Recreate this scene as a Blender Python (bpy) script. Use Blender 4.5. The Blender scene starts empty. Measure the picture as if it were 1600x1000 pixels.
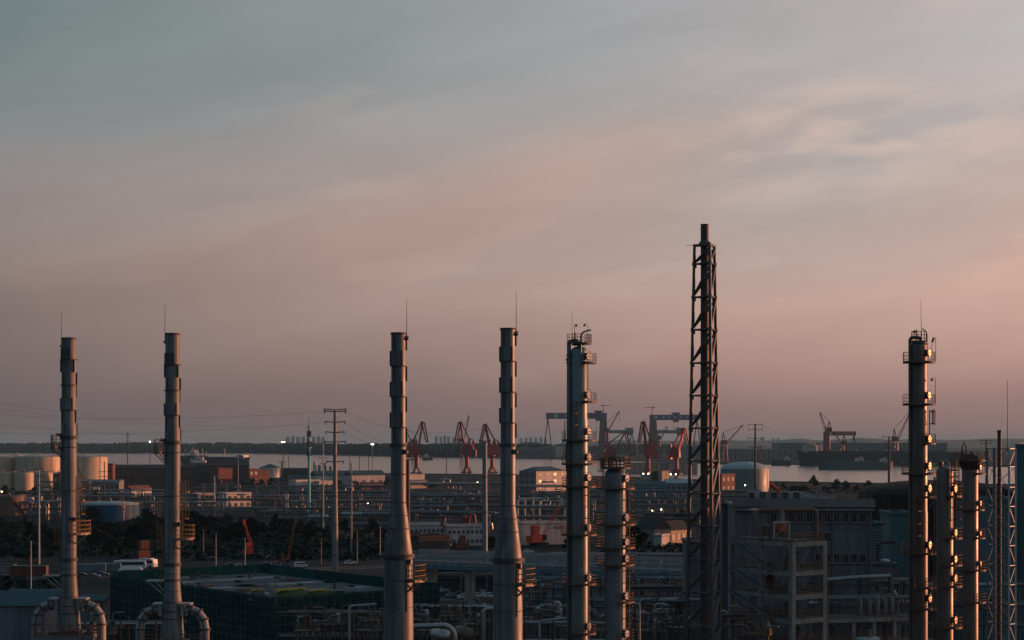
import bpy, math, random
from mathutils import Vector, Matrix

# ------------------------------------------------------------------ camera, sky, sun, exposure
SC = bpy.context.scene
COL = SC.collection
F, CX, HY, H = 2600.0, 800.0, 690.0, 45.0     # focal length in photo pixels, centre column, horizon row, eye height (m)
rad = math.radians

cam_d = bpy.data.cameras.new('camera'); cam = bpy.data.objects.new('camera', cam_d); COL.objects.link(cam)
cam.location = (0, 0, H); cam.rotation_euler = (rad(90), 0, 0)
cam_d.sensor_width = 36.0; cam_d.lens = 36.0 * F / 1600.0; cam_d.shift_y = (HY - 500.0) / 1600.0
cam_d.clip_start = 1.0; cam_d.clip_end = 60000.0
SC.camera = cam

SKY_AZ = rad(64)
SUN_AZ, SUN_EL = rad(69), rad(3.2)            # azimuth to the right of the view axis, elevation
SUN_DIR = Vector((math.sin(SUN_AZ) * math.cos(SUN_EL), math.cos(SUN_AZ) * math.cos(SUN_EL), math.sin(SUN_EL)))
sd = bpy.data.lights.new('sun', 'SUN'); so = bpy.data.objects.new('sun', sd); COL.objects.link(so)
sd.energy = 4.2; sd.angle = rad(0.6); sd.color = (1.0, 0.37, 0.18)
so.rotation_euler = SUN_DIR.to_track_quat('Z', 'Y').to_euler(); so.location = (300, 200, 200)

SC.view_settings.view_transform = 'Standard'; SC.view_settings.look = 'None'
SC.view_settings.exposure = 0.0; SC.view_settings.gamma = 1.0; SC.view_settings.use_curve_mapping = False
SC.cycles.use_denoising = True
SC.cycles.max_bounces = 6; SC.cycles.volume_bounces = 1; SC.cycles.sample_clamp_indirect = 4.0

def srgb(r, g, b):
    f = lambda c: (c / 255 / 12.92) if c / 255 <= 0.04045 else ((c / 255 + 0.055) / 1.055) ** 2.4
    return (f(r), f(g), f(b), 1.0)

class NT:                                      # tiny node-tree helper
    def __init__(s, tree): s.t = tree; s.t.nodes.clear()
    def n(s, typ, **kw):
        nd = s.t.nodes.new(typ)
        for k, v in kw.items():
            if k.startswith('i_'):
                key = k[2:]
                key = int(key) if key.isdigit() else key.replace('_', ' ')
                nd.inputs[key].default_value = v
            else: setattr(nd, k, v)
        return nd
    def l(s, a, b): s.t.links.new(a, b)
    def math(s, op, a, b=None, c=None, clamp=False):
        nd = s.t.nodes.new('ShaderNodeMath'); nd.operation = op; nd.use_clamp = clamp
        for i, v in enumerate((a, b, c)):
            if v is None: continue
            if hasattr(v, 'is_linked'): s.l(v, nd.inputs[i])
            else: nd.inputs[i].default_value = v
        return nd.outputs[0]
    def ramp(s, fac, stops, interp='LINEAR'):
        nd = s.t.nodes.new('ShaderNodeValToRGB'); nd.color_ramp.interpolation = interp
        e = nd.color_ramp.elements
        while len(e) < len(stops): e.new(0.5)
        for el, (p, c) in zip(e, stops):
            el.position = p; el.color = c if len(c) == 4 else (*c, 1)
        if fac is not None: s.l(fac, nd.inputs[0])
        return nd.outputs[0]
    def mix(s, fac, a, b, blend='MIX'):
        nd = s.t.nodes.new('ShaderNodeMix'); nd.data_type = 'RGBA'; nd.blend_type = blend
        for i, v in ((0, fac), (6, a), (7, b)):
            if hasattr(v, 'is_linked'): s.l(v, nd.inputs[i])
            else: nd.inputs[i].default_value = v
        return nd.outputs[2]


wd = bpy.data.worlds.new('World'); SC.world = wd; wd.use_nodes = True
w = NT(wd.node_tree)
tc = w.n('ShaderNodeTexCoord'); sep = w.n('ShaderNodeSeparateXYZ'); w.l(tc.outputs['Generated'], sep.inputs[0])
dx, dy, dz = sep.outputs
el = w.math('ARCSINE', w.math('MINIMUM', w.math('MAXIMUM', dz, -1.0), 1.0))
# stratus: noise bands stretched along a line that climbs to the right
def band_noise(tilt, scale, seed, nscale, detail, rough, dist):
    m1 = w.n('ShaderNodeMapping'); m1.inputs['Rotation'].default_value = (0, rad(tilt), 0); w.l(tc.outputs['Generated'], m1.inputs[0])
    m2 = w.n('ShaderNodeMapping'); m2.inputs['Scale'].default_value = scale; m2.inputs['Location'].default_value = seed; w.l(m1.outputs[0], m2.inputs[0])
    n_ = w.n('ShaderNodeTexNoise', i_Scale=nscale, i_Detail=detail, i_Roughness=rough, i_Distortion=dist); w.l(m2.outputs[0], n_.inputs['Vector'])
    return n_.outputs[0]
nb = band_noise(17, (1.3, 1.3, 6.0), (0.9, 2.0, 7.3), 1.5, 1.5, 0.4, 0.4)          # broad bands
nm = band_noise(12, (2.0, 2.0, 13.0), (1.3, 0.4, 0.2), 2.0, 3.5, 0.5, 0.5)            # soft streaks
nf = band_noise(6, (5.0, 5.0, 19.0), (2.1, 0.4, 3.2), 2.2, 3.0, 0.5, 0.15)            # wisps
up = w.math('MULTIPLY', w.math('MAXIMUM', el, 0.0), 1.0 / rad(90), clamp=True)         # 0 at the horizon, 1 overhead
calm = w.math('MULTIPLY', up, 15.0, clamp=True)                                        # the bands dissolve in the haze at the horizon
el2 = w.math('ADD', el, w.math('MULTIPLY', w.math('MULTIPLY', w.math('SUBTRACT', nb, 0.5), calm), rad(14)))
elf = w.math('MULTIPLY', w.math('MAXIMUM', el2, 0.0), 1.0 / rad(90), clamp=True)
hl = w.math('SQRT', w.math('ADD', w.math('MULTIPLY', dx, dx), w.math('MULTIPLY', dy, dy)))
hl = w.math('MAXIMUM', hl, 0.001)
ca = w.math('DIVIDE', w.math('ADD', w.math('MULTIPLY', dx, math.sin(SKY_AZ)), w.math('MULTIPLY', dy, math.cos(SKY_AZ))), hl)
az = w.math('ARCCOSINE', w.math('MINIMUM', w.math('MAXIMUM', ca, -1.0), 1.0))         # angle from the sun's bearing
warm = w.n('ShaderNodeMapRange', i_1=rad(84), i_2=rad(44)); w.l(az, warm.inputs[0]); warm = warm.outputs[0]
warm = w.math('ADD', warm, w.math('MULTIPLY', w.math('MULTIPLY', w.math('SUBTRACT', nb, 0.5), calm), -0.5), clamp=True)
back = w.n('ShaderNodeMapRange', i_1=rad(80), i_2=rad(150)); w.l(az, back.inputs[0]); back = back.outputs[0]
D = 90.0
cool_ramp = w.ramp(elf, [(0, srgb(104, 94, 97)), (1.6 / D, srgb(110, 99, 101)), (3.5 / D, srgb(124, 111, 110)), (6.2 / D, srgb(148, 132, 128)),
                         (8.8 / D, srgb(148, 141, 140)), (11.0 / D, srgb(133, 140, 143)), (14.5 / D, srgb(117, 133, 134)), (35.0 / D, srgb(94, 118, 134)), (1, srgb(86, 112, 134))])
warm_ramp = w.ramp(elf, [(0, srgb(154, 120, 117)), (1.6 / D, srgb(168, 133, 127)), (3.5 / D, srgb(202, 161, 149)), (6.2 / D, srgb(222, 183, 168)),
                         (8.8 / D, srgb(206, 182, 173)), (11.0 / D, srgb(196, 184, 181)), (14.5 / D, srgb(204, 197, 199)), (35.0 / D, srgb(112, 124, 138)), (1, srgb(86, 112, 134))])
back_ramp = w.ramp(elf, [(0, srgb(72, 90, 106)), (8.0 / D, srgb(82, 106, 126)), (35.0 / D, srgb(88, 116, 138)), (1, srgb(86, 112, 134))])
deck = w.mix(warm, cool_ramp, warm_ramp)
deck = w.mix(back, deck, back_ramp)
lift = w.n('ShaderNodeMapRange', i_1=0.3, i_2=0.7, i_3=0.925, i_4=1.075); w.l(nm, lift.inputs[0])
lift_f = w.math('ADD', 1.0, w.math('MULTIPLY', w.math('SUBTRACT', lift.outputs[0], 1.0), calm))
cmb = w.n('ShaderNodeCombineColor')
for i in range(3): w.l(lift_f, cmb.inputs[i])
deck = w.mix(1.0, deck, cmb.outputs[0], 'MULTIPLY')
mott = w.n('ShaderNodeMapRange', i_1=0.3, i_2=0.7, i_3=0.98, i_4=1.02); w.l(nf, mott.inputs[0])
mott_f = w.math('ADD', 1.0, w.math('MULTIPLY', w.math('SUBTRACT', mott.outputs[0], 1.0), calm))
cmb2 = w.n('ShaderNodeCombineColor')
for i in range(3): w.l(mott_f, cmb2.inputs[i])
deck = w.mix(1.0, deck, cmb2.outputs[0], 'MULTIPLY')
# a torn patch in the deck to the right where the lit upper cloud shows pinkish white
gx, gz = (1285 - CX) / F, (HY - 232) / F
px_ = w.math('DIVIDE', w.math('SUBTRACT', dx, gx), 0.085); pz_ = w.math('DIVIDE', w.math('SUBTRACT', w.math('SUBTRACT', dz, gz), w.math('MULTIPLY', w.math('SUBTRACT', dx, gx), 0.02)), 0.028)
patch = w.math('EXPONENT', w.math('MULTIPLY', w.math('ADD', w.math('MULTIPLY', px_, px_), w.math('MULTIPLY', pz_, pz_)), -1.0))
patch = w.math('MULTIPLY', patch, w.math('GREATER_THAN', dy, 0.0))
thin = w.n('ShaderNodeMapRange', i_1=0.38, i_2=0.60, i_3=0.0, i_4=0.95); w.l(nf, thin.inputs[0])
deck = w.mix(w.math('MULTIPLY', thin.outputs[0], patch), deck, srgb(232, 202, 186))
thin2 = w.n('ShaderNodeMapRange', i_1=0.56, i_2=0.75, i_3=0.0, i_4=0.30); w.l(nf, thin2.inputs[0])
deck = w.mix(w.math('MULTIPLY', w.math('MULTIPLY', thin2.outputs[0], warm), calm), deck, srgb(222, 190, 176))
sky = w.n('ShaderNodeTexSky', sky_type='NISHITA', sun_disc=False); sky.sun_elevation = SUN_EL; sky.sun_rotation = SUN_AZ
sky.air_density = 1.0; sky.dust_density = 3.0
skys = w.n('ShaderNodeMix', data_type='RGBA', blend_type='MULTIPLY'); skys.inputs[0].default_value = 1.0
w.l(sky.outputs[0], skys.inputs[6]); skys.inputs[7].default_value = (0.055, 0.055, 0.055, 1)
final = w.mix(0.90, skys.outputs[2], deck)                 # an almost closed cloud deck over the clear sky
bg = w.n('ShaderNodeBackground', i_Strength=1.0); w.l(final, bg.inputs[0])
wo = w.n('ShaderNodeOutputWorld'); w.l(bg.outputs[0], wo.inputs[0])

# ------------------------------------------------------------------ helpers
RNG = random.Random(11)
def W(x, y, d):                                # a point of the place that lies at photo pixel (x, y), d metres ahead
    return Vector(((x - CX) * d / F, d, H - (y - HY) * d / F))
def GD(y): return F * H / (y - HY)             # distance of flat ground seen at row y
def G(x, y):                                   # ground point
    d = GD(y); return Vector(((x - CX) * d / F, d, 0.0))
def fdir(a):                                   # horizontal direction; a = degrees from 'towards the camera', positive to the right
    return Vector((math.sin(rad(a)), -math.cos(rad(a)), 0))

class MB:
    """collects boxes, bars, tubes and lathes; build() links them as one mesh object"""
    def __init__(s): s.v = []; s.f = []; s.sm = []
    def add(s, vs, fs, smooth=False):
        o = len(s.v); s.v.extend([tuple(v) for v in vs])
        for f in fs: s.f.append([i + o for i in f]); s.sm.append(smooth)
        return s
    def box(s, c, size, rz=0.0, M=None):
        hx, hy, hz = size[0] / 2, size[1] / 2, size[2] / 2
        m = M if M is not None else Matrix.Rotation(rz, 3, 'Z')
        c = Vector(c)
        vs = [c + m @ Vector((x, y, z)) for z in (-hz, hz) for x, y in ((-hx, -hy), (hx, -hy), (hx, hy), (-hx, hy))]
        return s.add(vs, [(3, 2, 1, 0), (4, 5, 6, 7), (0, 1, 5, 4), (1, 2, 6, 5), (2, 3, 7, 6), (3, 0, 4, 7)])
    def bar(s, a, b, w_, h_=None):
        a = Vector(a); b = Vector(b); d = b - a; L = d.length
        if L < 1e-6: return s
        q = d.to_track_quat('X', 'Z').to_matrix()
        return s.box((a + b) / 2, (L, w_, h_ or w_), M=q)
    def cyl(s, a, b, r0, r1=None, n=8, cap=True):
        r1 = r0 if r1 is None else r1
        a = Vector(a); b = Vector(b); d = (b - a)
        q = d.to_track_quat('Z', 'X').to_matrix()
        vs = []
        for c, r in ((a, r0), (b, r1)):
            for i in range(n):
                t = 2 * math.pi * i / n; vs.append(c + q @ Vector((r * math.cos(t), r * math.sin(t), 0)))
        s.add(vs, [(i, (i + 1) % n, n + (i + 1) % n, n + i) for i in range(n)], True)
        if cap:
            o = len(s.v) - 2 * n
            s.f.append([o + i for i in range(n)][::-1]); s.sm.append(False)
            s.f.append([o + n + i for i in range(n)]); s.sm.append(False)
        return s
    def tube(s, pts, r, n=8, cap=True):
        pts = [Vector(p) for p in pts]; m = len(pts); vs = []
        up = None
        for i, p in enumerate(pts):
            t = (pts[min(i + 1, m - 1)] - pts[max(i - 1, 0)]).normalized()
            if up is None:
                up = Vector((0, 0, 1)) if abs(t.z) < 0.9 else Vector((0, 1, 0))
            u = (up - t * up.dot(t)).normalized(); up = u; v = t.cross(u)
            rr = r[i] if isinstance(r, (list, tuple)) else r
            for k in range(n):
                g = 2 * math.pi * k / n; vs.append(p + u * rr * math.cos(g) + v * rr * math.sin(g))
        fs = [(i * n + k, i * n + (k + 1) % n, (i + 1) * n + (k + 1) % n, (i + 1) * n + k) for i in range(m - 1) for k in range(n)]
        o = len(s.v); s.add(vs, fs, True)
        if cap:
            s.f.append([o + k for k in range(n)][::-1]); s.sm.append(False)
            s.f.append([o + (m - 1) * n + k for k in range(n)]); s.sm.append(False)
        return s
    def lathe(s, prof, n=32, c=(0, 0, 0), sx=1.0):
        c = Vector(c); vs = []
        for r, z in prof:
            for k in range(n):
                g = 2 * math.pi * k / n; vs.append(c + Vector((r * math.cos(g) * sx, r * math.sin(g), z)))
        m = len(prof)
        fs = [(i * n + k, i * n + (k + 1) % n, (i + 1) * n + (k + 1) % n, (i + 1) * n + k) for i in range(m - 1) for k in range(n)]
        return s.add(vs, fs, True)
    def disc(s, c, r, z, n=32):
        return s.add([Vector(c) + Vector((r * math.cos(2 * math.pi * k / n), r * math.sin(2 * math.pi * k / n), z)) for k in range(n)], [list(range(n))])
    def sector(s, r0, r1, z0, z1, a0, a1, n=16, c=(0, 0, 0)):
        c = Vector(c); vs = []
        for i in range(n + 1):
            d = fdir(a0 + (a1 - a0) * i / n)
            for r, z in ((r0, z0), (r1, z0), (r1, z1), (r0, z1)): vs.append(c + d * r + Vector((0, 0, z)))
        fs = []
        for i in range(n):
            for k in range(4): fs.append((i * 4 + k, i * 4 + (k + 1) % 4, (i + 1) * 4 + (k + 1) % 4, (i + 1) * 4 + k))
        if abs(a1 - a0) < 359: fs += [(3, 2, 1, 0), (n * 4, n * 4 + 1, n * 4 + 2, n * 4 + 3)]
        return s.add(vs, fs)
    def prism(s, poly, z0, z1):                # polygon in x, y extruded in z
        n = len(poly)
        vs = [(x, y, z0) for x, y in poly] + [(x, y, z1) for x, y in poly]
        return s.add(vs, [tuple(range(n))[::-1], tuple(range(n, 2 * n))] + [(i, (i + 1) % n, n + (i + 1) % n, n + i) for i in range(n)])
    def prism_xz(s, poly, y0, y1):             # polygon in x, z extruded in y
        n = len(poly)
        vs = [(x, y0, z) for x, z in poly] + [(x, y1, z) for x, z in poly]
        return s.add(vs, [tuple(range(n)), tuple(range(n, 2 * n))[::-1]] + [(i, n + i, n + (i + 1) % n, (i + 1) % n) for i in range(n)])
    def mesh(s, name, mat):
        me = bpy.data.meshes.new(name); me.from_pydata(s.v, [], s.f); me.validate(clean_customdata=False)
        if len(me.polygons) == len(s.sm): me.polygons.foreach_set('use_smooth', s.sm)
        if any(s.sm): me.set_sharp_from_angle(angle=rad(40))
        me.materials.append(MATS[mat] if isinstance(mat, str) else mat)
        me.update(); return me
    def build(s, name, mat, parent=None, loc=(0, 0, 0), rz=0.0):
        o = bpy.data.objects.new(name, s.mesh(name, mat)); COL.objects.link(o)
        o.parent = parent; o.location = loc; o.rotation_euler = (0, 0, rz)
        return o

def tag(o, label=None, cat=None, group=None, kind=None):
    if label: o['label'] = label
    if cat: o['category'] = cat
    if group: o['group'] = group
    if kind: o['kind'] = kind
    return o
def thing(name, label, cat, loc=(0, 0, 0), rz=0.0, group=None):
    o = bpy.data.objects.new(name, None); COL.objects.link(o); o.location = loc; o.rotation_euler = (0, 0, rz)
    o.empty_display_size = 0.5
    return tag(o, label, cat, group)
def inst(src, parent, loc=None, rz=None):      # another object with the same mesh
    o = src.copy(); COL.objects.link(o); o.parent = parent
    if loc is not None: o.location = loc
    if rz is not None: o.rotation_euler = (0, 0, rz)
    return o
def copy_tree(o, parent=None):
    c = o.copy(); COL.objects.link(c); c.parent = parent
    for ch in list(o.children): copy_tree(ch, c)
    return c
ORD = ['first', 'second', 'third', 'fourth', 'fifth', 'sixth', 'seventh', 'eighth', 'ninth', 'tenth', 'eleventh', 'twelfth', 'thirteenth',
       'fourteenth', 'fifteenth', 'sixteenth', 'seventeenth', 'eighteenth', 'nineteenth', 'twentieth']
ORD += ['twenty-' + q for q in ORD[:9]] + ['thirtieth'] + ['thirty-' + q for q in ORD[:9]] + ['fortieth'] + ['forty-' + q for q in ORD[:9]]

# ------------------------------------------------------------------ materials (base colours of the things themselves)
MATS = {}
def mat(name, col, rough=0.6, metal=0.0, var=0.25, scale=0.6, streak=0.0, rust=0.0, bump=0.0, spec=0.5, rustcol=(0.16, 0.07, 0.035)):
    m = bpy.data.materials.new(name); m.use_nodes = True; t = NT(m.node_tree)
    out = t.n('ShaderNodeOutputMaterial'); p = t.n('ShaderNodeBsdfPrincipled'); t.l(p.outputs[0], out.inputs[0])
    geo = t.n('ShaderNodeNewGeometry'); pos = geo.outputs['Position']
    n = t.n('ShaderNodeTexNoise', i_Scale=scale, i_Detail=6.0, i_Roughness=0.6); t.l(pos, n.inputs['Vector'])
    c4 = (*col, 1)
    lo = tuple(max(c * (1 - var), 0) for c in col) + (1,); hi = tuple(min(c * (1 + var), 1) for c in col) + (1,)
    c = t.ramp(n.outputs[0], [(0.3, lo), (0.7, hi)])
    if streak:
        mp_ = t.n('ShaderNodeMapping'); mp_.inputs['Scale'].default_value = (1.6, 1.6, 0.06); t.l(pos, mp_.inputs[0])
        n_ = t.n('ShaderNodeTexNoise', i_Scale=scale * 3, i_Detail=5.0, i_Roughness=0.65); t.l(mp_.outputs[0], n_.inputs['Vector'])
        f = t.ramp(n_.outputs[0], [(0.42, (1 - streak,) * 3), (0.66, (1, 1, 1))])
        c = t.mix(1.0, c, f, 'MULTIPLY')
    if rust:
        n3 = t.n('ShaderNodeTexNoise', i_Scale=scale * 2.2, i_Detail=8.0, i_Roughness=0.7); t.l(pos, n3.inputs['Vector'])
        fr = t.ramp(n3.outputs[0], [(0.62 - 0.2 * rust, (0, 0, 0)), (0.76 - 0.2 * rust, (1, 1, 1))])
        c = t.mix(fr, c, (*rustcol, 1))
    t.l(c, p.inputs['Base Color'])
    rr = t.n('ShaderNodeMapRange', i_1=0.3, i_2=0.7, i_3=max(rough - 0.08, 0.02), i_4=min(rough + 0.1, 1.0)); t.l(n.outputs[0], rr.inputs[0])
    t.l(rr.outputs[0], p.inputs['Roughness'])
    p.inputs['Metallic'].default_value = metal; p.inputs['Specular IOR Level'].default_value = spec
    if bump:
        b = t.n('ShaderNodeBump', i_Strength=bump, i_Distance=0.1); t.l(n.outputs[0], b.inputs['Height']); t.l(b.outputs[0], p.inputs['Normal'])
    MATS[name] = m
    return m
def emat(name, col, strength):
    m = bpy.data.materials.new(name); m.use_nodes = True; t = NT(m.node_tree)
    out = t.n('ShaderNodeOutputMaterial'); e = t.n('ShaderNodeEmission', i_Color=(*col, 1), i_Strength=strength); t.l(e.outputs[0], out.inputs[0])
    MATS[name] = m

mat('stack_paint', (0.225, 0.237, 0.247), 0.55, 0.0, 0.25, 0.45, streak=0.55, rust=0.10)
mat('stack_clad', (0.195, 0.207, 0.216), 0.52, 0.4, 0.22, 0.4, streak=0.48, rust=0.06)
mat('duct_paint', (0.40, 0.385, 0.37), 0.55, 0, 0.2, 0.6, streak=0.4, rust=0.08)
mat('stack_dark', (0.06, 0.065, 0.07), 0.7, 0, 0.3, 1.0)
mat('clad_green', (0.21, 0.26, 0.265), 0.42, 0.35, 0.15, 0.5, streak=0.3)
mat('clad_dark', (0.16, 0.135, 0.12), 0.42, 0.6, 0.15, 0.5, streak=0.35, rust=0.05)
mat('clad_blue', (0.16, 0.19, 0.215), 0.42, 0.3, 0.15, 0.5, streak=0.25)
mat('dark_steel', (0.05, 0.052, 0.055), 0.6, 0.2, 0.3, 1.0)
mat('steel', (0.17, 0.18, 0.185), 0.55, 0.3, 0.25, 1.0, rust=0.1)
mat('galv', (0.32, 0.33, 0.33), 0.5, 0.5, 0.2, 1.0)
mat('pale_steel', (0.42, 0.42, 0.41), 0.5, 0.3, 0.15, 1.0)
mat('rail_yellow', (0.30, 0.16, 0.05), 0.6, 0, 0.25, 2.0, rust=0.15)
mat('rail_rust', (0.17, 0.085, 0.045), 0.7, 0, 0.3, 2.0)
mat('cover_steel', (0.70, 0.52, 0.38), 0.42, 0.8, 0.2, 3.0)
mat('cover_dull', (0.48, 0.46, 0.44), 0.6, 0.1, 0.2, 3.0)
mat('riser_rust', (0.07, 0.06, 0.055), 0.6, 0.2, 0.3, 0.5, streak=0.3)
mat('flare_steel', (0.085, 0.088, 0.09), 0.5, 0.4, 0.25, 0.8, rust=0.25)
mat('concrete', (0.36, 0.35, 0.33), 0.85, 0, 0.25, 0.5, streak=0.45, bump=0.1, rust=0.06)
mat('concrete_dark', (0.12, 0.115, 0.105), 0.9, 0, 0.25, 0.4, streak=0.3)
mat('asphalt', (0.05, 0.05, 0.052), 0.9, 0, 0.25, 0.15, spec=0.12)
mat('kerb', (0.28, 0.27, 0.25), 0.9, 0, 0.2, 0.3)
mat('crane_red', (0.29, 0.034, 0.030), 0.5, 0, 0.25, 0.1, rust=0.1)
mat('crane_orange', (0.72, 0.065, 0.035), 0.5, 0, 0.2, 0.2)
mat('gantry_blue', (0.12, 0.13, 0.17), 0.55, 0, 0.15, 0.05)
mat('gantry_leg', (0.17, 0.08, 0.08), 0.55, 0, 0.15, 0.05)
mat('gantry_red', (0.30, 0.05, 0.04), 0.55, 0, 0.15, 0.05)
mat('letter_white', (0.6, 0.6, 0.58), 0.6, 0, 0.1, 0.5)
mat('tank_cream', (0.70, 0.56, 0.39), 0.55, 0, 0.12, 0.08, streak=0.3, rust=0.03)
mat('tank_roof', (0.55, 0.46, 0.38), 0.6, 0, 0.15, 0.1)
mat('tank_rust', (0.17, 0.10, 0.075), 0.6, 0, 0.2, 0.15, streak=0.3)
mat('tank_blue', (0.018, 0.10, 0.18), 0.6, 0, 0.15, 0.2, streak=0.2, spec=0.2)
mat('tank_teal', (0.16, 0.25, 0.25), 0.5, 0, 0.12, 0.1, streak=0.2)
mat('tank_teal_roof', (0.30, 0.40, 0.40), 0.6, 0, 0.12, 0.1)
mat('tank_brown', (0.075, 0.045, 0.035), 0.75, 0, 0.2, 0.15, streak=0.3, spec=0.12)
mat('tank_white', (0.60, 0.57, 0.53), 0.5, 0, 0.1, 0.2, streak=0.2)
mat('pole_grey', (0.22, 0.22, 0.22), 0.6, 0.2, 0.15, 0.3)
mat('pole_teal', (0.08, 0.44, 0.46), 0.5, 0, 0.15, 0.3)
mat('pole_white', (0.42, 0.40, 0.38), 0.6, 0, 0.15, 0.3)
mat('pole_dark', (0.05, 0.052, 0.055), 0.7, 0, 0.2, 0.3)
mat('wire', (0.03, 0.03, 0.03), 0.6, 0, 0, 1.0)
mat('wall_white', (0.62, 0.58, 0.54), 0.75, 0, 0.1, 0.1, streak=0.3)
mat('wall_cream', (0.55, 0.42, 0.30), 0.8, 0, 0.12, 0.1, streak=0.3)
mat('wall_grey', (0.22, 0.23, 0.24), 0.75, 0, 0.12, 0.1, streak=0.3)
mat('wall_clad', (0.16, 0.178, 0.205), 0.6, 0, 0.18, 0.2, streak=0.45, rust=0.04)
mat('wall_blue', (0.13, 0.20, 0.24), 0.6, 0, 0.12, 0.1, streak=0.2)
mat('wall_teal', (0.055, 0.15, 0.165), 0.55, 0, 0.10, 0.1, streak=0.2)
mat('wall_brown', (0.085, 0.06, 0.05), 0.8, 0, 0.2, 0.1, streak=0.3)
mat('wall_rust', (0.19, 0.06, 0.042), 0.75, 0, 0.2, 0.15, streak=0.3)
mat('roof_dark', (0.055, 0.055, 0.055), 0.85, 0, 0.25, 0.1, spec=0.12)
mat('roof_blue', (0.04, 0.095, 0.11), 0.6, 0, 0.2, 0.1, spec=0.12)
mat('roof_grey', (0.2, 0.2, 0.195), 0.8, 0, 0.2, 0.1, spec=0.12)
mat('glass_dark', (0.02, 0.024, 0.03), 0.15, 0, 0.2, 0.5)
mat('pane_dark', (0.045, 0.055, 0.07), 0.3, 0, 0.2, 0.5)
mat('pipe_silver', (0.34, 0.33, 0.315), 0.34, 0.75, 0.15, 0.3)
mat('pipe_dull', (0.13, 0.135, 0.14), 0.5, 0.4, 0.25, 0.3, rust=0.1)
mat('pipe_brown', (0.14, 0.10, 0.075), 0.55, 0.2, 0.25, 0.3, rust=0.2)
mat('net_green', (0.014, 0.058, 0.052), 0.85, 0, 0.4, 0.25, spec=0.12)
mat('net_dark', (0.016, 0.040, 0.043), 0.9, 0, 0.45, 0.25, spec=0.12)
mat('net_light', (0.02, 0.078, 0.066), 0.85, 0, 0.35, 0.25, spec=0.12)
mat('slab', (0.10, 0.112, 0.116), 0.85, 0, 0.3, 0.2, spec=0.12)
mat('tarp_yellow', (0.45, 0.30, 0.03), 0.7, 0, 0.25, 0.6)
mat('tarp_green', (0.06, 0.10, 0.025), 0.85, 0, 0.35, 0.5)
mat('hull_dark', (0.03, 0.045, 0.055), 0.6, 0, 0.2, 0.03)
mat('hull_teal', (0.05, 0.11, 0.115), 0.6, 0, 0.15, 0.03)
mat('hull_red', (0.28, 0.07, 0.05), 0.6, 0, 0.15, 0.03)
mat('ship_white', (0.62, 0.56, 0.48), 0.55, 0, 0.1, 0.1)
mat('bark', (0.06, 0.045, 0.035), 0.9, 0, 0.2, 0.5)
mat('leaf_a', (0.015, 0.034, 0.024), 0.9, 0, 0.45, 0.3, spec=0.1)
mat('leaf_b', (0.012, 0.028, 0.023), 0.9, 0, 0.45, 0.3, spec=0.1)
mat('leaf_c', (0.022, 0.038, 0.022), 0.9, 0, 0.45, 0.3, spec=0.1)
mat('far_wood', (0.014, 0.034, 0.034), 0.95, 0, 0.35, 0.01, spec=0.05)
mat('hill', (0.05, 0.055, 0.055), 0.9, 0, 0.2, 0.002)
mat('tower_far', (0.34, 0.33, 0.33), 0.8, 0, 0.1, 0.01)
mat('car_white', (0.62, 0.63, 0.64), 0.3, 0, 0.05, 1.0)
mat('car_grey', (0.16, 0.17, 0.18), 0.3, 0.3, 0.05, 1.0)
mat('car_dark', (0.03, 0.033, 0.04), 0.3, 0.2, 0.05, 1.0)
mat('car_blue', (0.03, 0.10, 0.22), 0.3, 0.1, 0.05, 1.0)
mat('tyre', (0.02, 0.02, 0.02), 0.9, 0, 0.1, 1.0)
mat('sock', (0.75, 0.13, 0.05), 0.75, 0, 0.08, 1.0)
mat('sock_white', (0.7, 0.5, 0.42), 0.75, 0, 0.08, 1.0)
mat('grass_dark', (0.04, 0.045, 0.028), 0.95, 0, 0.4, 0.05, spec=0.12)
mat('green_paint', (0.05, 0.16, 0.08), 0.6, 0, 0.2, 0.3)
mat('copper', (0.42, 0.15, 0.06), 0.4, 0.6, 0.2, 0.8)
mat('pink', (0.62, 0.22, 0.22), 0.6, 0, 0.2, 0.5)
emat('lamp_glow', (1.0, 0.72, 0.42), 14.0)
emat('lamp_cool', (1.0, 0.86, 0.74), 7.0)
emat('window_glow', (1.0, 0.50, 0.22), 1.6)

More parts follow.
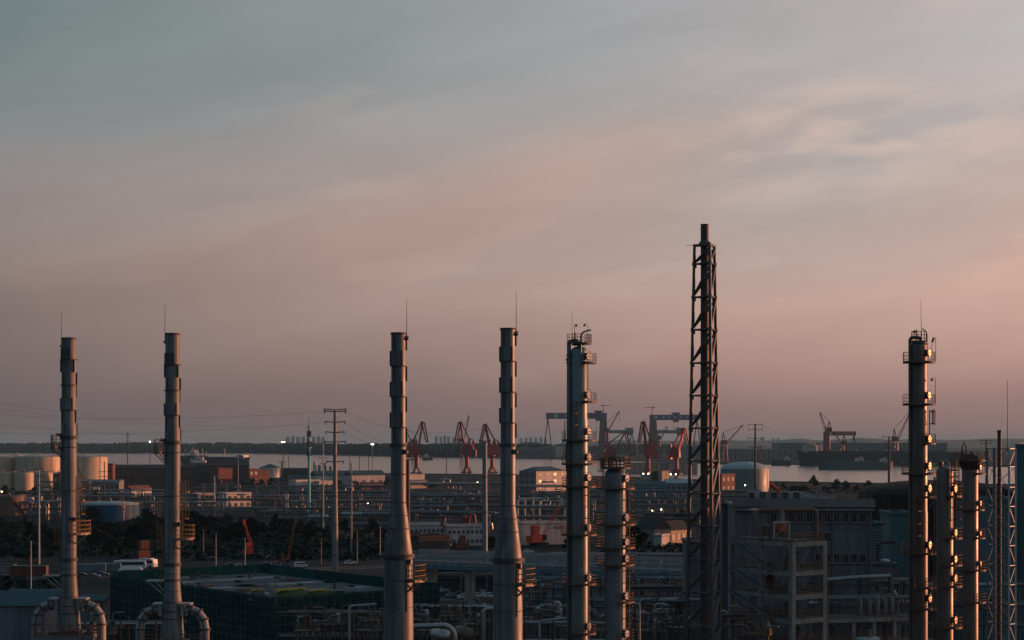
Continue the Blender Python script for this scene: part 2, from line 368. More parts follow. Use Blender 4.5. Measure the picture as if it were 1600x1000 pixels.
# ------------------------------------------------------------------ the setting: ground, river, far land, hills
def ground_material():
    m = bpy.data.materials.new('ground'); m.use_nodes = True; t = NT(m.node_tree)
    out = t.n('ShaderNodeOutputMaterial'); p = t.n('ShaderNodeBsdfPrincipled', i_Roughness=0.95, i_Specular_IOR_Level=0.08); t.l(p.outputs[0], out.inputs[0])
    geo = t.n('ShaderNodeNewGeometry'); pos = geo.outputs['Position']
    n1_ = t.n('ShaderNodeTexNoise', i_Scale=0.006, i_Detail=5.0, i_Roughness=0.55); t.l(pos, n1_.inputs['Vector'])
    n2_ = t.n('ShaderNodeTexNoise', i_Scale=0.11, i_Detail=8.0, i_Roughness=0.7); t.l(pos, n2_.inputs['Vector'])
    n3_ = t.n('ShaderNodeTexVoronoi', i_Scale=0.03); t.l(pos, n3_.inputs['Vector'])
    a = t.ramp(n2_.outputs[0], [(0.3, (0.012, 0.021, 0.016)), (0.7, (0.022, 0.032, 0.025))])        # grass and weeds
    b = t.ramp(n2_.outputs[0], [(0.3, (0.024, 0.028, 0.031)), (0.7, (0.042, 0.047, 0.050))])        # yard concrete, asphalt
    c = t.mix(t.ramp(n1_.outputs[0], [(0.44, (0, 0, 0)), (0.54, (1, 1, 1))]), a, b)
    c = t.mix(t.ramp(n3_.outputs['Distance'], [(0.0, (0.25, 0.25, 0.25)), (0.6, (0, 0, 0))]), c, (0.03, 0.03, 0.03, 1))
    t.l(c, p.inputs['Base Color'])
    bm_ = t.n('ShaderNodeBump', i_Strength=0.5, i_Distance=0.4); t.l(n2_.outputs[0], bm_.inputs['Height']); t.l(bm_.outputs[0], p.inputs['Normal'])
    MATS['ground'] = m
ground_material()
g = MB().add([(-12000, -2500, 0), (12000, -2500, 0), (12000, 30000, 0), (-12000, 30000, 0)], [(0, 1, 2, 3)])
tag(g.build('ground', 'ground'), kind='structure')

def water_material():
    m = bpy.data.materials.new('river_water'); m.use_nodes = True; t = NT(m.node_tree)
    out = t.n('ShaderNodeOutputMaterial'); p = t.n('ShaderNodeBsdfPrincipled', i_Roughness=0.16); t.l(p.outputs[0], out.inputs[0])
    p.inputs['Base Color'].default_value = (0.075, 0.07, 0.062, 1); p.inputs['IOR'].default_value = 1.33
    geo = t.n('ShaderNodeNewGeometry'); mp_ = t.n('ShaderNodeMapping'); mp_.inputs['Scale'].default_value = (0.02, 0.05, 1)
    t.l(geo.outputs['Position'], mp_.inputs[0])
    n_ = t.n('ShaderNodeTexNoise', i_Scale=1.0, i_Detail=6.0, i_Roughness=0.6); t.l(mp_.outputs[0], n_.inputs['Vector'])
    b = t.n('ShaderNodeBump', i_Strength=0.28, i_Distance=1.0); t.l(n_.outputs[0], b.inputs['Height']); t.l(b.outputs[0], p.inputs['Normal'])
    MATS['water'] = m
water_material()
near = [(-250, 733), (200, 736), (400, 738), (650, 741), (850, 743), (1000, 747), (1130, 752), (1420, 757), (1900, 760)]
far = [(-250, 707.5), (200, 708), (400, 708.6), (620, 714), (850, 717.5), (1000, 721), (1130, 725.5), (1420, 727.5), (1900, 729)]
mb = MB(); vs = []
for (a, b), (c, d_) in zip(near, far): vs += [G(a, b) + Vector((0, 0, 0.06)), G(c, d_) + Vector((0, 0, 0.06))]
mb.add(vs, [(2 * i, 2 * i + 2, 2 * i + 3, 2 * i + 1) for i in range(len(near) - 1)])
tag(mb.build('river', 'water'), kind='structure')
# stone edging along the near bank
mb = MB()
for (a, b), (c, d_) in zip(near[:-1], near[1:]):
    mb.bar(G(a, b) + Vector((0, 0, 0.6)), G(c, d_) + Vector((0, 0, 0.6)), 3.0, 1.2)
tag(mb.build('river_embankment', 'concrete_dark'), kind='structure')
mb = MB()
for (a, b), (c, d_) in zip(far[2:-1], far[3:]):
    mb.bar(G(a, b) + Vector((0, 0, 1.2)), G(c, d_) + Vector((0, 0, 1.2)), 5.0, 2.4)
tag(mb.build('river_quay', 'concrete_dark'), kind='structure')

# low hills far behind, right and centre
def hills(name, pts, d, depth, matn='hill'):
    r = random.Random(5); top = []
    for i in range(len(pts) - 1):
        (x0, y0), (x1, y1) = pts[i], pts[i + 1]
        for k in range(6):
            t = k / 6; t2 = t * t * (3 - 2 * t); top.append((x0 + (x1 - x0) * t, y0 + (y1 - y0) * t2 + r.uniform(-.25, .25)))
    top.append(pts[-1]); vs = []
    for x, y in top:
        p = W(x, y, d); vs += [(p.x, d - depth * 0.5, 0), (p.x, d, p.z), (p.x, d + depth * 0.5, 0)]
    fs = []
    for i in range(len(top) - 1):
        a = 3 * i; fs += [(a, a + 3, a + 4, a + 1), (a + 1, a + 4, a + 5, a + 2)]
    o = MB().add(vs, fs, True).build(name, matn); tag(o, kind='structure'); return o
hills('hills', [(880, 689), (960, 688), (1130, 689), (1150, 688), (1205, 688.5), (1252, 685.4), (1275, 688), (1310, 687), (1345, 684.4), (1400, 687), (1440, 685.5), (1490, 687.5), (1560, 685), (1700, 688)], 13000, 2500)

# wooded far bank: one mass of crowns nobody could count
def wood(name, label, spans, seed, matn='far_wood'):
    r = random.Random(seed); mb = MB()
    for x0, x1, d0, d1, ytop0, ytop1, n in spans:
        for _ in range(n):
            t = r.random(); u = r.random()
            d = d0 + (d1 - d0) * t + u * 500
            x = x0 + (x1 - x0) * t + r.uniform(-2, 2)
            yt = ytop0 + (ytop1 - ytop0) * t + 0.9 * math.sin(x * .05) + 0.6 * math.sin(x * .19 + 1) + r.uniform(0, 2.2)
            p = W(x, yt, d); h = max(p.z, 8.0); rw = r.uniform(9, 18)
            prof = [(rw * .9, 0), (rw * 1.1, h * .45), (rw * r.uniform(.6, .9), h * .8), (rw * .25, h)]
            mb.lathe(prof, 6, (p.x, d, 0)); mb.disc((p.x, d, 0), rw * .25, h, 6)
    return tag(mb.build(name, matn), label, 'wood', kind='stuff')
wood('far_wood', 'dark wooded belt along the far river bank under the horizon', [(-120, 430, 6700, 6500, 691.0, 691.5, 520), (400, 640, 6400, 5200, 691.5, 693, 300),
     (620, 860, 5000, 4700, 692, 693.5, 260), (860, 1130, 5600, 6500, 694, 692, 140)], 3)

# yard roads with kerbs
def road(name, a, b, wd_, z=0.02):
    a = Vector(a); b = Vector(b); t = (b - a).normalized(); nrm = Vector((-t.y, t.x, 0)) * wd_ / 2
    zz = Vector((0, 0, z))
    o = MB().add([a - nrm + zz, b - nrm + zz, b + nrm + zz, a + nrm + zz], [(0, 1, 2, 3)]).build(name, 'asphalt'); tag(o, kind='structure')
    for s in (-1, 1):
        k = MB().bar(a + nrm * s * 1.02 + Vector((0, 0, .075)), b + nrm * s * 1.02 + Vector((0, 0, .075)), .3, .15).build('kerb', 'kerb', o)
    m = MB(); L = (b - a).length; i = 0
    while i * 9 + 4 < L:
        p = a + t * (i * 9); q = p + t * 4; w2 = Vector((-t.y, t.x, 0)) * .08; z2 = Vector((0, 0, z + .006))
        m.add([p - w2 + z2, q - w2 + z2, q + w2 + z2, p + w2 + z2], [(0, 1, 2, 3)]); i += 1
    m.build('lane_marking', 'letter_white', o)
road('yard_road', G(-80, 908), G(720, 882), 9)
road('access_road', G(640, 938), G(1010, 921), 8)
road('back_road', G(-60, 803), G(470, 795), 10)
road('site_road', G(640, 872), G(1120, 858), 7)

# ------------------------------------------------------------------ haze: one closed box of pale, even air
hm = bpy.data.materials.new('haze'); hm.use_nodes = True; t = NT(hm.node_tree)
out = t.n('ShaderNodeOutputMaterial'); pv = t.n('ShaderNodeVolumePrincipled')
pv.inputs['Color'].default_value = (0.34, 0.66, 0.82, 1); pv.inputs['Density'].default_value = 3.4e-5; pv.inputs['Anisotropy'].default_value = 0.0
t.l(pv.outputs[0], out.inputs['Volume']); MATS['haze'] = hm
hz = MB().box((0, 13800, 75.5), (24400, 33000, 153)).build('haze', 'haze'); tag(hz, kind='stuff')
hz['label'] = 'pale evening haze lying over the river plain'; hz['category'] = 'haze'

# ------------------------------------------------------------------ chimneys, columns and flare of the near units
def railing(mb, pts, h=1.15, r=0.03, posts=None, closed=False):
    """top rail, two mid rails, toe board and posts along a polyline of deck points"""
    pts = [Vector(p) for p in pts]
    for z in (h, h * .66, h * .33):
        for a, b in zip(pts[:-1], pts[1:]): mb.bar(a + Vector((0, 0, z)), b + Vector((0, 0, z)), 2 * r)
    for a, b in zip(pts[:-1], pts[1:]): mb.bar(a + Vector((0, 0, .07)), b + Vector((0, 0, .07)), .02, .14)
    for p in pts: mb.bar(p, p + Vector((0, 0, h)), 2 * r)
    return mb
def arc_platform(root, z, r_in, r_out, a0, a1, rail_mat='rail_rust', deck_mat='dark_steel', rail_h=1.2, rr=.035, brackets=True, c=(0, 0, 0)):
    n = max(4, int(abs(a1 - a0) / 14)); c = Vector(c)
    deck = MB().sector(r_in, r_out, z - .14, z, a0, a1, n, c).build('platform', deck_mat, root)
    pts = [c + fdir(a0 + (a1 - a0) * i / n) * (r_out - .04) + Vector((0, 0, z)) for i in range(n + 1)]
    pts = [c + fdir(a0) * (r_in + .05) + Vector((0, 0, z))] + pts + [c + fdir(a1) * (r_in + .05) + Vector((0, 0, z))]
    railing(MB(), pts, rail_h, rr).build('railing', rail_mat, deck)
    if brackets:
        k = max(2, int(abs(a1 - a0) / 60))
        for i in range(k + 1):
            u = fdir(a0 + (a1 - a0) * i / k)
            MB().bar(c + u * r_in + Vector((0, 0, z - 1.2)), c + u * (r_out * .92 + r_in * .08) + Vector((0, 0, z - .16)), .1).build('bracket', deck_mat, deck)
    return deck
def ladder(root, a, r, z0, z1, matn='rail_yellow', cage=True, width=.5, step=.32, c=(0, 0, 0), off=.25):
    u = fdir(a); v = Vector((-u.y, u.x, 0)); mb = MB(); base = Vector(c) + u * (r + off)
    for s in (-1, 1): mb.bar(base + v * s * width / 2 + Vector((0, 0, z0)), base + v * s * width / 2 + Vector((0, 0, z1)), .07)
    z = z0 + .2
    while z < z1: mb.bar(base - v * width / 2 + Vector((0, 0, z)), base + v * width / 2 + Vector((0, 0, z)), .045); z += step
    o = mb.build('ladder', matn, root)
    if cage:
        cg = MB(); z = z0 + 2.2; hoop = [base + v * (.36 * math.cos(t)) + u * (.68 * math.sin(t)) for t in [math.pi * k / 6 for k in range(7)]]
        while z < z1:
            for p, q in zip(hoop[:-1], hoop[1:]): cg.bar(p + Vector((0, 0, z)), q + Vector((0, 0, z)), .03, .12)
            z += 1.5
        for p in hoop[1:-1:2]: cg.bar(p + Vector((0, 0, z0 + 2.2)), p + Vector((0, 0, z1)), .04)
        cg.build('cage', matn, o)
    return o
def ring(root, z, r, h=.18, proud=.09, matn='stack_dark', name='ring', n=40):
    return MB().lathe([(r - .02, z - h / 2), (r + proud, z - h / 2), (r + proud, z + h / 2), (r - .02, z + h / 2)], n).build(name, matn, root)
def arc_pts(c, u, v, r, t0, t1, n=8):
    return [Vector(c) + Vector(u) * r * math.cos(rad(t0 + (t1 - t0) * i / n)) + Vector(v) * r * math.sin(rad(t0 + (t1 - t0) * i / n)) for i in range(n + 1)]

def strake_plates(root, r, z_top, step_h, levels, a_start, a_step, matn, proud=.2):
    me = None
    for lv in range(levels):
        z1 = z_top - lv * step_h; z0 = z1 - step_h
        for k in range(3):
            a = a_start + lv * a_step + 120 * k
            if me is None:
                me = MB().box((0, -(r + proud / 2 - .01), -step_h / 2), (.07, proud + .02, step_h * .97)).build('strake', matn, root)
                o = me
            else: o = inst(me, root)
            o.location = (0, 0, z1); o.rotation_euler = (0, 0, rad(a))

# --- left pair: pale flue stacks fed by two bent ducts each
def stack_a(x, ytop, ybase, d, label, rod_top, yoff):
    s = d / F; base = W(x, ybase, d); Z = lambda y: -(y + yoff - ybase) * s      # y in rows of the first stack
    t_ = thing('chimney_stack', label, 'chimney', base, group='flue stacks with bent ducts')
    r = 12.1 * s; rb = 18.5 * s
    zt = -(ytop - ybase) * s; rt = 11.0 * s; z_fl = Z(898)
    prof = [(rt * .9, zt - 2.0), (rt * .9, zt), (rt, zt), (rt, Z(640)), (11.4 * s, Z(640) - .3), (12.1 * s, Z(690)), (12.3 * s, Z(770)), (12.1 * s, Z(840)), (11.7 * s, z_fl), (rb, 0)]
    MB().lathe(prof, 48).disc((0, 0, 0), rt * .9, zt - 2.0, 48).build('shell', 'stack_paint', t_)
    ring(t_, zt - .08, rt, .22, .06)
    for y in (562, 602, 641): ring(t_, Z(y), rt, .12, .16)
    ring(t_, Z(683.5), r, .42, .13)
    for y, rr in ((699, 12.1), (767, 12.3)): ring(t_, Z(y), rr * s, .14, .05)
    ring(t_, Z(874), 12.0 * s, .4, .1); ring(t_, Z(898), 11.8 * s, .25, .08)
    for y in (932, 946, 958):
        f_ = (y - 898) / (982 - 898); ring(t_, Z(y), (11.7 + 5.8 * f_) * s, .14, .07)
    for y in (858, 888, 915): ring(t_, Z(y), (12.0 if y < 898 else 12.8) * s, .06, .03)
    strake_plates(t_, rt, Z(543), 19.7 * s, 7, -100, 35, 'stack_dark', .17)
    MB().cyl(fdir(-100) * (rt + .1) + Vector((0, 0, zt - 1.2)), fdir(-100) * (rt + .1) + Vector((0, 0, -(rod_top - ybase) * s)), .045, .02, 6).build('lightning_rod', 'dark_steel', t_)
    MB().box(fdir(-95) * (rt + .12) + Vector((0, 0, zt - .95)), (.22, .22, .22)).build('rod_clamp', 'dark_steel', t_)
    MB().box(fdir(-20) * (rt + .02) + Vector((0, 0, Z(553))), (.9, .12, 1.3)).build('inspection_plate', 'stack_dark', t_)
    # upper platform to the left, lower one to the right, ladders between them
    arc_platform(t_, Z(699), r, r + 1.15, -135, -35, 'rail_rust', 'stack_dark', 1.45, .026)
    MB().box(fdir(-60) * (r + .3) + Vector((0, 0, Z(679.5))), (.5, .4, .35)).build('beacon', 'dark_steel', t_)
    arc_platform(t_, Z(833), r + .02, r + 1.6, 20, 118, 'rail_yellow', 'pipe_dull', 1.5, .026)
    ladder(t_, 100, 11.9 * s, Z(833), Z(744), 'rail_yellow')
    ladder(t_, -100, 12.0 * s, Z(880), Z(812), 'rail_rust')
    MB().box(fdir(40) * (12 * s + .15) + Vector((0, 0, Z(811))), (.8, .5, .5)).bar(fdir(40) * (12 * s) + Vector((0, 0, Z(811))), fdir(60) * (12 * s + .9) + Vector((0, 0, Z(810))), .12).build('sampling_port', 'dark_steel', t_)
    # landing on struts, left
    lz = Z(899.5)
    st = MB().box((-(r + 1.0), 0, lz), (2.0, 1.2, .16)).build('landing', 'galv', t_)
    MB().bar((-(r + 1.7), -.5, lz - .1), (-r, -.5, lz - 1.6), .09).bar((-(r + .9), -.5, lz - .1), (-r, -.5, lz - 1.1), .09).build('strut', 'galv', st)
    # bent ducts
    for sgn in (-1, 1):
        rd = 7.0 * s; top = Z(945); R_ = 29 * s
        x0 = sgn * 22 * s; xe = sgn * 50 * s
        pts = [Vector((x0, 0, top)), Vector((x0 + sgn * 7 * s, 0, top))]
        for k in range(1, 4):
            a = rad(90 - 30 * k)
            pts.append(Vector((x0 + sgn * (7 * s + 22 * s * math.cos(a)), 0, top - 30 * s + 30 * s * math.sin(a))))
        pts.append(Vector((pts[-1].x, 0, Z(1080))))
        du = MB()
        for a, b in zip(pts[:-1], pts[1:]):
            e = (b - a).normalized() * rd * .12
            du.cyl(a - e, b + e, rd, None, 20)
        duct = du.build('duct', 'duct_paint', t_)
        for p, q in zip(pts[1:-1], pts[2:]):
            tdir = ((q - p).normalized())
            MB().cyl(p - tdir * .09, p + tdir * .09, rd + .14, None, 20).build('band', 'stack_dark', duct)
        lb = MB()
        for a, b in zip(pts[1:-1], pts[2:]): lb.bar(a + Vector((0, -rd - .03, 0)), b + Vector((0, -rd - .03, 0)), .13)
        lb.build('seam_rib', 'stack_dark', duct)
        bx = MB().box((sgn * 17 * s, 0, top), (9 * s, 1.5, 17 * s)).build('damper_box', 'duct_paint', t_)
        MB().box((sgn * 22 * s, 0, top + 9.6 * s), (15.5 * s, 1.7, .22)).build('cap_plate', 'galv', bx)
        MB().bar((sgn * 20.5 * s, -.8, top - 9 * s), (sgn * 20.5 * s, -.8, top + 9 * s), .1).bar((sgn * 14 * s, -.8, top - 9 * s), (sgn * 14 * s, -.8, top + 9 * s), .1).build('flange', 'stack_dark', bx)
    # steelwork of the furnace roof the stack stands on
    fr = MB().box((0, 0, -.35), (rb * 2.4, rb * 2.4, .3)).build('base_plate', 'stack_dark', t_)
    bm_ = MB()
    for yy in (-1.9, 1.9): bm_.bar((-3.4, yy, -.8), (3.4, yy, -.8), .3, .55)
    for xx in (-2.9, -1, 1, 2.9): bm_.bar((xx, -1.9, -.8), (xx, 1.9, -.8), .25, .45)
    bm_.build('roof_beam', 'steel', t_)
    rl = MB(); railing(rl, [(-3.4, -2.1, -.5), (-1.7, -2.1, -.5), (0, -2.1, -.5), (1.7, -2.1, -.5), (3.4, -2.1, -.5), (3.4, 2.1, -.5)], 1.2, .035); rl.build('railing', 'rail_rust', t_)
    MB().box((0, 0, (-1.3 - base.z) / 2 - .0), (6.2, 3.6, base.z - 1.3)).build('furnace_casing', 'steel', t_)
    return t_
stack_a(107.5, 528, 983, 194, 'leftmost pale grey flue stack with bent duct arms, in front of the cream tanks', 488, 0)
stack_a(269.5, 521, 998, 187, 'pale grey flue stack second from left, in front of the scaffold netting', 475, 8)

# --- middle pair: slim stacks on a cone
def stack_b(x, ytop, d, label, rod_top, k0, k1):
    """k0, k1: rows where the cone starts and ends"""
    s = d / F; foot = W(x, ytop, d); foot.z = 0; Z = lambda y: H - (y - HY) * s
    t_ = thing('chimney_stack', label, 'chimney', foot, group='slim stacks on a cone')
    r = 11.3 * s; rm = 12.0 * s; rb = 22.3 * s; zt = Z(ytop); o = ytop - 520
    prof = [(r * .9, zt - 2), (r * .9, zt), (r, zt), (r, Z(693)), (rm, Z(697)), (rm, Z(k0)), (rb, Z(k1)), (rb + .3, 0)]
    MB().lathe(prof, 48).disc((0, 0, 0), r * .9, zt - 2, 48).build('shell', 'stack_clad', t_)
    ring(t_, zt - .08, r, .2, .07)
    for y in (572, 620, 668): ring(t_, Z(y + o), r, .13, .10)
    ring(t_, Z(695.5), r, .35, .14)
    for y, rr in ((741, 12), (k0, 12)): ring(t_, Z(y), rr * s, .14, .04)
    for q in (.25, .5): ring(t_, Z(k0 + (k1 - k0) * q), rm + (rb - rm) * q, .10, .035)
    ring(t_, Z(k1 + 2), rb, .36, .22); ring(t_, Z(k1 + 7), rb, .12, .05)
    for y in (906, 948, 993): ring(t_, Z(y + (k1 - 866)), rb, .12, .05)
    strake_plates(t_, r, Z(524 + o), 24 * s, 7, 90, 60, 'stack_dark', .16)
    # rod on a small bracket box, top right
    p = fdir(85) * (r + .12); MB().cyl(p + Vector((0, 0, zt - .9)), p + Vector((0, 0, Z(rod_top))), .045, .018, 6).build('lightning_rod', 'dark_steel', t_)
    MB().box(p + Vector((.05, 0, zt - .35)), (.4, .5, .06)).box(p + Vector((.02, -.05, zt - .6)), (.3, .35, .32)).build('rod_bracket', 'dark_steel', t_)
    MB().box(fdir(48) * (rm + .12) + Vector((0, 0, Z(706))), (.34, .4, .5)).cyl(fdir(60) * rm + Vector((0, 0, Z(706))), fdir(60) * (rm + .35) + Vector((0, 0, Z(706))), .16, None, 10).build('sampling_port', 'dark_steel', t_)
    MB().box(fdir(48) * (rb + .10) + Vector((0, 0, Z(k1 + 11))), (.34, .4, .5)).build('sampling_port', 'dark_steel', t_)
    # caged balcony on the sunny side
    zd = Z(k1 + 40)
    arc_platform(t_, zd, rb + .02, rb + 1.35, 40, 112, 'rail_yellow', 'pipe_dull', 1.6, .028)
    rl = MB(); u = fdir(76) * (rb + 1.0)
    for dy in (-.45, .45): rl.bar(u + Vector((0, dy, zd)), u + Vector((0, dy, zd + 1.7)), .07)
    rl.box(u + Vector((.1, 0, zd + .12)), (.8, 1.0, .26)).build('gate', 'rail_yellow', t_)
    for da in (38,): MB().bar(fdir(da) * (rb + .06) + Vector((0, 0, zd - 3.2)), fdir(da) * (rb + .06) + Vector((0, 0, zd + 1.5)), .08).build('pipe', 'rail_rust', t_)
    st = MB()
    for a in (50, 95): st.bar(fdir(a) * rb + Vector((0, 0, zd - 1.1)), fdir(a) * (rb + 1.3) + Vector((0, 0, zd - .15)), .1)
    st.build('strut', 'dark_steel', t_)
    return t_
stack_b(622.5, 520, 170, 'slim dark stack on a cone, left of the leaning portal crane', 466, 785, 866)
stack_b(793.5, 513, 166, 'slim dark stack on a cone, just left of the white lit-window building', 455, 790, 872)

# --- distillation columns with round platforms and manholes
def manhole(root, a, r, z, rad_=.42, neck=.35, cover='cover_steel'):
    u = fdir(a); c = Vector((0, 0, z))
    o = MB().cyl(c + u * (r - .15), c + u * (r + neck), rad_ * .8, None, 20).cyl(c + u * (r + neck - .12), c + u * (r + neck), rad_, None, 20).build('manhole', 'dark_steel', root)
    cv = MB().cyl(c + u * (r + neck + .004), c + u * (r + neck + .1), rad_, rad_ * .985, 24)
    v = Vector((-u.y, u.x, 0))
    cv.cyl(c + u * (r + neck + .1), c + u * (r + neck + .2), .05, None, 8)
    for k in range(12):
        t = 2 * math.pi * k / 12; q = c + (v * math.cos(t) + Vector((0, 0, 1)) * math.sin(t)) * rad_ * .86
        cv.cyl(q + u * (r + neck + .1), q + u * (r + neck + .15), .035, None, 6)
    cv.build('cover', cover, o)
    MB().bar(c + u * (r + neck) + v * rad_ * 1.1 + Vector((0, 0, -.1)), c + u * (r + neck) + v * rad_ * 1.1 + Vector((0, 0, rad_ * 1.35)), .06).bar(
        c + u * (r + neck) + v * rad_ * 1.1 + Vector((0, 0, rad_ * 1.35)), c + u * (r + neck + .1) + Vector((0, 0, rad_ * 1.35)), .06).build('davit', 'dark_steel', o)
    return o
def goose_lamp(root, p, h, reach, matn='dark_steel'):
    p = Vector(p); sg = 1 if reach > 0 else -1; rr = abs(reach) / 2
    pts = [p, p + Vector((0, 0, h - rr))] + [p + Vector((sg * (rr - rr * math.cos(rad(a))), 0, h - rr + rr * math.sin(rad(a)))) for a in (30, 60, 90, 120, 150)]
    o = MB().tube(pts, .035, 6).build('lamp_post', matn, root)
    e = pts[-1]; MB().cyl(e + Vector((0, 0, -.22)), e + Vector((0, 0, .12)), .2, .06, 10).build('lamp_shade', matn, o)

def column(x, wpx, ytop, d, label, matn, plats, holes, hole_r=6.0, sections=(), group='distillation columns', cover='cover_dull'):
    """plats: (row, a0, a1, reach px);  holes: (row, angle)"""
    s = d / F; foot = W(x, ytop, d); foot.z = 0; Z = lambda y: H - (y - HY) * s
    t_ = thing('distillation_tower', label, 'column', foot, group=group)
    r = wpx * s / 2; zt = Z(ytop)
    prof = [(.02, zt), (r * .45, zt - r * .06), (r * .78, zt - r * .22), (r * .95, zt - r * .42), (r, zt - r * .6)]
    for yy, wp in sections: prof += [(prof[-1][0], Z(yy - 4)), (wp * s / 2, Z(yy + 4))]
    rb = prof[-1][0]; prof += [(rb, 0)]
    MB().lathe(prof[::-1], 48).build('shell', matn, t_)
    def rad_at(y):
        rr = r
        for yy, wp in sections:
            if y > yy: rr = wp * s / 2
        return rr
    y = ytop + 30
    while y < 1040:
        ring(t_, Z(y), rad_at(y), .06, .022, matn, 'seam', 40); y += 24 + (y * 7 % 9)
    for yy, a0, a1, reach in plats:
        arc_platform(t_, Z(yy), rad_at(yy) + .02, rad_at(yy) + reach * s, a0, a1, 'rail_rust', 'dark_steel', 1.2, .019, False)
    for yy, a in holes: manhole(t_, a, rad_at(yy), Z(yy), hole_r * s, .3, cover)
    return t_, s, Z, rad_at

# tall green column left of the lattice flare
t_, s, Z, RA = column(904.8, 25.5, 541, 220, 'tall green-grey column with overhead pipe, between the cone stack and short column', 'clad_green',
    [(567, 20, 120, 14.5), (628, 15, 115, 14.5), (688, -170, 120, 13.5), (725, -165, 115, 13.5), (760, -160, 115, 13.5), (835, -150, 115, 14), (912, -140, 115, 13), (989, -60, 112, 13)],
    [(557, 57), (617, 57), (674, 57), (714, 57), (746, 57), (824, 57), (902, 57), (978, 57)], 6.0, [(655, 27.5), (790, 28)])
r = RA(560)
arc = [Vector((r * .0, 0, Z(541))), Vector((r * .0, 0, Z(536)))] + arc_pts((-7 * s, 0, Z(536)), (1, 0, 0), (0, 0, 1), 4 * s, 60, 90, 2) + \
      arc_pts((-11.2 * s, 0, Z(538)), (1, 0, 0), (0, 0, 1), 4.6 * s, 90, 180, 5) + [Vector((-15.8 * s, -.1, Z(560))), Vector((-16.2 * s, -.2, Z(690))), Vector((-16.6 * s, -.2, 0))]
MB().tube(arc, 3.4 * s, 14).build('overhead_pipe', 'clad_blue', t_)
MB().cyl((-15.8 * s, -.1, Z(556)), (-15.8 * s, -.1, Z(554)), 4.4 * s, None, 16).cyl((-15.8 * s, -.1, Z(568)), (-15.8 * s, -.1, Z(566)), 4.4 * s, None, 16).cyl((-20.5 * s, -.1, Z(562)), (-16 * s, -.1, Z(562)), 2.2 * s, None, 12).build('flange', 'dark_steel', t_)
vp = [Vector((2.2 * s, -r - .1, Z(565))), Vector((2.2 * s, -r - .1, Z(530)))] + arc_pts((12 * s, -r - .1, Z(528)), (-1, 0, 0), (0, 0, 1), 10 * s, 0, 80, 6) + [Vector((17 * s, -r - .1, Z(516.5)))]
MB().tube(vp, 1.35 * s, 12).build('vent_pipe', 'clad_green', t_)
MB().cyl((17 * s, -r - .1, Z(516.5)), (17.6 * s, -r - .1, Z(516.5)), 2.1 * s, None, 12).build('flange', 'dark_steel', t_)
MB().cyl((0, 0, Z(539.5)), (0, 0, Z(537)), r * .92, None, 24).build('top_flange', 'dark_steel', t_)
pl = MB().sector(r * .3, r * 1.55, Z(538), Z(537), -30, 150, 12).build('platform', 'dark_steel', t_)
railing(MB(), [fdir(a) * r * 1.5 + Vector((0, 0, Z(537))) for a in range(-80, 151, 23)], 1.2, .035).build('railing', 'rail_rust', pl)
MB().cyl((-6.5 * s, -.3, Z(541)), (-6.5 * s, -.3, Z(520)), .55 * s * 2, None, 8).build('relief_valve', 'riser_rust', t_)
MB().cyl((-11 * s, 0, Z(535)), (-11 * s, 0, Z(487)), .035, .02, 6).build('lightning_rod', 'dark_steel', t_)
goose_lamp(t_, (-7.5 * s, -.2, Z(537)), 30 * s, 3.2 * s); goose_lamp(t_, (13.5 * s, -.2, Z(537)), 31 * s, -5.5 * s)
MB().tube([(13.6 * s, -.5, Z(568)), (13.6 * s, -.5, Z(610))], .6 * s, 8).build('dip_pipe', 'dark_steel', t_)
MB().tube([(15 * s, -1.0, Z(760)), (15 * s, -1.0, 0)], .65 * s, 8).build('drain_pipe', 'clad_blue', t_)
MB().tube([(-19 * s, -.6, Z(690)), (-21 * s, -.8, Z(712)), (-20 * s, -.8, Z(735)), (-16 * s, -.8, Z(745)), (-16 * s, -.8, 0)], 1.1 * s, 8).build('side_pipe', 'riser_rust', t_)
ladder(t_, -25, RA(700), Z(690), Z(628), 'rail_rust'); ladder(t_, 35, RA(800), Z(835), Z(760), 'rail_rust')
MB().cyl((-22.5 * s, -.4, Z(688)), (-22.5 * s, -.4, Z(657)), .9 * s, .6 * s, 8).build('stub_mast', 'riser_rust', t_)

# short column to its right
t_, s, Z, RA = column(961.5, 33, 731, 212, 'short wide column with caged top platform, beside the tall green column', 'clad_blue',
    [(731, -170, 175, 7), (763, -165, 120, 14), (819, -160, 118, 14.5), (855, -165, 118, 14.5), (882, -160, 118, 13.5), (940, 10, 110, 13), (1002, 10, 110, 13)],
    [(747, 57), (808, 57), (846, 57), (872, 57), (930, 55), (989, 56)], 6.2)
r = RA(760)
MB().tube([(-10 * s, 0, Z(735)), (-10 * s, 0, Z(722))] + arc_pts((-4 * s, 0, Z(722)), (-1, 0, 0), (0, 0, 1), 6 * s, 0, 180, 8) + [Vector((2 * s, 0, Z(733)))], 1.7 * s, 10).build('overhead_pipe', 'riser_rust', t_)
MB().cyl((0, 0, Z(733)), (0, 0, Z(729.5)), r * 1.1, None, 28).build('top_flange', 'dark_steel', t_)
railing(MB(), [fdir(a) * r * 1.28 + Vector((0, 0, Z(731))) for a in range(-180, 181, 24)], 1.35, .04).build('railing', 'rail_rust', t_)
MB().tube([(18 * s, -.4, Z(720)), (22 * s, -.4, Z(712)), (28 * s, -.4, Z(709)), (32 * s, -.4, Z(711))], .07, 6).build('davit_arm', 'dark_steel', t_)
ladder(t_, 78, r, Z(1010), Z(763), 'rail_rust', True, .5)
ladder(t_, -80, r, Z(763), Z(716), 'rail_rust', True, .5)
MB().tube([(-16 * s, -.7, Z(770)), (-16 * s, -.7, 0)], .8 * s, 8).build('side_pipe', 'clad_dark', t_)
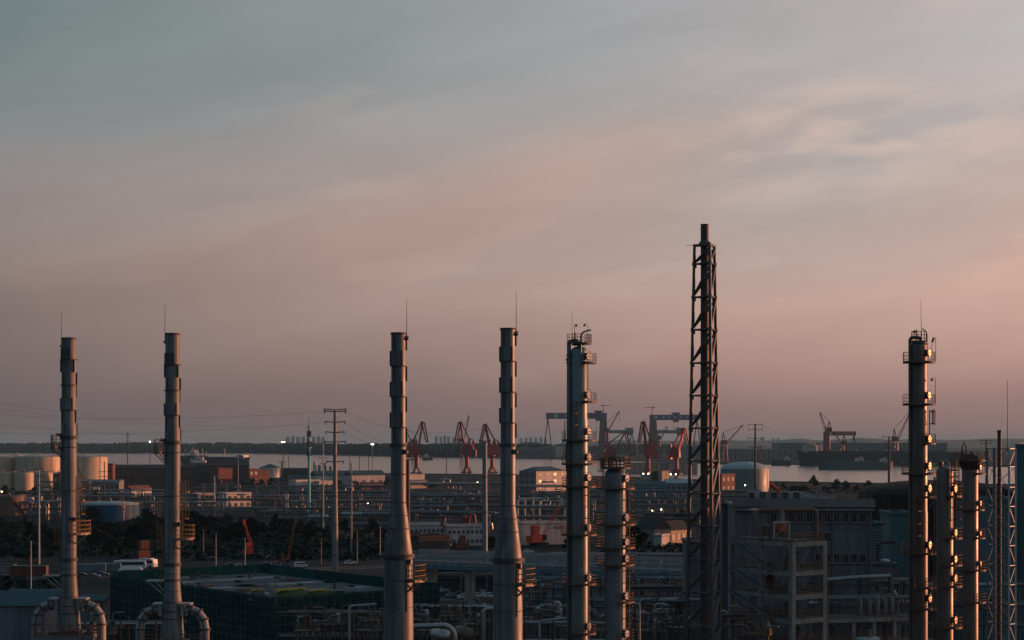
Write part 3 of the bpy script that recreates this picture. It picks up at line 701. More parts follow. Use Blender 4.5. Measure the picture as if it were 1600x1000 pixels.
MB().tube([(22 * s, -.2, Z(760)), (22 * s, -.2, 0)], .4 * s, 8).build('cable_conduit', 'galv', t_)
MB().tube([(17 * s, -1, Z(942)), (34 * s, -1, Z(942)), (37 * s, -1, Z(945)), (37 * s, -1, 0)], 1.3 * s, 8).build('reboiler_pipe', 'pipe_silver', t_)

# right-hand trio
t_, s, Z, RA = column(1436, 23.5, 533, 205, 'tallest dark column at right with glowing manhole covers and lightning rod', 'clad_dark',
    [(566, -120, 110, 13), (632, -110, 110, 13.5), (693, 15, 110, 13), (740, -150, 112, 14), (776, -20, 110, 14), (864, -130, 112, 15), (917, -30, 110, 14), (950, -120, 112, 14.5)],
    [(552, 56), (618, 56), (686, 56), (728, 56), (763, 56), (851, 56), (934, 56)], 6.2, [(660, 25.5), (800, 26.5)], 'columns with glowing manholes at right', 'cover_steel')
r = RA(560)
arc = [Vector((2.5 * s, 0, Z(533))), Vector((2.5 * s, 0, Z(530)))] + arc_pts((-1.5 * s, 0, Z(531)), (1, 0, 0), (0, 0, 1), 3.6 * s, 30, 90, 3) + arc_pts((-9.5 * s, 0, Z(532)), (1, 0, 0), (0, 0, 1), 4.6 * s, 90, 180, 5) + \
      [Vector((-14 * s, 0, Z(560))), Vector((-14 * s, -.3, 0))]
MB().tube(arc, 2.6 * s, 14).build('overhead_pipe', 'clad_dark', t_)
MB().cyl((0, 0, Z(536.5)), (0, 0, Z(534)), r * 1.02, None, 24).build('top_flange', 'dark_steel', t_)
railing(MB(), [Vector((q * s, -.4, Z(534))) for q in (-13, -8, -3, 2, 7, 10)], 1.25, .035).build('railing', 'dark_steel', t_)
vp = [Vector((11.5 * s, -.3, Z(545))), Vector((11.5 * s, -.3, Z(524)))] + arc_pts((1.5 * s, -.3, Z(524)), (1, 0, 0), (0, 0, 1), 10 * s, 0, 80, 6)
MB().tube(vp, .85 * s, 10).build('vent_pipe', 'dark_steel', t_)
MB().cyl((-5 * s, -.3, Z(534)), (-5 * s, -.3, Z(515)), .95 * s, None, 8).build('relief_valve', 'crane_red', t_)
MB().cyl((4.5 * s, 0, Z(534)), (2.5 * s, 0, Z(470)), .04, .02, 6).build('lightning_rod', 'dark_steel', t_)
goose_lamp(t_, (17.5 * s, -.8, Z(566)), 34 * s, 0.1); goose_lamp(t_, (24.5 * s, -.5, Z(566)), 38 * s, -4 * s); goose_lamp(t_, (24 * s, -.5, Z(632)), 41 * s, -6 * s)
goose_lamp(t_, (-11 * s, -.4, Z(534)), 17 * s, 3 * s)
ladder(t_, 80, RA(700), Z(690), Z(640), 'rail_rust'); ladder(t_, -20, RA(820), Z(864), Z(776), 'rail_rust')
MB().tube([(20 * s, -.7, Z(640)), (20 * s, -.7, Z(664)), (22.5 * s, -.7, Z(664)), (22.5 * s, -.7, Z(640))], .05, 6).build('cable_loop', 'dark_steel', t_)
br = MB()
for yy in (780, 920): br.bar((13 * s, -1.0, Z(yy)), (27 * s, -1.0, Z(yy)), .14); br.bar((13 * s, -1.0, Z(yy + 12)), (22 * s, -1.0, Z(yy)), .12); br.bar((24 * s, -1.0, Z(yy)), (32 * s, -1.0, Z(yy + 14)), .12)
br.build('pipe_support', 'steel', t_)

t_, s, Z, RA = column(1476, 26, 729, 199, 'middle dark column of the right trio under a bent overhead pipe', 'clad_dark',
    [(775, 0, 110, 13.5), (840, -20, 112, 14), (882, -40, 112, 14), (915, -30, 112, 14), (979, -60, 112, 14)],
    [(763, 56), (832, 56), (873, 56), (903, 56), (968, 56)], 6.0, (), 'columns with glowing manholes at right', 'cover_steel')
MB().tube([(-11 * s, -1.25, Z(719)), (-4 * s, -1.25, Z(718.5)), (0, -1.25, Z(720)), (2.6 * s, -1.25, Z(724)), (3.4 * s, -1.25, Z(730)), (3.4 * s, -1.25, Z(770))], .9 * s, 10).build('overhead_pipe', 'galv', t_)
MB().cyl((-6 * s, 0, Z(733)), (-6 * s, 0, Z(721)), 3.2 * s, None, 16).cyl((-6 * s, 0, Z(725)), (-6 * s, 0, Z(723)), 4.4 * s, None, 16).build('condenser', 'clad_dark', t_)
cg = MB()
for yy in (727, 736, 746, 756): railing(cg, [(6 * s, -1.35, Z(yy)), (12 * s, -1.3, Z(yy)), (19 * s, -1, Z(yy)), (19 * s, 1, Z(yy))], .62, .03)
for q, yq in ((6, -1.35), (19, -1)):
    cg.bar((q * s, yq, Z(765)), (q * s, yq, Z(722)), .08)
cg.build('stair_cage', 'rail_rust', t_)
ladder(t_, 80, RA(800), Z(840), Z(775), 'rail_rust')
MB().tube([(-17 * s, -.4, Z(745)), (-17 * s, -.4, 0)], 1.5 * s, 10).build('side_pipe', 'clad_dark', t_)

t_, s, Z, RA = column(1515.5, 25, 721, 222, 'rightmost column of the right trio with a flared top', 'clad_dark',
    [(719, -175, 178, 11), (740, 20, 112, 12), (796, -90, 112, 10), (840, 20, 110, 11), (890, -150, 112, 13), (940, -150, 112, 12)],
    [(730, 57), (786, 60), (833, 60), (880, 60)], 4.4, (), 'columns with glowing manholes at right', 'cover_steel')
r = RA(760)
MB().lathe([(r, Z(734)), (r * 1.25, Z(727)), (r * 1.6, Z(720.5)), (r * 1.6, Z(719.5))], 32).build('flared_top', 'clad_dark', t_)
MB().tube([(-12 * s, 0, Z(719)), (-12 * s, 0, Z(698)), (-9 * s, 0, Z(690)), (-6 * s, 0, Z(698)), (-5 * s, 0, Z(719))], .09, 8).tube([(-16 * s, 0, Z(719)), (-11 * s, 0, Z(701)), (-7 * s, 0, Z(719))], .07, 8).build('davit_frame', 'dark_steel', t_)
MB().box((-2 * s, 0, Z(714)), (1.2, 1.2, .8)).box((7 * s, .3, Z(715)), (.8, .8, .6)).cyl((3 * s, 0, Z(719)), (3 * s, 0, Z(706)), .22, None, 8).build('top_valves', 'dark_steel', t_)

# --- lattice flare tower
def flare(x, d, label):
    s = d / F; foot = W(x, 690, d); foot.z = 0; Z = lambda y: H - (y - HY) * s
    t_ = thing('flare_tower', label, 'flare stack', foot)
    th = (160, 280, 40)
    hw = lambda y: (18.6 + (y - 382) * (32.0 - 18.6) / (1000 - 382)) * s
    P_ = lambda k, y: Vector((hw(y) * math.cos(rad(th[k])), hw(y) * math.sin(rad(th[k])), Z(y)))
    yb = HY + H / s
    joints = [382 + 26] + [415 + 50.7 * i for i in range(1, 16)]
    joints = [412, 464, 515, 567, 618, 669, 720, 771, 822, 874, 925, 977, 1030, 1085, 1140]
    for k in range(3):
        MB().cyl(P_(k, yb), P_(k, 381), 3.3 * s, 2.5 * s, 12).build('leg', 'flare_steel', t_)
    MB().cyl((-2 * s, .3, 0), (-2 * s, .3, Z(350)), 7.0 * s, 6.3 * s, 20).build('riser', 'riser_rust', t_)
    MB().cyl((-2 * s, .3, Z(358)), (-2 * s, .3, Z(357)), 6.8 * s, None, 20).cyl((-2 * s, .3, Z(351)), (-2 * s, .3, Z(350)), 6.9 * s, None, 20).build('flare_tip', 'riser_rust', t_)
    MB().lathe([(7 * s, Z(376)), (10 * s, Z(381)), (10 * s, Z(382.5))], 14, (-2 * s, .3, 0)).build('riser_collar', 'flare_steel', t_)
    top = MB()
    for k in range(3): top.bar(P_(k, 383), P_((k + 1) % 3, 383), .3, .32); top.bar(P_(k, 383), (-2 * s, .3, Z(383)), .2, .25)
    top.build('top_frame', 'flare_steel', t_)
    MB().cyl(P_(0, 382), P_(0, 382) + Vector((-14 * s, 0, -.08)), .05, .025, 6).build('lightning_rod', 'dark_steel', t_)
    for i, y in enumerate(joints):
        if Z(y) < 1: break
        for k in range(3):
            a, b = P_(k, y), P_((k + 1) % 3, y)
            MB().cyl(a, b, 1.4 * s, None, 8).build('strut', 'flare_steel', t_)
        for k in range(3):
            g_ = MB(); g_.cyl(P_(k, y + 2.5), P_(k, y - 2.5), 3.6 * s, 3.6 * s, 8)
            v = (P_((k + 1) % 3, y) - P_(k, y)).normalized()
            g_.box(P_(k, y + 3) + v * 3.4 * s, (3.0 * s, .08, 7 * s), math.atan2(v.y, v.x))
            g_.build('gusset', 'flare_steel', t_)
        gd = MB()
        for k in range(3): gd.bar(P_(k, y), (-2 * s, .3, Z(y)), .12)
        gd.sector(7.0 * s, 8.6 * s, Z(y) - .14, Z(y) + .14, 0, 360, 14, (-2 * s, .3, 0)).build('riser_guide', 'flare_steel', t_)
        y0 = joints[i - 1] if i else 384
        for k, (a, b) in enumerate(((0, 1), (1, 2), (0, 2))):
            MB().cyl(P_(a, y - 2), P_(b, y0 + 4), (2.7 if k == 1 else 1.8) * s, None, 8).build('brace', 'flare_steel', t_)
    return t_
flare(1103.5, 240, 'tall lattice flare tower with a dark riser pipe, tallest thing in view')

# --- pale lattice mast at the right edge with its stub flue and thin rod
def lattice_mast():
    d = 190; s = d / F; foot = W(1567, 690, d); foot.z = 0; Z = lambda y: H - (y - HY) * s
    t_ = thing('lattice_mast', 'pale square lattice mast with stub flue at the right edge, before the teal building', 'mast', foot)
    c = [(-19.5 * s, 1.3), (5.5 * s, -1.0), (19.5 * s, -.1), (-5.5 * s, 2.2)]; n = 4
    rows = [701, 729, 761, 791, 822, 852, 883, 913, 944, 974, 1005, 1040, 1080, 1120, 1170, 1220, 1270]
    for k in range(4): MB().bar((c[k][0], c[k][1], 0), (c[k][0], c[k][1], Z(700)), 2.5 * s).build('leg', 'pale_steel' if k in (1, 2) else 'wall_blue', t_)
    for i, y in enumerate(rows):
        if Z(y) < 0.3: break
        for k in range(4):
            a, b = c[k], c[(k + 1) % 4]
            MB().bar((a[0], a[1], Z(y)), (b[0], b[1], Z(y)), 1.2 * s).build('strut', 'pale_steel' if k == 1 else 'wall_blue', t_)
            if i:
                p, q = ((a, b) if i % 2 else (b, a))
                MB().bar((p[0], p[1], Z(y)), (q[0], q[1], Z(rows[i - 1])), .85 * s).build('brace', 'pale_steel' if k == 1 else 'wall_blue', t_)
    MB().cyl((-1.8 * s, .9, 0), (-1.8 * s, .9, Z(672)), 3.3 * s, 3.1 * s, 16).lathe([(3.1 * s, Z(675)), (3.7 * s, Z(675)), (3.7 * s, Z(672)), (2.6 * s, Z(672))], 16, (-1.8 * s, .9, 0)).build('flue', 'dark_steel', t_)
    MB().cyl((-7 * s, 1.3, 0), (-7 * s, 1.3, Z(705)), 1.5 * s, None, 10).build('pipe', 'wall_blue', t_)
    MB().cyl((3.2 * s, -1.0, Z(705)), (3.2 * s, -1.0, Z(594)), .05, .022, 6).build('lightning_rod', 'dark_steel', t_)
lattice_mast()

# ------------------------------------------------------------------ across the river: shipyard cranes, halls, ships, skyline
def goliath(x0, x1, ytop, gh, ybase, label, rigid_right=True, girder='gantry_blue', leg='gantry_leg', trolley=None, emblem=None, group='shipyard gantry cranes', letters=None, lw=17, mast=None, rz=0.0):
    d = GD(ybase); s = d / F; c = G((x0 + x1) / 2, ybase); Lh = (x1 - x0) / 2 * s; zt = H - (ytop - HY) * s; g_h = gh * s
    t_ = thing('gantry_crane', label, 'gantry crane', c, rz, group)
    MB().box((0, 0, zt - g_h / 2), (2 * Lh, 9, g_h)).build('girder', girder, t_)
    sg = 1 if rigid_right else -1
    # rigid leg: tapered plate box
    xt = sg * (Lh - lw * .32 * s); w0 = lw * .3 * s; w1 = lw * .5 * s; zb = zt - g_h
    MB().prism_xz([(xt - w0, zb + .02), (xt + w0, zb + .02), (xt + w1, 2), (xt - w1, 2)][::-1], -4, 4).build('rigid_leg', leg, t_)
    MB().box((xt, 0, 1.2), (w1 * 2.3, 16, 2.4)).build('bogie', 'dark_steel', t_)
    xf = -sg * (Lh - 3 * s)
    for q in (-1, 1): MB().bar((xf, 0, zb - .5), (xf + q * 8 * s, 0, 2), 1.9 * s * .8).build('shear_leg', leg, t_)
    MB().box((xf, 0, 1.2), (18 * s, 10, 2.4)).build('bogie', 'dark_steel', t_)
    MB().cyl((xf, -3, zb - .2), (xf, 3, zb - .2), 1.6 * s, None, 10).build('hinge', 'dark_steel', t_)
    if trolley is not None:
        xx = (trolley - (x0 + x1) / 2) * s
        tr = MB().box((xx, 0, zt + 2.2 * s), (13 * s, 11, 2.6 * s)).build('trolley', girder, t_)
        MB().box((xx, 0, zt + .5 * s), (9 * s, 8, 1.2 * s)).build('wheels', girder, tr)
        MB().box((xx, 0, zb - 1.5 * s), (9 * s, 7, 3 * s)).build('hoist', girder, tr)
        for q in (-3, 3): MB().cyl((xx + q * s, 0, zb - 2 * s), (xx + q * s, 0, zb - 20 * s), .5, None, 5).build('rope', 'dark_steel', tr)
    if mast is not None:
        xx = (mast[0] - (x0 + x1) / 2) * s
        mm = MB().cyl((xx, 0, zt), (xx, 0, zt + 11 * s), .55 * s, None, 6).build('mast', 'dark_steel', t_)
        MB().box((xx + mast[1] * 4 * s, 0, zt + 11.3 * s), (15 * s, 1.2, .8 * s)).box((xx - mast[1] * 2.2 * s, 0, zt + 11.6 * s), (3 * s, 1.6, 1.8 * s)).build('jib', 'dark_steel', mm)
    if emblem is not None:
        xx = (emblem - (x0 + x1) / 2) * s
        MB().cyl((xx, -4.5, zt - g_h / 2), (xx, -4.75, zt - g_h / 2), gh * .32 * s, None, 16).build('emblem', 'letter_white', t_)
    if letters:
        a, b, n = letters
        for i in range(n):
            xx = (a + (b - a) * i / (n - 1) - (x0 + x1) / 2) * s; hh = gh * .24 * s; ww = (b - a) / n * .30 * s; zc = zt - g_h / 2
            MB().box((xx, -4.6, zc + hh * .8), (2 * ww, .2, hh * .35)).box((xx, -4.6, zc - hh * .1), (1.7 * ww, .2, hh * .3)).box((xx + ww * .1, -4.62, zc - hh * .2), (ww * .3, .2, hh * 1.6)).box((xx - ww * .8, -4.6, zc - hh * .9), (ww * .35, .2, hh * .7)).build('lettering', 'letter_white', t_)
    return t_
goliath(853, 948, 645, 9.5, 716, 'blue-grey shipyard gantry crane behind the tall green column', True, trolley=935, emblem=869, letters=(884, 918, 4), mast=(943, 1))
goliath(1015, 1092, 648, 8.5, 715, 'blue-grey shipyard gantry crane behind the lattice flare', False, trolley=1056, emblem=1025, letters=(1036, 1082, 6), mast=(1019, -1))
goliath(940, 990, 672, 5, 709, 'small far gantry crane between the tall column and pale crane jib', False, lw=9, trolley=983)
goliath(1018, 1070, 672, 5.2, 709, 'small far gantry crane under the wide girder near the flare', False, lw=9, trolley=1062, emblem=1022)
goliath(1287, 1337, 674, 6.5, 722, 'red shipyard gantry crane standing behind the dark moored ship', False, 'gantry_red', 'gantry_red', emblem=1297.5, letters=(1307, 1332, 6), lw=12)

def portal_crane(x, ybase, label, mirror=1, k=1.0, luff=0.0, matn='crane_red', bright=None, d=None, group='red portal cranes along the near quay', yaw=8):
    d = d or GD(ybase); s = d / F * k; base = W(x, ybase, d); base.z = 0
    t_ = thing('portal_crane', label, 'crane', base, rad(yaw), group)
    m = mirror; bright = bright or matn
    for q in ((-1, -1), (1, -1), (-1, 1), (1, 1)):
        MB().bar((q[0] * 5.5 * s, q[1] * 5 * s, 0), (q[0] * 2.4 * s, q[1] * 2.4 * s, 9 * s), 1.9 * s).build('leg', matn, t_)
    MB().box((0, 0, 1.2 * s), (17 * s, 13 * s, 1.3 * s)).build('sill', 'dark_steel', t_)
    MB().lathe([(4.2 * s, 8 * s), (3.5 * s, 10 * s), (3.1 * s, 26 * s), (5.0 * s, 27 * s), (5.0 * s, 29 * s)], 14).build('pedestal', matn, t_)
    MB().prism_xz([(-6.5 * m * s, 28.5 * s), (10.5 * m * s, 28.5 * s), (11 * m * s, 40 * s), (5.5 * m * s, 47 * s), (-5.5 * m * s, 42 * s)][::m], -3.6 * s, 3.6 * s).build('machinery_house', matn, t_)
    MB().box((12 * m * s, 0, 31 * s), (6 * s, 6.4 * s, 12 * s)).build('counterweight', bright, t_)
    MB().box((-5 * m * s, -3.2 * s, 38 * s), (3.6 * s, 3 * s, 4.6 * s)).build('cab', matn, t_)
    fr = MB()
    for q in (-1, 1):
        fr.bar((8 * m * s, q * 2.6 * s, 37 * s), (3.5 * m * s, q * 1.6 * s, 54 * s), 1.2 * s); fr.bar((-1 * m * s, q * 2.6 * s, 38 * s), (3.5 * m * s, q * 1.6 * s, 54 * s), 1.1 * s)
    fr.bar((3.5 * m * s, -2 * s, 54 * s), (3.5 * m * s, 2 * s, 54 * s), 1.4 * s).box((1.5 * m * s, 0, 46 * s), (8 * s, 4 * s, 1 * s)).build('frame', matn, t_)
    MB().bar((10 * m * s, 0, 52 * s), (3.5 * m * s, 0, 54 * s), 1.6 * s).box((11 * m * s, 0, 48 * s), (3.4 * s, 4 * s, 5.5 * s)).bar((11 * m * s, 0, 46 * s), (9 * m * s, 0, 37 * s), 1.0 * s).build('luffing_weight', matn, t_)
    ax, az = (-9 - luff) * m * s, (80 - luff * .7) * s
    bm_ = MB()
    for q in (-1, 1): bm_.bar((-2 * m * s, q * 2.2 * s, 35 * s), (ax, q * 1.0 * s, az), 2.8 * s, 2.4 * s)
    for f_ in (.25, .5, .75): bm_.bar((-2 * m * s * (1 - f_) + ax * f_, -2 * s, 35 * s * (1 - f_) + az * f_), (-2 * m * s * (1 - f_) + ax * f_, 2 * s, 35 * s * (1 - f_) + az * f_), 1.1 * s)
    bm_.build('boom', bright, t_)
    MB().bar((3.5 * m * s, 0, 54 * s), (ax + 1.5 * m * s, 0, az + 1.2 * s), 1.8 * s).build('tie_bar', matn, t_)
    fx, fz = ax - (8.5 + luff * .2) * m * s, az - 29 * s
    fj = MB()
    fj.bar((ax + 2 * m * s, 0, az + .8 * s), (ax - 3 * m * s, 0, az - .5 * s), 2.2 * s)
    fj.bar((ax - 3 * m * s, 0, az), (fx, 0, fz), 2.0 * s); fj.bar((ax + .5 * m * s, 0, az - 1 * s), (fx + 3.5 * m * s, 0, fz + 1 * s), 1.8 * s)
    for f_ in (.3, .6, .9): fj.bar((ax - 3 * m * s + (fx - ax + 3 * m * s) * f_, 0, az + (fz - az) * f_), (ax + .5 * m * s + (fx + 3 * m * s - ax) * f_, 0, az - 1 * s + (fz + 2 * s - az) * min(1, f_ + .08)), .8 * s)
    fj.build('fly_jib', matn, t_)
    hk = MB().cyl((fx, 0, fz), (fx, 0, fz - 3 * s), .5 * s, None, 6).box((fx + 1.4 * m * s, 0, fz - .8 * s), (4.2 * s, 2 * s, 2.2 * s)).build('jib_head', 'dark_steel', t_)
    return t_
portal_crane(651, 740, 'red portal crane with jib leaning right, beside the first cone stack', -1, 1.0, 0)
portal_crane(729.5, 739, 'red portal crane leaning left, midway between the two cone stacks', 1, 1.0, 1.5, yaw=-14)
portal_crane(769, 739, 'red portal crane half hidden behind the second cone stack', 1, .97, 3, yaw=22)
portal_crane(956, 741, 'dark red portal crane with low boom, right of the tall green column', -1, .92, 13, yaw=0)
portal_crane(1012.5, 742, 'red portal crane with peaked boom, left of the lattice flare', 1, 1.02, -1.5, yaw=16)
portal_crane(1057, 741, 'red portal crane with its boom coloured sunlit orange, just left of the lattice flare', -1, .93, 5, 'crane_red', 'crane_orange', yaw=-30)  # orange on boom and counterweight stands for evening sun on red paint

def jib_crane(x, ybase, ytop, cab_y, tip, label, matn='crane_red', d=None, group='luffing jib cranes of the shipyard', w=2.2, tower_w=None, a_frame=9):
    d = d or GD(ybase); s = d / F; base = W(x, ybase, d); base.z = 0; Z = lambda y: H - (y - HY) * s
    t_ = thing('jib_crane', label, 'crane', base, 0, group); tw = (tower_w or 5) * s
    tx = (tip[0] - x) * s; m = 1 if tx > 0 else -1
    for q in ((-1, -1), (1, -1), (1, 1), (-1, 1)):
        MB().bar((q[0] * tw * .75, q[1] * tw * .75, 0), (q[0] * tw * .42, q[1] * tw * .42, Z(cab_y + 4)), 1.1 * s).build('leg', matn, t_)
    br = MB(); n = 5; zz = [Z(cab_y + 4) * i / n for i in range(n + 1)]
    for i in range(n):
        for q in (-1, 1):
            f0, f1 = .75 - .33 * i / n, .75 - .33 * (i + 1) / n
            br.bar((-tw * f0, q * tw * f0, zz[i]), (tw * f1, q * tw * f1, zz[i + 1]), .6 * s)
    br.build('brace', matn, t_)
    MB().box((-m * 1.5 * s, 0, Z(cab_y)), (10 * s, 6 * s, 6.5 * s)).build('machinery_house', matn, t_)
    MB().box((m * 3.5 * s, -2.5 * s, Z(cab_y - 2)), (2.6 * s, 2 * s, 3.4 * s)).build('cab', 'letter_white', t_)
    jb = MB()
    p0 = Vector((m * 3 * s, 0, Z(cab_y))); p1 = Vector((tx, 0, Z(tip[1])))
    u = (p1 - p0); nrm = Vector((-u.z, 0, u.x)).normalized() * w * .55 * s
    for off in (nrm, -nrm):
        jb.bar(p0 + off, p1 + off * .3, .75 * s)
    for i in range(10):
        a, b = i / 10, (i + 1) / 10
        jb.bar(p0 + u * a + nrm * (1 - .7 * a) * (1 if i % 2 else -1), p0 + u * b + nrm * (1 - .7 * b) * (-1 if i % 2 else 1), .5 * s)
    jb.build('boom', matn, t_)
    at = Vector((-m * 3 * s, 0, Z(cab_y - a_frame - 4)))
    MB().bar((-m * 5 * s, 0, Z(cab_y)), at, 1.2 * s).bar((m * 1 * s, 0, Z(cab_y)), at, 1.2 * s).build('frame', matn, t_)
    MB().cyl(at, p1, .3 * s, None, 5).build('stay_rope', 'dark_steel', t_)
    MB().cyl(p1, p1 + Vector((0, 0, -16 * s)), .22 * s, None, 5).build('hoist_rope', 'dark_steel', t_)
    return t_
jib_crane(1293, 722, 644, 671, (1281, 644), 'jib crane with dark boom rising over the red gantry', 'crane_red', w=3.0)
jib_crane(1316, 722, 668, 692, (1305, 676), 'low red jib crane under the red gantry girder', 'crane_red')
jib_crane(1400, 724, 650, 686, (1424, 640), 'red jib crane left of the tallest dark column', 'crane_red', w=3.0, a_frame=12)
jib_crane(1133, 721, 664, 691, (1161, 664), 'pale red jib crane right of the lattice flare, boom raised right', 'crane_red', a_frame=11)
jib_crane(948, 718, 642, 672, (968, 642), 'grey jib crane with raised boom above the far gantry crane', 'gantry_leg', a_frame=4)
jib_crane(646, 722, 668, 690, (632, 668), 'thin grey jib crane behind the leaning portal crane', 'gantry_leg', w=1.4, tower_w=3, a_frame=6)
jib_crane(722, 722, 648, 688, (733, 648), 'thin rust-red jib crane rising behind the middle portal crane', 'gantry_leg', w=1.4, tower_w=3, a_frame=4)
jib_crane(1030, 716, 666, 684, (1043, 666), 'small rust-red jib crane under the girder beside the flare', 'gantry_leg', w=1.4, tower_w=3, a_frame=4)

def hall(x0, x1, ytop, ybase, label, wall, roof, ridge=0.0, depth=60, rz=0, bays=0, group=None, name='shipyard_hall', doors=0, cat='building'):
    d = GD(ybase); s = d / F; c = G((x0 + x1) / 2, ybase); w = (x1 - x0) * s; hgt = H - (ytop - HY) * s
    t_ = thing(name, label, cat, c, rad(rz), group)
    rdg = ridge * s
    MB().box((0, depth / 2, hgt / 2), (w, depth, hgt)).build('wall', wall, t_)
    if rdg:
        MB().add([(-w / 2 - .5, -.5, hgt), (w / 2 + .5, -.5, hgt), (w / 2 + .5, depth + .5, hgt), (-w / 2 - .5, depth + .5, hgt), (-w / 2 - .5, depth / 2, hgt + rdg), (w / 2 + .5, depth / 2, hgt + rdg)],
                 [(0, 1, 5, 4), (2, 3, 4, 5), (1, 2, 5), (3, 0, 4), (3, 2, 1, 0)]).build('roof', roof, t_)
    else: MB().box((0, depth / 2, hgt + .5), (w + 1, depth + 1, 1.0)).build('roof', roof, t_)
    if bays:
        p0 = MB().box((0, -.25, hgt * .48), (w / bays * .12, .5, hgt * .92)).build('pilaster', roof, t_, (-w / 2 + w / bays * .5, 0, 0))
        for i in range(1, bays): inst(p0, t_, (-w / 2 + w / bays * (i + .5), 0, 0))
    for i in range(doors):
        MB().box((-w / 2 + w / doors * (i + .5), -.12, hgt * .27), (w / doors * .3, .24, hgt * .5)).build('door', 'dark_steel', t_)
    return t_
hall(808, 862, 702, 716, 'long dark shipyard hall left of the gantry crane legs', 'gantry_blue', 'roof_dark', 3, 120, bays=9)
hall(868, 880, 697, 714, 'small pale hall beside the shear legs of the gantry crane', 'wall_white', 'roof_grey', 0, 40)
hall(816, 842, 693, 713, 'higher dark hall behind the long shipyard hall', 'gantry_blue', 'roof_dark', 2, 120)
hall(1218, 1480, 692.5, 712, 'very long greenish shipyard shed behind the moored ship', 'hull_teal', 'roof_dark', 0, 160, bays=26, doors=9)
hall(1128, 1248, 703, 720, 'long grey riverside shed left of the moored ship', 'wall_grey', 'roof_dark', 1.5, 60, bays=14)
hall(1060, 1130, 697, 716, 'grey hall across the river seen through the flare lattice', 'wall_grey', 'roof_grey', 2, 80, bays=7)
hall(980, 1046, 724, 739, 'long pinkish warehouse wall behind the red portal cranes', 'wall_cream', 'roof_grey', 0, 40, bays=8)
hall(1046, 1090, 724.5, 739.5, 'pinkish warehouse end beside the sunlit-orange portal crane', 'wall_cream', 'roof_grey', 0, 40, bays=5)
hall(902, 944, 698, 716, 'dim hall far behind the tall green column', 'gantry_blue', 'roof_dark', 1, 60, bays=4)

# faint city towers beyond everything
sky_x = [(450, 683), (458, 682), (466, 682.5), (474, 683), (482, 682), (490, 682.5), (498, 682), (505, 683), (620, 687), (682, 681.5), (689, 683), (695, 681), (701, 682), (709, 684), (716, 686),
         (814, 685), (822, 684), (829, 683.5), (837, 684.5), (845, 683.5), (852, 685), (1180, 686), (1191, 684), (1208, 686), (1216, 685.5)]
for i, (x, y) in enumerate(sky_x):
    d = 15500 + (i * 37 % 7) * 90; s = d / F; p = W(x, y, d); c = Vector((p.x, d, 0))
    t_ = thing('apartment_tower', ORD[i] + ' hazy apartment tower from the left along the far skyline', 'tower block', c, 0, 'far skyline towers')
    wv = (6.2 if i < 8 else 4.6) * s
    MB().box((0, 0, p.z / 2), (wv, 24, p.z)).build('wall', 'tower_far', t_)
    MB().box((wv * .1, 0, p.z + 2.5), (wv * .35, 10, 5)).build('lift_house', 'tower_far', t_)
    for k in range(3): MB().box((wv * (k - 1) * .3, -12.2, p.z * .52), (wv * .12, .4, p.z * .88)).build('window', 'pane_dark', t_)

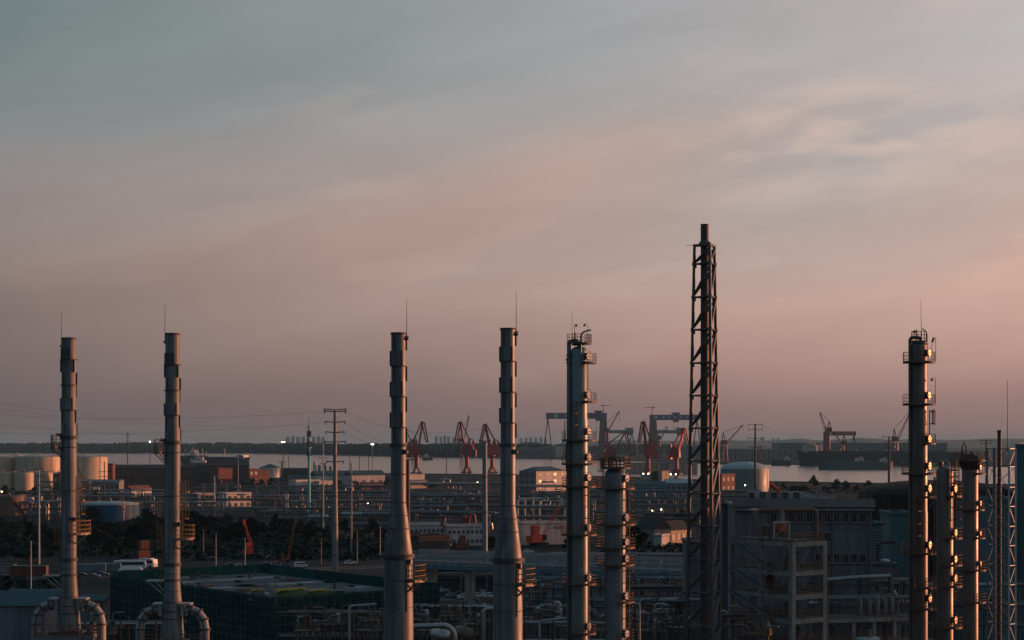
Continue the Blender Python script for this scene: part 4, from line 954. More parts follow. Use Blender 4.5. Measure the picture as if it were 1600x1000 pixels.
# ---- ships
def ship(x_bow, x_stern, ydeck, ywater, label, hull, house=None, house_mat='ship_white', rake=1, beam=32, cargo=0, masts=(), rz=0, cat='ship', name='cargo_ship', bulwark=True):
    d = GD(ywater); s = d / F; x0, x1 = min(x_bow, x_stern), max(x_bow, x_stern); c = G((x0 + x1) / 2, ywater); L = (x1 - x0) * s
    t_ = thing(name, label, cat, c, rad(rz)); m = 1 if x_bow > x_stern else -1
    hz = H - (ydeck - HY) * s
    sec = [(-.5, .62, .35, 1.0), (-.46, .85, .72, 1.0), (-.36, 1, .95, 1), (.3, 1, .97, 1), (.40, .86, .66, 1.04), (.46, .55, .28, 1.12), (.50, .06, .02, 1.22)]
    vs = []; fs = []
    for f_, wt, wb, hh in sec:
        xt = m * f_ * L; xb = m * (f_ if f_ < .45 else f_ - .022 * (f_ - .44) / .06) * L
        vs += [(xb, -beam / 2 * wb, -.3), (xt, -beam / 2 * wt, hz * hh), (xt, beam / 2 * wt, hz * hh), (xb, beam / 2 * wb, -.3)]
    for i in range(len(sec) - 1):
        a = 4 * i; b = a + 4; fs += [(a, b, b + 1, a + 1), (a + 1, b + 1, b + 2, a + 2), (a + 2, b + 2, b + 3, a + 3)]
    fs += [(0, 1, 2, 3)]
    if m < 0: fs = [f[::-1] for f in fs]
    MB().add(vs, fs).build('hull', hull, t_)
    if bulwark:
        for q in (-1, 1): MB().box((-m * .03 * L, q * beam * .485, hz + .9), (L * .72, .4, 1.8)).build('bulwark', hull, t_)
    if house:
        xa, xb, yt = house; xm = ((xa + xb) / 2 - (x0 + x1) / 2) * s; ww = abs(xb - xa) * s; zt = H - (yt - HY) * s; hgt = zt - hz; n = max(3, int(hgt / 3.2))
        sp = MB().box((xm, 0, hz + hgt * .42), (ww, beam * .72, hgt * .84)).build('superstructure', house_mat, t_)
        MB().box((xm, 0, hz + hgt * .92), (ww * .7, beam * .95, hgt * .16)).build('bridge', house_mat, sp)
        MB().box((xm + ww * .36, -.01, hz + hgt * .92), (.4, beam * .9, hgt * .06)).build('bridge_window', 'glass_dark', sp)
        for i in range(n - 1):
            MB().box((xm, -beam * .36 - .1, hz + hgt * .84 * (i + .6) / n), (ww * .86, .3, .9)).build('window_band', 'pane_dark', sp)
        MB().prism_xz([(xm - m * ww * .55, hz), (xm - m * ww * .9, hz), (xm - m * ww * .85, hz + hgt * 1.0), (xm - m * ww * .6, hz + hgt * 1.0)][::m], -3, 3).build('funnel', house_mat, t_)
        MB().cyl((xm, 0, zt), (xm, 0, zt + hgt * .45), .45, .2, 6).bar((xm - 2.5, 0, zt + hgt * .25), (xm + 2.5, 0, zt + hgt * .25), .4).build('radar_mast', 'ship_white', sp)
    for i in range(cargo):
        xx = m * L * (-.28 + .62 * i / max(cargo - 1, 1))
        MB().box((xx, 0, hz + 1.5), (L * .5 / cargo, beam * .7, 3.0)).build('hatch', 'roof_grey' if i % 2 else hull, t_)
    for xm, yt in masts:
        xx = (xm - (x0 + x1) / 2) * s; zt = H - (yt - HY) * s
        MB().cyl((xx, 0, hz), (xx, 0, zt), 1.0, .6, 8).bar((xx - 3, 0, zt - 3), (xx + 3, 0, zt - 3), .8).build('cargo_mast', 'ship_white', t_)
    return t_
ship(1246, 1500, 706.5, 727, 'long dark moored ship with a lit deckhouse near the right columns', 'hull_dark', (1257, 1278, 693.5), rake=1, beam=34, cargo=9, masts=[(1340, 702), (1385, 703)], rz=-14)
ship(1277, 1392, 723.5, 733.5, 'low teal barge lying in front of the dark moored ship', 'hull_teal', None, beam=18, cargo=7, name='river_barge', cat='barge')
ship(1372, 1338, 721.5, 729, 'small white workboat between the barge and the dark ship', 'hull_dark', (1340, 1350, 715), beam=8, name='work_boat', cat='boat', bulwark=False)
ship(1395, 1366, 722.5, 730, 'second small workboat beside the barge, nearer the pylon', 'hull_red', (1378, 1386, 716.5), beam=8, name='work_boat', cat='boat', bulwark=False)
ship(398, 278, 716, 727, 'dark cargo ship at left with an orange lit deckhouse', 'hull_dark', (380, 392, 710.5), 'ship_white', beam=26, cargo=8, masts=[(313, 701), (353, 701)], rz=-22)
ship(270, 330, 713.5, 722, 'dark moored ship behind the second flue stack with pale upperworks', 'hull_dark', (297, 306, 703), beam=24, cargo=4, masts=[(290, 702), (322, 705)])
ship(298, 322, 719, 729, 'small white motor vessel in front of the dark cargo ship', 'ship_white', (303, 314, 714.5), beam=9, name='motor_vessel', cat='boat', bulwark=False)
ship(678, 660, 715, 719, 'small dark vessel on the water beside the leaning portal crane', 'hull_dark', (664, 669, 710), beam=10, name='work_boat', cat='boat', bulwark=False)
ship(1205, 1235, 719.5, 727, 'pale small vessel moored left of the long dark ship', 'hull_dark', (1226, 1232, 714), beam=9, name='work_boat', cat='boat', bulwark=False)

# ------------------------------------------------------------------ between the river and the units: tanks, buildings, racks, poles, trees, vehicles
def tank(x, rpx, ytop, ybase, label, shell, roof, roof_h=0.1, dome=False, d=None, stair=None, bands=3, rail=True, group=None, ladders=(), name='storage_tank'):
    d = d or GD(ybase); s = d / F; c = W(x, ybase, d); c.z = 0; r = rpx * s; zt = H - (ytop - HY) * s
    t_ = thing(name, label, 'tank', c, 0, group)
    MB().lathe([(r, 0), (r, zt)], 56).build('shell', shell, t_)
    rh = roof_h * r
    if dome: prof = [(r * math.cos(rad(a)), zt + rh * math.sin(rad(a))) for a in (0, 15, 30, 45, 60, 75, 88)]
    else: prof = [(r * 1.005, zt), (r * .5, zt + rh * .5), (.05, zt + rh)]
    MB().lathe(prof, 48).build('roof', roof, t_)
    for i in range(bands): ring(t_, zt * (i + 1) / (bands + .2), r, .3, .12, shell, 'wind_girder', 48)
    if rail:
        n = 26; railing(MB(), [Vector((r * math.sin(2 * math.pi * i / n), -r * math.cos(2 * math.pi * i / n), zt)) for i in range(n + 1)], 1.2, .06).build('railing', 'steel', t_)
        MB().box((0, 0, zt + rh + .5), (1.6, 1.6, 1.2)).cyl((0, 0, zt + rh), (0, 0, zt + rh + 2.0), .35, None, 8).build('roof_vent', 'steel', t_)
    if stair:
        a0, a1 = stair; st = MB(); n = 22
        pt = [fdir(a0 + (a1 - a0) * i / n) * (r + .7) + Vector((0, 0, zt * i / n)) for i in range(n + 1)]
        for a, b in zip(pt[:-1], pt[1:]): st.bar(a, b, 1.0, .35); st.bar(a + Vector((0, 0, 1.2)), b + Vector((0, 0, 1.2)), .12)
        st.build('spiral_stair', 'tank_rust', t_)
    for a in ladders: ladder(t_, a, r, 0, zt + 1.0, 'rail_rust', True, 1.0, 1.2)
    return t_
tank(131, 36, 714, 769, 'big cream tank behind the first flue stack, right side lit orange', 'tank_cream', 'tank_roof', .12, stair=(30, -12), ladders=(58,))
tank(61, 36, 714, 767.5, 'big cream tank left of the first flue stack', 'tank_cream', 'tank_roof', .13, ladders=(48,))
tank(-8, 36, 714, 767, 'big cream tank cut by the left edge', 'tank_cream', 'tank_roof', .13)
tank(26, 30, 715, 765, 'big cream tank half hidden behind the two leftmost ones', 'tank_cream', 'tank_roof', .2)
tank(69, 15.5, 738.5, 777, 'small bright cream tank just left of the first flue stack', 'tank_cream', 'tank_roof', .08, stair=(70, 30))
tank(37, 15.5, 738.5, 776, 'small cream tank second from the first flue stack', 'tank_cream', 'tank_roof', .08)
tank(5, 15.5, 738.5, 776, 'small cream tank nearest the left edge', 'tank_cream', 'tank_roof', .08)
tank(92, 9, 740, 778, 'narrow rust-brown tank hidden beside the first flue stack', 'tank_rust', 'tank_rust', .1)
tank(14, 25.5, 776, 806, 'brown rusty tank at the left edge with an orange lit side', 'tank_rust', 'roof_dark', .05, stair=(80, 20), ladders=(60,))
tb = tank(172, 45, 788, 818, 'deep blue tank with a pale roof behind the first flue stack', 'tank_blue', 'tank_teal_roof', .11, True, ladders=(66,))
sb = GD(818) / F
mk = MB()
for i, (u, z, w_, h_) in enumerate([(0, 10.5, .9, .9), (-.3, 8.7, 1.5, .5), (.5, 7.6, .5, 1.7), (-.4, 6.2, 1.3, .4), (.2, 5.0, .5, 1.6), (-.5, 3.9, .8, .5), (0, 2.5, .45, 1.6)]):
    a = rad(41 + u * 1.2); R_ = 45 * sb + .12
    mk.box((R_ * math.sin(a), -R_ * math.cos(a), z * 1.15), (w_ * 1.3, .14, h_ * 1.15), a)
mk.build('painted_emblem', 'pink', tb)
tank(1163, 37, 732.5, 768, 'wide teal dome-roofed tank right of the lattice flare', 'tank_teal', 'tank_teal_roof', .30, True, rail=False, ladders=(-40,))
tank(1191.5, 10, 733, 767, 'slim pale pink tank standing in front of the teal dome tank', 'tank_white', 'tank_white', .12, rail=True, bands=2)
tank(422, 17, 730.5, 746, 'round tank with a low conical roof among the left riverside sheds', 'tank_white', 'roof_blue', .35, rail=False, bands=1)
tank(46, 7, 775, 787, 'small white domed tank right of the brown rusty tank', 'tank_white', 'tank_white', .35, True, rail=False, bands=1)
tank(1460, 118, 770, 873, 'huge dark brown tank behind the right columns', 'tank_brown', 'tank_brown', .17, True, d=470, bands=2, rail=False)
for i, (x, y0, y1, rr) in enumerate([(492, 723, 746, 2.6), (499, 727, 746, 2.3), (508, 724, 746, 2.3), (517, 729, 746, 2.6)]):
    tank(x, rr, y0, y1 + 1, ['first', 'second', 'third', 'fourth'][i] + ' slim riverside silo from the left, beside the tall grey monopole', 'tank_white' if i == 0 else 'tank_teal', 'tank_white', .4, True, rail=False, bands=1, group='riverside silos', name='silo')

# ---- buildings with real window openings set into the faces
def building(x0, x1, ytop, ybase, label, wall='wall_white', roof='roof_grey', kind='flat', ridge=3.0, depth=14, rz=0.0, rows=0, cols=0, side_cols=0, win='pane_dark', lit=(), d=None, cat='building', name='building', parapet=.8,
             group=None, win_w=.5, win_h=.45, doors=0, zbase=0.0, corner=None):
    """front face spans x0..x1 in the picture; rz turns the building about its front middle, corner='left'/'right' about that front corner"""
    d = d or GD(ybase); s = d / F; w_ = (x1 - x0) * s; hgt = H - (ytop - HY) * s - zbase
    w_ = w_ / math.cos(rad(rz)) if (corner is None or lit) and abs(rz) > 4 else w_
    px = (x0 + x1) / 2 if corner is None else (x0 if corner == 'left' else x1)
    c = W(px, ybase, d); c.z = zbase; ox = 0 if corner is None else (w_ / 2 if corner == 'left' else -w_ / 2)
    t_ = thing(name, label, cat, c, rad(rz), group)
    MB().box((ox, depth / 2, hgt / 2), (w_, depth, hgt)).build('wall', wall, t_)
    if kind == 'flat':
        MB().box((ox, depth / 2, hgt + .15), (w_ + .5, depth + .5, .3)).build('roof', roof, t_)
        if parapet:
            for q in (0, 1):
                MB().box((ox, q * depth, hgt + .3 + parapet / 2), (w_ + .4, .3, parapet)).build('parapet', wall, t_)
            for q in (-1, 1): MB().box((ox + q * w_ / 2, depth / 2, hgt + .3 + parapet / 2), (.3, depth - .4, parapet)).build('parapet', wall, t_)
    elif kind == 'gable_x':                      # ridge parallel to the front
        o_ = .6
        MB().add([(ox - w_ / 2 - o_, -o_, hgt), (ox + w_ / 2 + o_, -o_, hgt), (ox + w_ / 2 + o_, depth + o_, hgt), (ox - w_ / 2 - o_, depth + o_, hgt), (ox - w_ / 2 - o_, depth / 2, hgt + ridge), (ox + w_ / 2 + o_, depth / 2, hgt + ridge)],
                 [(0, 1, 5, 4), (2, 3, 4, 5), (1, 2, 5), (3, 0, 4), (3, 2, 1, 0)]).build('roof', roof, t_)
    elif kind == 'gable_y':                      # gable towards the camera
        o_ = .6
        MB().add([(ox - w_ / 2 - o_, -o_, hgt), (ox + w_ / 2 + o_, -o_, hgt), (ox, -o_, hgt + ridge), (ox - w_ / 2 - o_, depth + o_, hgt), (ox + w_ / 2 + o_, depth + o_, hgt), (ox, depth + o_, hgt + ridge)],
                 [(0, 1, 2), (4, 3, 5), (1, 4, 5, 2), (3, 0, 2, 5), (3, 4, 1, 0)]).build('roof', roof, t_)
    elif kind == 'hip':
        o_ = .6; q = min(w_, depth) / 2 * .9
        MB().add([(ox - w_ / 2 - o_, -o_, hgt), (ox + w_ / 2 + o_, -o_, hgt), (ox + w_ / 2 + o_, depth + o_, hgt), (ox - w_ / 2 - o_, depth + o_, hgt), (ox - w_ / 2 + q, depth / 2, hgt + ridge), (ox + w_ / 2 - q, depth / 2, hgt + ridge)],
                 [(0, 1, 5, 4), (2, 3, 4, 5), (1, 2, 5), (3, 0, 4), (3, 2, 1, 0)]).build('roof', roof, t_)
    base = {}
    def window(xx, yy, zz, ww, hh, side, m):
        key = (side, round(ww, 2), round(hh, 2), m)
        if key not in base:
            b = MB()
            for q in (-1, 1): b.box((q * ww / 2, 0, 0), (.16, .22, hh + .16)); b.box((0, 0, q * hh / 2), (ww, .22, .16))
            b.box((0, 0, 0), (.08, .16, hh))
            o = b.build('window', 'wall_grey' if wall != 'wall_grey' else 'roof_grey', t_); p = MB().box((0, .02, 0), (ww, .1, hh)).build('pane', m, o)
            base[key] = (o, p)
        else:
            o0, p0 = base[key]; o = inst(o0, t_); p = inst(p0, o)
        o.location = (xx, yy, zz); o.rotation_euler = (0, 0, rad(90) if side else 0)
    if rows and cols:
        fw, fh = w_ / cols, hgt / rows
        for r_ in range(rows):
            for c_ in range(cols): window(ox - w_ / 2 + fw * (c_ + .5), -.06, fh * (r_ + .52), fw * win_w, fh * win_h, 0, 'window_glow' if (r_, c_) in lit else win)
            for c_ in range(side_cols): window(ox + w_ / 2 + .06, depth / side_cols * (c_ + .5), fh * (r_ + .52), depth / side_cols * win_w, fh * win_h, 1, win)
    for i in range(doors): MB().box((ox - w_ / 2 + w_ / doors * (i + .5), -.05, min(hgt * .4, 2.2)), (min(w_ / doors * .45, 4.5), .2, min(hgt * .8, 4.4))).build('door', 'dark_steel', t_)
    return t_

B = building
B(176, 300, 731, 764, 'long dark brown factory block between the two flue stacks', 'wall_brown', 'roof_dark', 'gable_x', 3, 30, rz=13, rows=2, cols=16, win_h=.5)
B(302, 388, 727, 758, 'dark long workshop right of the second flue stack', 'wall_brown', 'roof_dark', 'gable_x', 2.5, 30, rz=12, rows=2, cols=12, win_h=.5)
B(128, 186, 753, 772, 'low grey shed with a pale roof right of the first flue stack', 'wall_grey', 'roof_grey', 'gable_x', 2.0, 18, rows=1, cols=8)
B(128, 200, 771, 778, 'very low pinkish strip building behind the blue tank', 'wall_cream', 'roof_grey', 'flat', 0, 8, rz=12, rows=1, cols=12, win_h=.35)
B(211, 232, 764, 776, 'small white block with a reddish roof behind the second flue stack', 'wall_white', 'wall_rust', 'gable_x', 3, 8, rz=65)
B(167, 176, 726, 766, 'narrow rust-red riverside tower block right of the cream tanks', 'wall_rust', 'roof_dark', 'flat', 0, 10, rows=4, cols=2)
B(343, 362, 733, 759, 'rust-red tall shed left of the white lamp pole', 'wall_rust', 'roof_dark', 'flat', 0, 16, rz=45)
B(364, 374, 738, 757, 'narrow rust-red shed beside the taller rust-red shed', 'wall_rust', 'roof_dark', 'flat', 0, 9, rz=45)
B(384, 402, 734, 757, 'rust-red block with a pale sign, left of the conical tank roof', 'wall_rust', 'roof_dark', 'flat', 0, 12, rz=45, rows=2, cols=3, win='letter_white')
B(402, 420, 736, 756, 'rust-red block directly under the conical tank roof', 'wall_rust', 'roof_dark', 'flat', 0, 12, rz=45, rows=2, cols=3)
B(438, 482, 734, 752, 'brown riverside hall left of the turquoise mast', 'wall_brown', 'roof_dark', 'gable_x', 2, 22, rows=2, cols=6)
B(450, 498, 744, 757, 'blue-grey flat building behind the turquoise mast', 'wall_blue', 'roof_grey', 'flat', 0, 14, rows=1, cols=5, win_h=.3)
B(465, 498, 751.5, 763, 'white box building at the foot of the riverside silos', 'wall_white', 'roof_grey', 'flat', 0, 10, rz=50)
B(497, 550, 743, 757, 'long white warehouse with a blue roof right of the turquoise mast', 'wall_white', 'roof_blue', 'gable_x', 5, 14, rz=38, doors=4)
B(550, 600, 742.5, 757, 'long white warehouse with a blue roof next to the first cone stack', 'wall_white', 'roof_blue', 'gable_x', 5, 14, rz=38, doors=4)
B(500, 522, 753, 763, 'small white annex with dark doors below the blue-roofed warehouse', 'wall_white', 'roof_grey', 'flat', 0, 8, rz=45, doors=3)
B(566, 598, 756, 765, 'low reddish shed in front of the blue-roofed warehouse', 'wall_rust', 'roof_dark', 'gable_x', 1.5, 8, rz=45, doors=3)
B(640, 663, 742.5, 759, 'pinkish white shed right of the first cone stack', 'wall_white', 'roof_grey', 'flat', 0, 10, rz=45)
B(642, 668, 752, 763, 'low cream annex in front of the pinkish white shed', 'wall_cream', 'roof_grey', 'gable_x', 1.5, 9, rz=45)
B(684, 696, 745, 757, 'small kiosk with bright bands left of the middle utility pole', 'wall_grey', 'roof_grey', 'flat', 0, 6, rows=2, cols=1, win='letter_white', win_w=.7, win_h=.25)
wl = B(838, 886, 736.5, 768, 'white building with lit orange windows behind the tall green column', 'wall_white', 'roof_blue', 'hip', 4, 20, rz=50, rows=3, cols=4, lit={(1, 0), (1, 2), (2, 2)}, corner='left', win_w=.42, win_h=.42)
B(812, 836, 738, 768, 'dark grey block adjoining the white lit-window building', 'wall_grey', 'roof_blue', 'flat', 0, 14, rows=3, cols=3)
B(1003, 1036, 745, 757, 'low cream building with a curved roofline left of the flare', 'wall_cream', 'roof_grey', 'gable_x', 2, 12, rows=1, cols=7)
B(1034, 1046, 737, 757, 'brown upright block left of the lattice flare', 'wall_cream', 'roof_dark', 'flat', 0, 10, rz=45)
B(1018, 1034, 738, 757, 'dark upright shed beside the brown block at the flare', 'wall_brown', 'roof_dark', 'flat', 0, 10)
B(1040, 1082, 755, 773, 'grey workshop with a pale rounded roof behind the flare legs', 'wall_blue', 'tank_teal_roof', 'gable_x', 3.5, 14, rows=1, cols=5)
B(985, 1040, 757, 776, 'dim blue-grey process shed right of the short column', 'wall_blue', 'roof_blue', 'gable_x', 2.5, 16, rows=1, cols=6)
B(1126, 1150, 742, 770, 'small orange-lit structure at the foot of the teal dome tank', 'wall_rust', 'roof_grey', 'flat', 0, 8, rz=45, rows=2, cols=3)
B(308, 332, 773, 792, 'white low office left of the white lamp pole', 'wall_white', 'roof_grey', 'flat', 0, 10, rz=40, rows=2, cols=4)
B(357, 390, 772, 794, 'white two-storey office right of the white lamp pole', 'wall_white', 'roof_grey', 'flat', 0, 10, rz=46, rows=2, cols=4)
B(284, 309, 774, 793, 'blue-grey low shed right of the second flue stack ladder', 'wall_blue', 'roof_blue', 'flat', 0, 10)
B(641, 700, 822, 853, 'long pale office block with dark windows behind the red machine', 'wall_white', 'roof_grey', 'flat', 0, 11, rz=20, rows=2, cols=9, win_h=.35)
B(700, 762, 824, 853, 'pale office block end partly hidden by the middle utility pole', 'wall_white', 'roof_grey', 'flat', 0, 11, rz=20, rows=2, cols=9, win_h=.35)
lb = B(816, 886, 819, 851, 'long pale wall building with red lettering behind the red crawler crane', 'wall_white', 'roof_grey', 'flat', 0, 11, rz=24, rows=0, cols=0)
s_ = GD(851) / F
for i, x in enumerate((834, 838.5, 843, 868.5, 873, 877.5, 882)):
    h_ = 4.2 * s_; xx = (x - 851) * s_ * 1.03; zz = (851 - 823) * s_ * .95
    MB().box((xx, -.12, zz + h_ * .35), (3.4 * s_, .1, h_ * .18)).box((xx - .2, -.12, zz), (2.8 * s_, .1, h_ * .16)).box((xx + .1, -.14, zz - h_ * .1), (.6 * s_, .1, h_ * 1.0)).box((xx, -.12, zz - h_ * .45), (3.4 * s_, .1, h_ * .16)).build('lettering', 'crane_red', lb)
B(602, 655, 840, 864, 'dark low pump house right of the first cone stack', 'wall_brown', 'roof_dark', 'flat', 0, 18, rows=1, cols=5)
B(655, 702, 841, 868, 'brown brick shed next to the dark low pump house', 'wall_brown', 'roof_dark', 'flat', 0, 14, rz=30, doors=3)
B(1022, 1048, 826, 852, 'dark gabled shed with its gable facing us, left of the flare', 'wall_grey', 'roof_dark', 'gable_y', 5, 16, rz=24)
B(1046, 1082, 828, 850, 'orange lit cottage with dark windows just left of the flare', 'wall_cream', 'roof_dark', 'gable_x', 4, 10, rz=50, rows=1, cols=4, win_h=.5)
B(1033, 1047, 838, 853, 'small white hut in front of the orange lit cottage', 'wall_white', 'roof_grey', 'flat', 0, 4, rz=55)
B(815, 948, 892, 950, 'blue-grey plain hall with one dark window under the slatted bridge', 'wall_blue', 'roof_blue', 'flat', 0, 20, rows=1, cols=4, win_w=.12, win_h=.2, d=490)
B(-30, 70, 946, 1010, 'blue-grey clad shed with a teal roof at the lower left corner', 'wall_clad', 'roof_blue', 'gable_x', 2.0, 14, rows=1, cols=3, win_w=.3, win_h=.2, d=290)
B(10, 100, 930, 960, 'low teal-roofed shed behind the first stack duct', 'wall_teal', 'roof_blue', 'gable_x', 1.2, 10, d=420)
B(124, 162, 938, 960, 'small blue-roofed shed right of the first flue stack base', 'wall_clad', 'roof_blue', 'gable_x', 1.2, 8, d=400)
B(655, 775, 892, 935, 'dark long process shed with upright panels behind the middle utility pole', 'wall_clad', 'roof_dark', 'flat', 0, 14, rows=1, cols=16, win_w=.3, win_h=.7, d=505)

# ---- pipe racks
def pipe_rack(x0, x1, ytop, ybase, label, levels=3, yaw=0.0, width=8, pipes=5, bay=12, seed=1, mats=('pipe_silver', 'pipe_dull', 'pipe_dull', 'pipe_brown', 'pipe_dull'), r=(.3, .8), frame='steel', d=None, beam=.5, z0=0.0, extra=0.0):
    d = d or GD(ybase); s = d / F; c = W((x0 + x1) / 2, ybase, d); c.z = z0; L = (x1 - x0) * s; hgt = H - (ytop - HY) * s - z0
    rr = random.Random(seed); t_ = thing('pipe_rack', label, 'pipe rack', c, rad(yaw), 'pipe racks of the refinery yard')
    lv = [hgt * (.48 + .52 * i / max(levels - 1, 1)) for i in range(levels)]
    n = max(2, int(L / bay)); b = MB()
    for q in (-1, 1): b.box((0, q * width / 2, hgt / 2 + .4), (beam, beam, hgt + .8))
    for z in lv: b.box((0, 0, z - beam / 2), (beam * .9, width - beam, beam))
    b0 = b.build('bent', frame, t_, (-L / 2, 0, 0))
    for i in range(1, n + 1): inst(b0, t_, (-L / 2 + L * i / n, 0, 0))
    st = MB()
    for q in (-1, 1):
        for z in lv: MB().box((0, q * (width / 2 + beam * .52), z - beam), (L, .02 + beam * .3, beam * .6)).build('stringer', frame, t_)
    for z in lv:
        y = -width / 2 + .8
        for k in range(pipes):
            pr = rr.uniform(*r); y += (width - 1.6) / pipes
            yy = y - (width - 1.6) / pipes / 2
            a = -L / 2 - rr.uniform(0, 4) if rr.random() < .75 else -L / 2 + rr.uniform(0, .5) * L
            e = L / 2 + rr.uniform(0, 4) if rr.random() < .75 else L / 2 - rr.uniform(0, .4) * L
            pts = [(a, yy, z + pr), (e, yy, z + pr)]
            if rr.random() < .35: pts += [(e + pr * 1.2, yy, z + pr - pr * .6), (e + pr * 1.6, yy, z - 2.5)]
            if rr.random() < .25 and e - a > 30:      # expansion loop
                mx = rr.uniform(a + 10, e - 15); pts = [pts[0], (mx, yy, z + pr), (mx, yy, z + pr + 2.6), (mx + 5, yy, z + pr + 2.6), (mx + 5, yy, z + pr), pts[1]]
            MB().tube(pts, pr, 8).build('pipe', rr.choice(mats), t_)
    return t_
pipe_rack(368, 605, 761, 788, 'long pipe rack left of the first cone stack, nearest the warehouses', 2, 2, 9, 4, 14, 1, r=(.4, .9))
pipe_rack(428, 610, 770, 797, 'second long pipe rack behind the turquoise mast foot', 3, -2, 9, 4, 14, 2, r=(.35, .8))
pipe_rack(636, 795, 757, 785, 'silver pipe rack between the cone stacks, catching the low sun', 2, -4, 9, 5, 14, 3, ('pipe_silver', 'pipe_silver', 'pipe_brown', 'pipe_dull'), (.4, .9))
pipe_rack(640, 790, 776, 806, 'dark triple pipe rack between the cone stacks', 3, 1, 9, 5, 12, 4, r=(.3, .7))
pipe_rack(805, 900, 760, 790, 'pipe rack running behind the tall green column', 2, -3, 9, 5, 12, 5, r=(.4, .8))
pipe_rack(900, 1180, 768, 802, 'wide dim pipe rack right of the short column', 3, 1, 10, 5, 14, 6, ('pipe_dull', 'pipe_dull', 'pipe_brown'), (.3, .7))
pipe_rack(430, 612, 784, 812, 'dark lower pipe rack around the tall grey monopole', 2, 0, 8, 5, 10, 7, r=(.25, .6))
pipe_rack(985, 1090, 790, 820, 'dark pipe rack with a pale pipe left of the flare legs', 2, 2, 8, 4, 10, 8, r=(.3, .6))
pipe_rack(250, 430, 781, 806, 'low pipe rack behind the white offices', 2, 1, 7, 4, 12, 9, r=(.25, .55))
pipe_rack(118, 262, 776, 800, 'pipe rack behind the blue tank', 2, -1, 7, 4, 12, 10, r=(.25, .5))
pipe_rack(20, 100, 784, 806, 'pipe rack right of the brown rusty tank', 2, 1, 7, 4, 9, 11, r=(.25, .5))
pipe_rack(545, 612, 807, 836, 'thick silver pipes on a low rack left of the first cone stack', 2, -5, 7, 3, 10, 12, ('pipe_silver', 'pipe_dull'), (.7, 1.1))
pipe_rack(650, 765, 804, 832, 'heavy pale pipeline rack behind the red machine', 2, -5, 8, 3, 10, 13, ('pipe_silver', 'pipe_dull', 'pipe_dull'), (.6, 1.1))
pipe_rack(800, 900, 792, 824, 'low dark rack with white uprights behind the red crawler crane', 2, 0, 8, 4, 9, 14, r=(.25, .6))
pipe_rack(60, 140, 753, 786, 'tall thin pipe rack beside the first flue stack', 3, 2, 6, 3, 8, 15, r=(.2, .5))
pipe_rack(1090, 1180, 776, 812, 'dim pipe rack behind the flare, left of the grey clad building', 2, 0, 8, 4, 9, 16, r=(.3, .6))
pipe_rack(318, 372, 757, 793, 'thin steel rack behind the white lamp pole', 3, 0, 6, 3, 7, 17, r=(.2, .4))

for i_, (xa, xb, yt, yb, yaw_) in enumerate(sorted([(270, 372, 764, 788, 3), (395, 500, 776, 800, -2), (500, 612, 777, 803, 2), (640, 720, 786, 812, -2), (700, 792, 790, 817, 3), (806, 900, 772, 800, 2), (985, 1085, 778, 806, -2), (640, 745, 766, 793, 2),
        (445, 560, 795, 822, 1), (930, 1010, 800, 830, -3), (1010, 1090, 803, 834, 2), (20, 122, 768, 794, 2), (135, 260, 766, 790, -2), (220, 340, 786, 812, 1), (760, 800, 768, 796, 0), (800, 905, 784, 812, -1)])):
    pipe_rack(xa, xb, yt, yb, ORD[i_] + ' thin secondary pipe rack from the left in the refinery yard', 3, yaw_, 7, 5, 8, 60 + i_, ('pipe_dull', 'pipe_dull', 'pipe_brown', 'pipe_silver', 'wall_blue'), (.15, .42), 'dark_steel' if i_ % 2 else 'steel', None, .4)
# ---- vessels, exchangers and stub pipes among the racks
def drum(x, ybase, L, r, label, yaw=0, matn='pipe_silver', d=None, z=2.5, group='small process drums'):
    d = d or GD(ybase); c = W(x, ybase, d); c.z = z - 2.5 if z > 2.5 else 0
    t_ = thing('process_drum', label, 'vessel', c, rad(yaw), group)
    prof = [(.02, -L / 2 - r * .5), (r * .6, -L / 2 - r * .38), (r * .9, -L / 2 - r * .15), (r, -L / 2), (r, L / 2), (r * .9, L / 2 + r * .15), (r * .6, L / 2 + r * .38), (.02, L / 2 + r * .5)]
    o = MB().lathe(prof, 20).build('shell', matn, t_); o.rotation_euler = (0, rad(90), 0); o.location = (0, 0, 2.5 + r * .3)
    for q in (-1, 1): MB().box((q * L * .3, 0, 1.25), (.5, r * 1.6, 2.5)).build('saddle', 'concrete', t_)
    MB().cyl((L * .1, 0, 2.5 + r), (L * .1, 0, 3.3 + r * 1.5), r * .25, None, 10).build('nozzle', 'steel', t_)
    return t_
def upright(x, ybase, hgt, r, label, matn='pipe_dull', d=None, group='small upright vessels'):
    d = d or GD(ybase); c = W(x, ybase, d); c.z = 0
    t_ = thing('process_vessel', label, 'vessel', c, 0, group)
    MB().lathe([(r * .9, 0), (r * .9, 1.5), (r, 2), (r, hgt - r * .6), (r * .8, hgt - r * .2), (r * .4, hgt), (.02, hgt + .05)], 18).build('shell', matn, t_)
    arc_platform(t_, hgt * .72, r, r + 1.0, -90, 100, 'rail_rust', 'dark_steel', 1.1, .05, False)
    MB().tube([(0, 0, hgt), (0, 0, hgt + 1), (r * .8, 0, hgt + 1.6), (r + .6, 0, hgt + 1), (r + .6, 0, 0)], r * .22, 8).build('outlet_pipe', 'pipe_silver', t_)
    return t_
rr = random.Random(21); k = 0
spots = [(445, 802), (470, 806), (560, 800), (590, 806), (400, 800), (655, 796), (672, 800), (700, 812), (735, 798), (752, 816), (830, 800), (850, 806), (870, 796), (880, 815), (985, 790), (1010, 800), (1030, 812), (1055, 806), (1070, 795), (925, 812), (150, 790), (90, 806), (70, 812), (235, 806), (280, 804)]
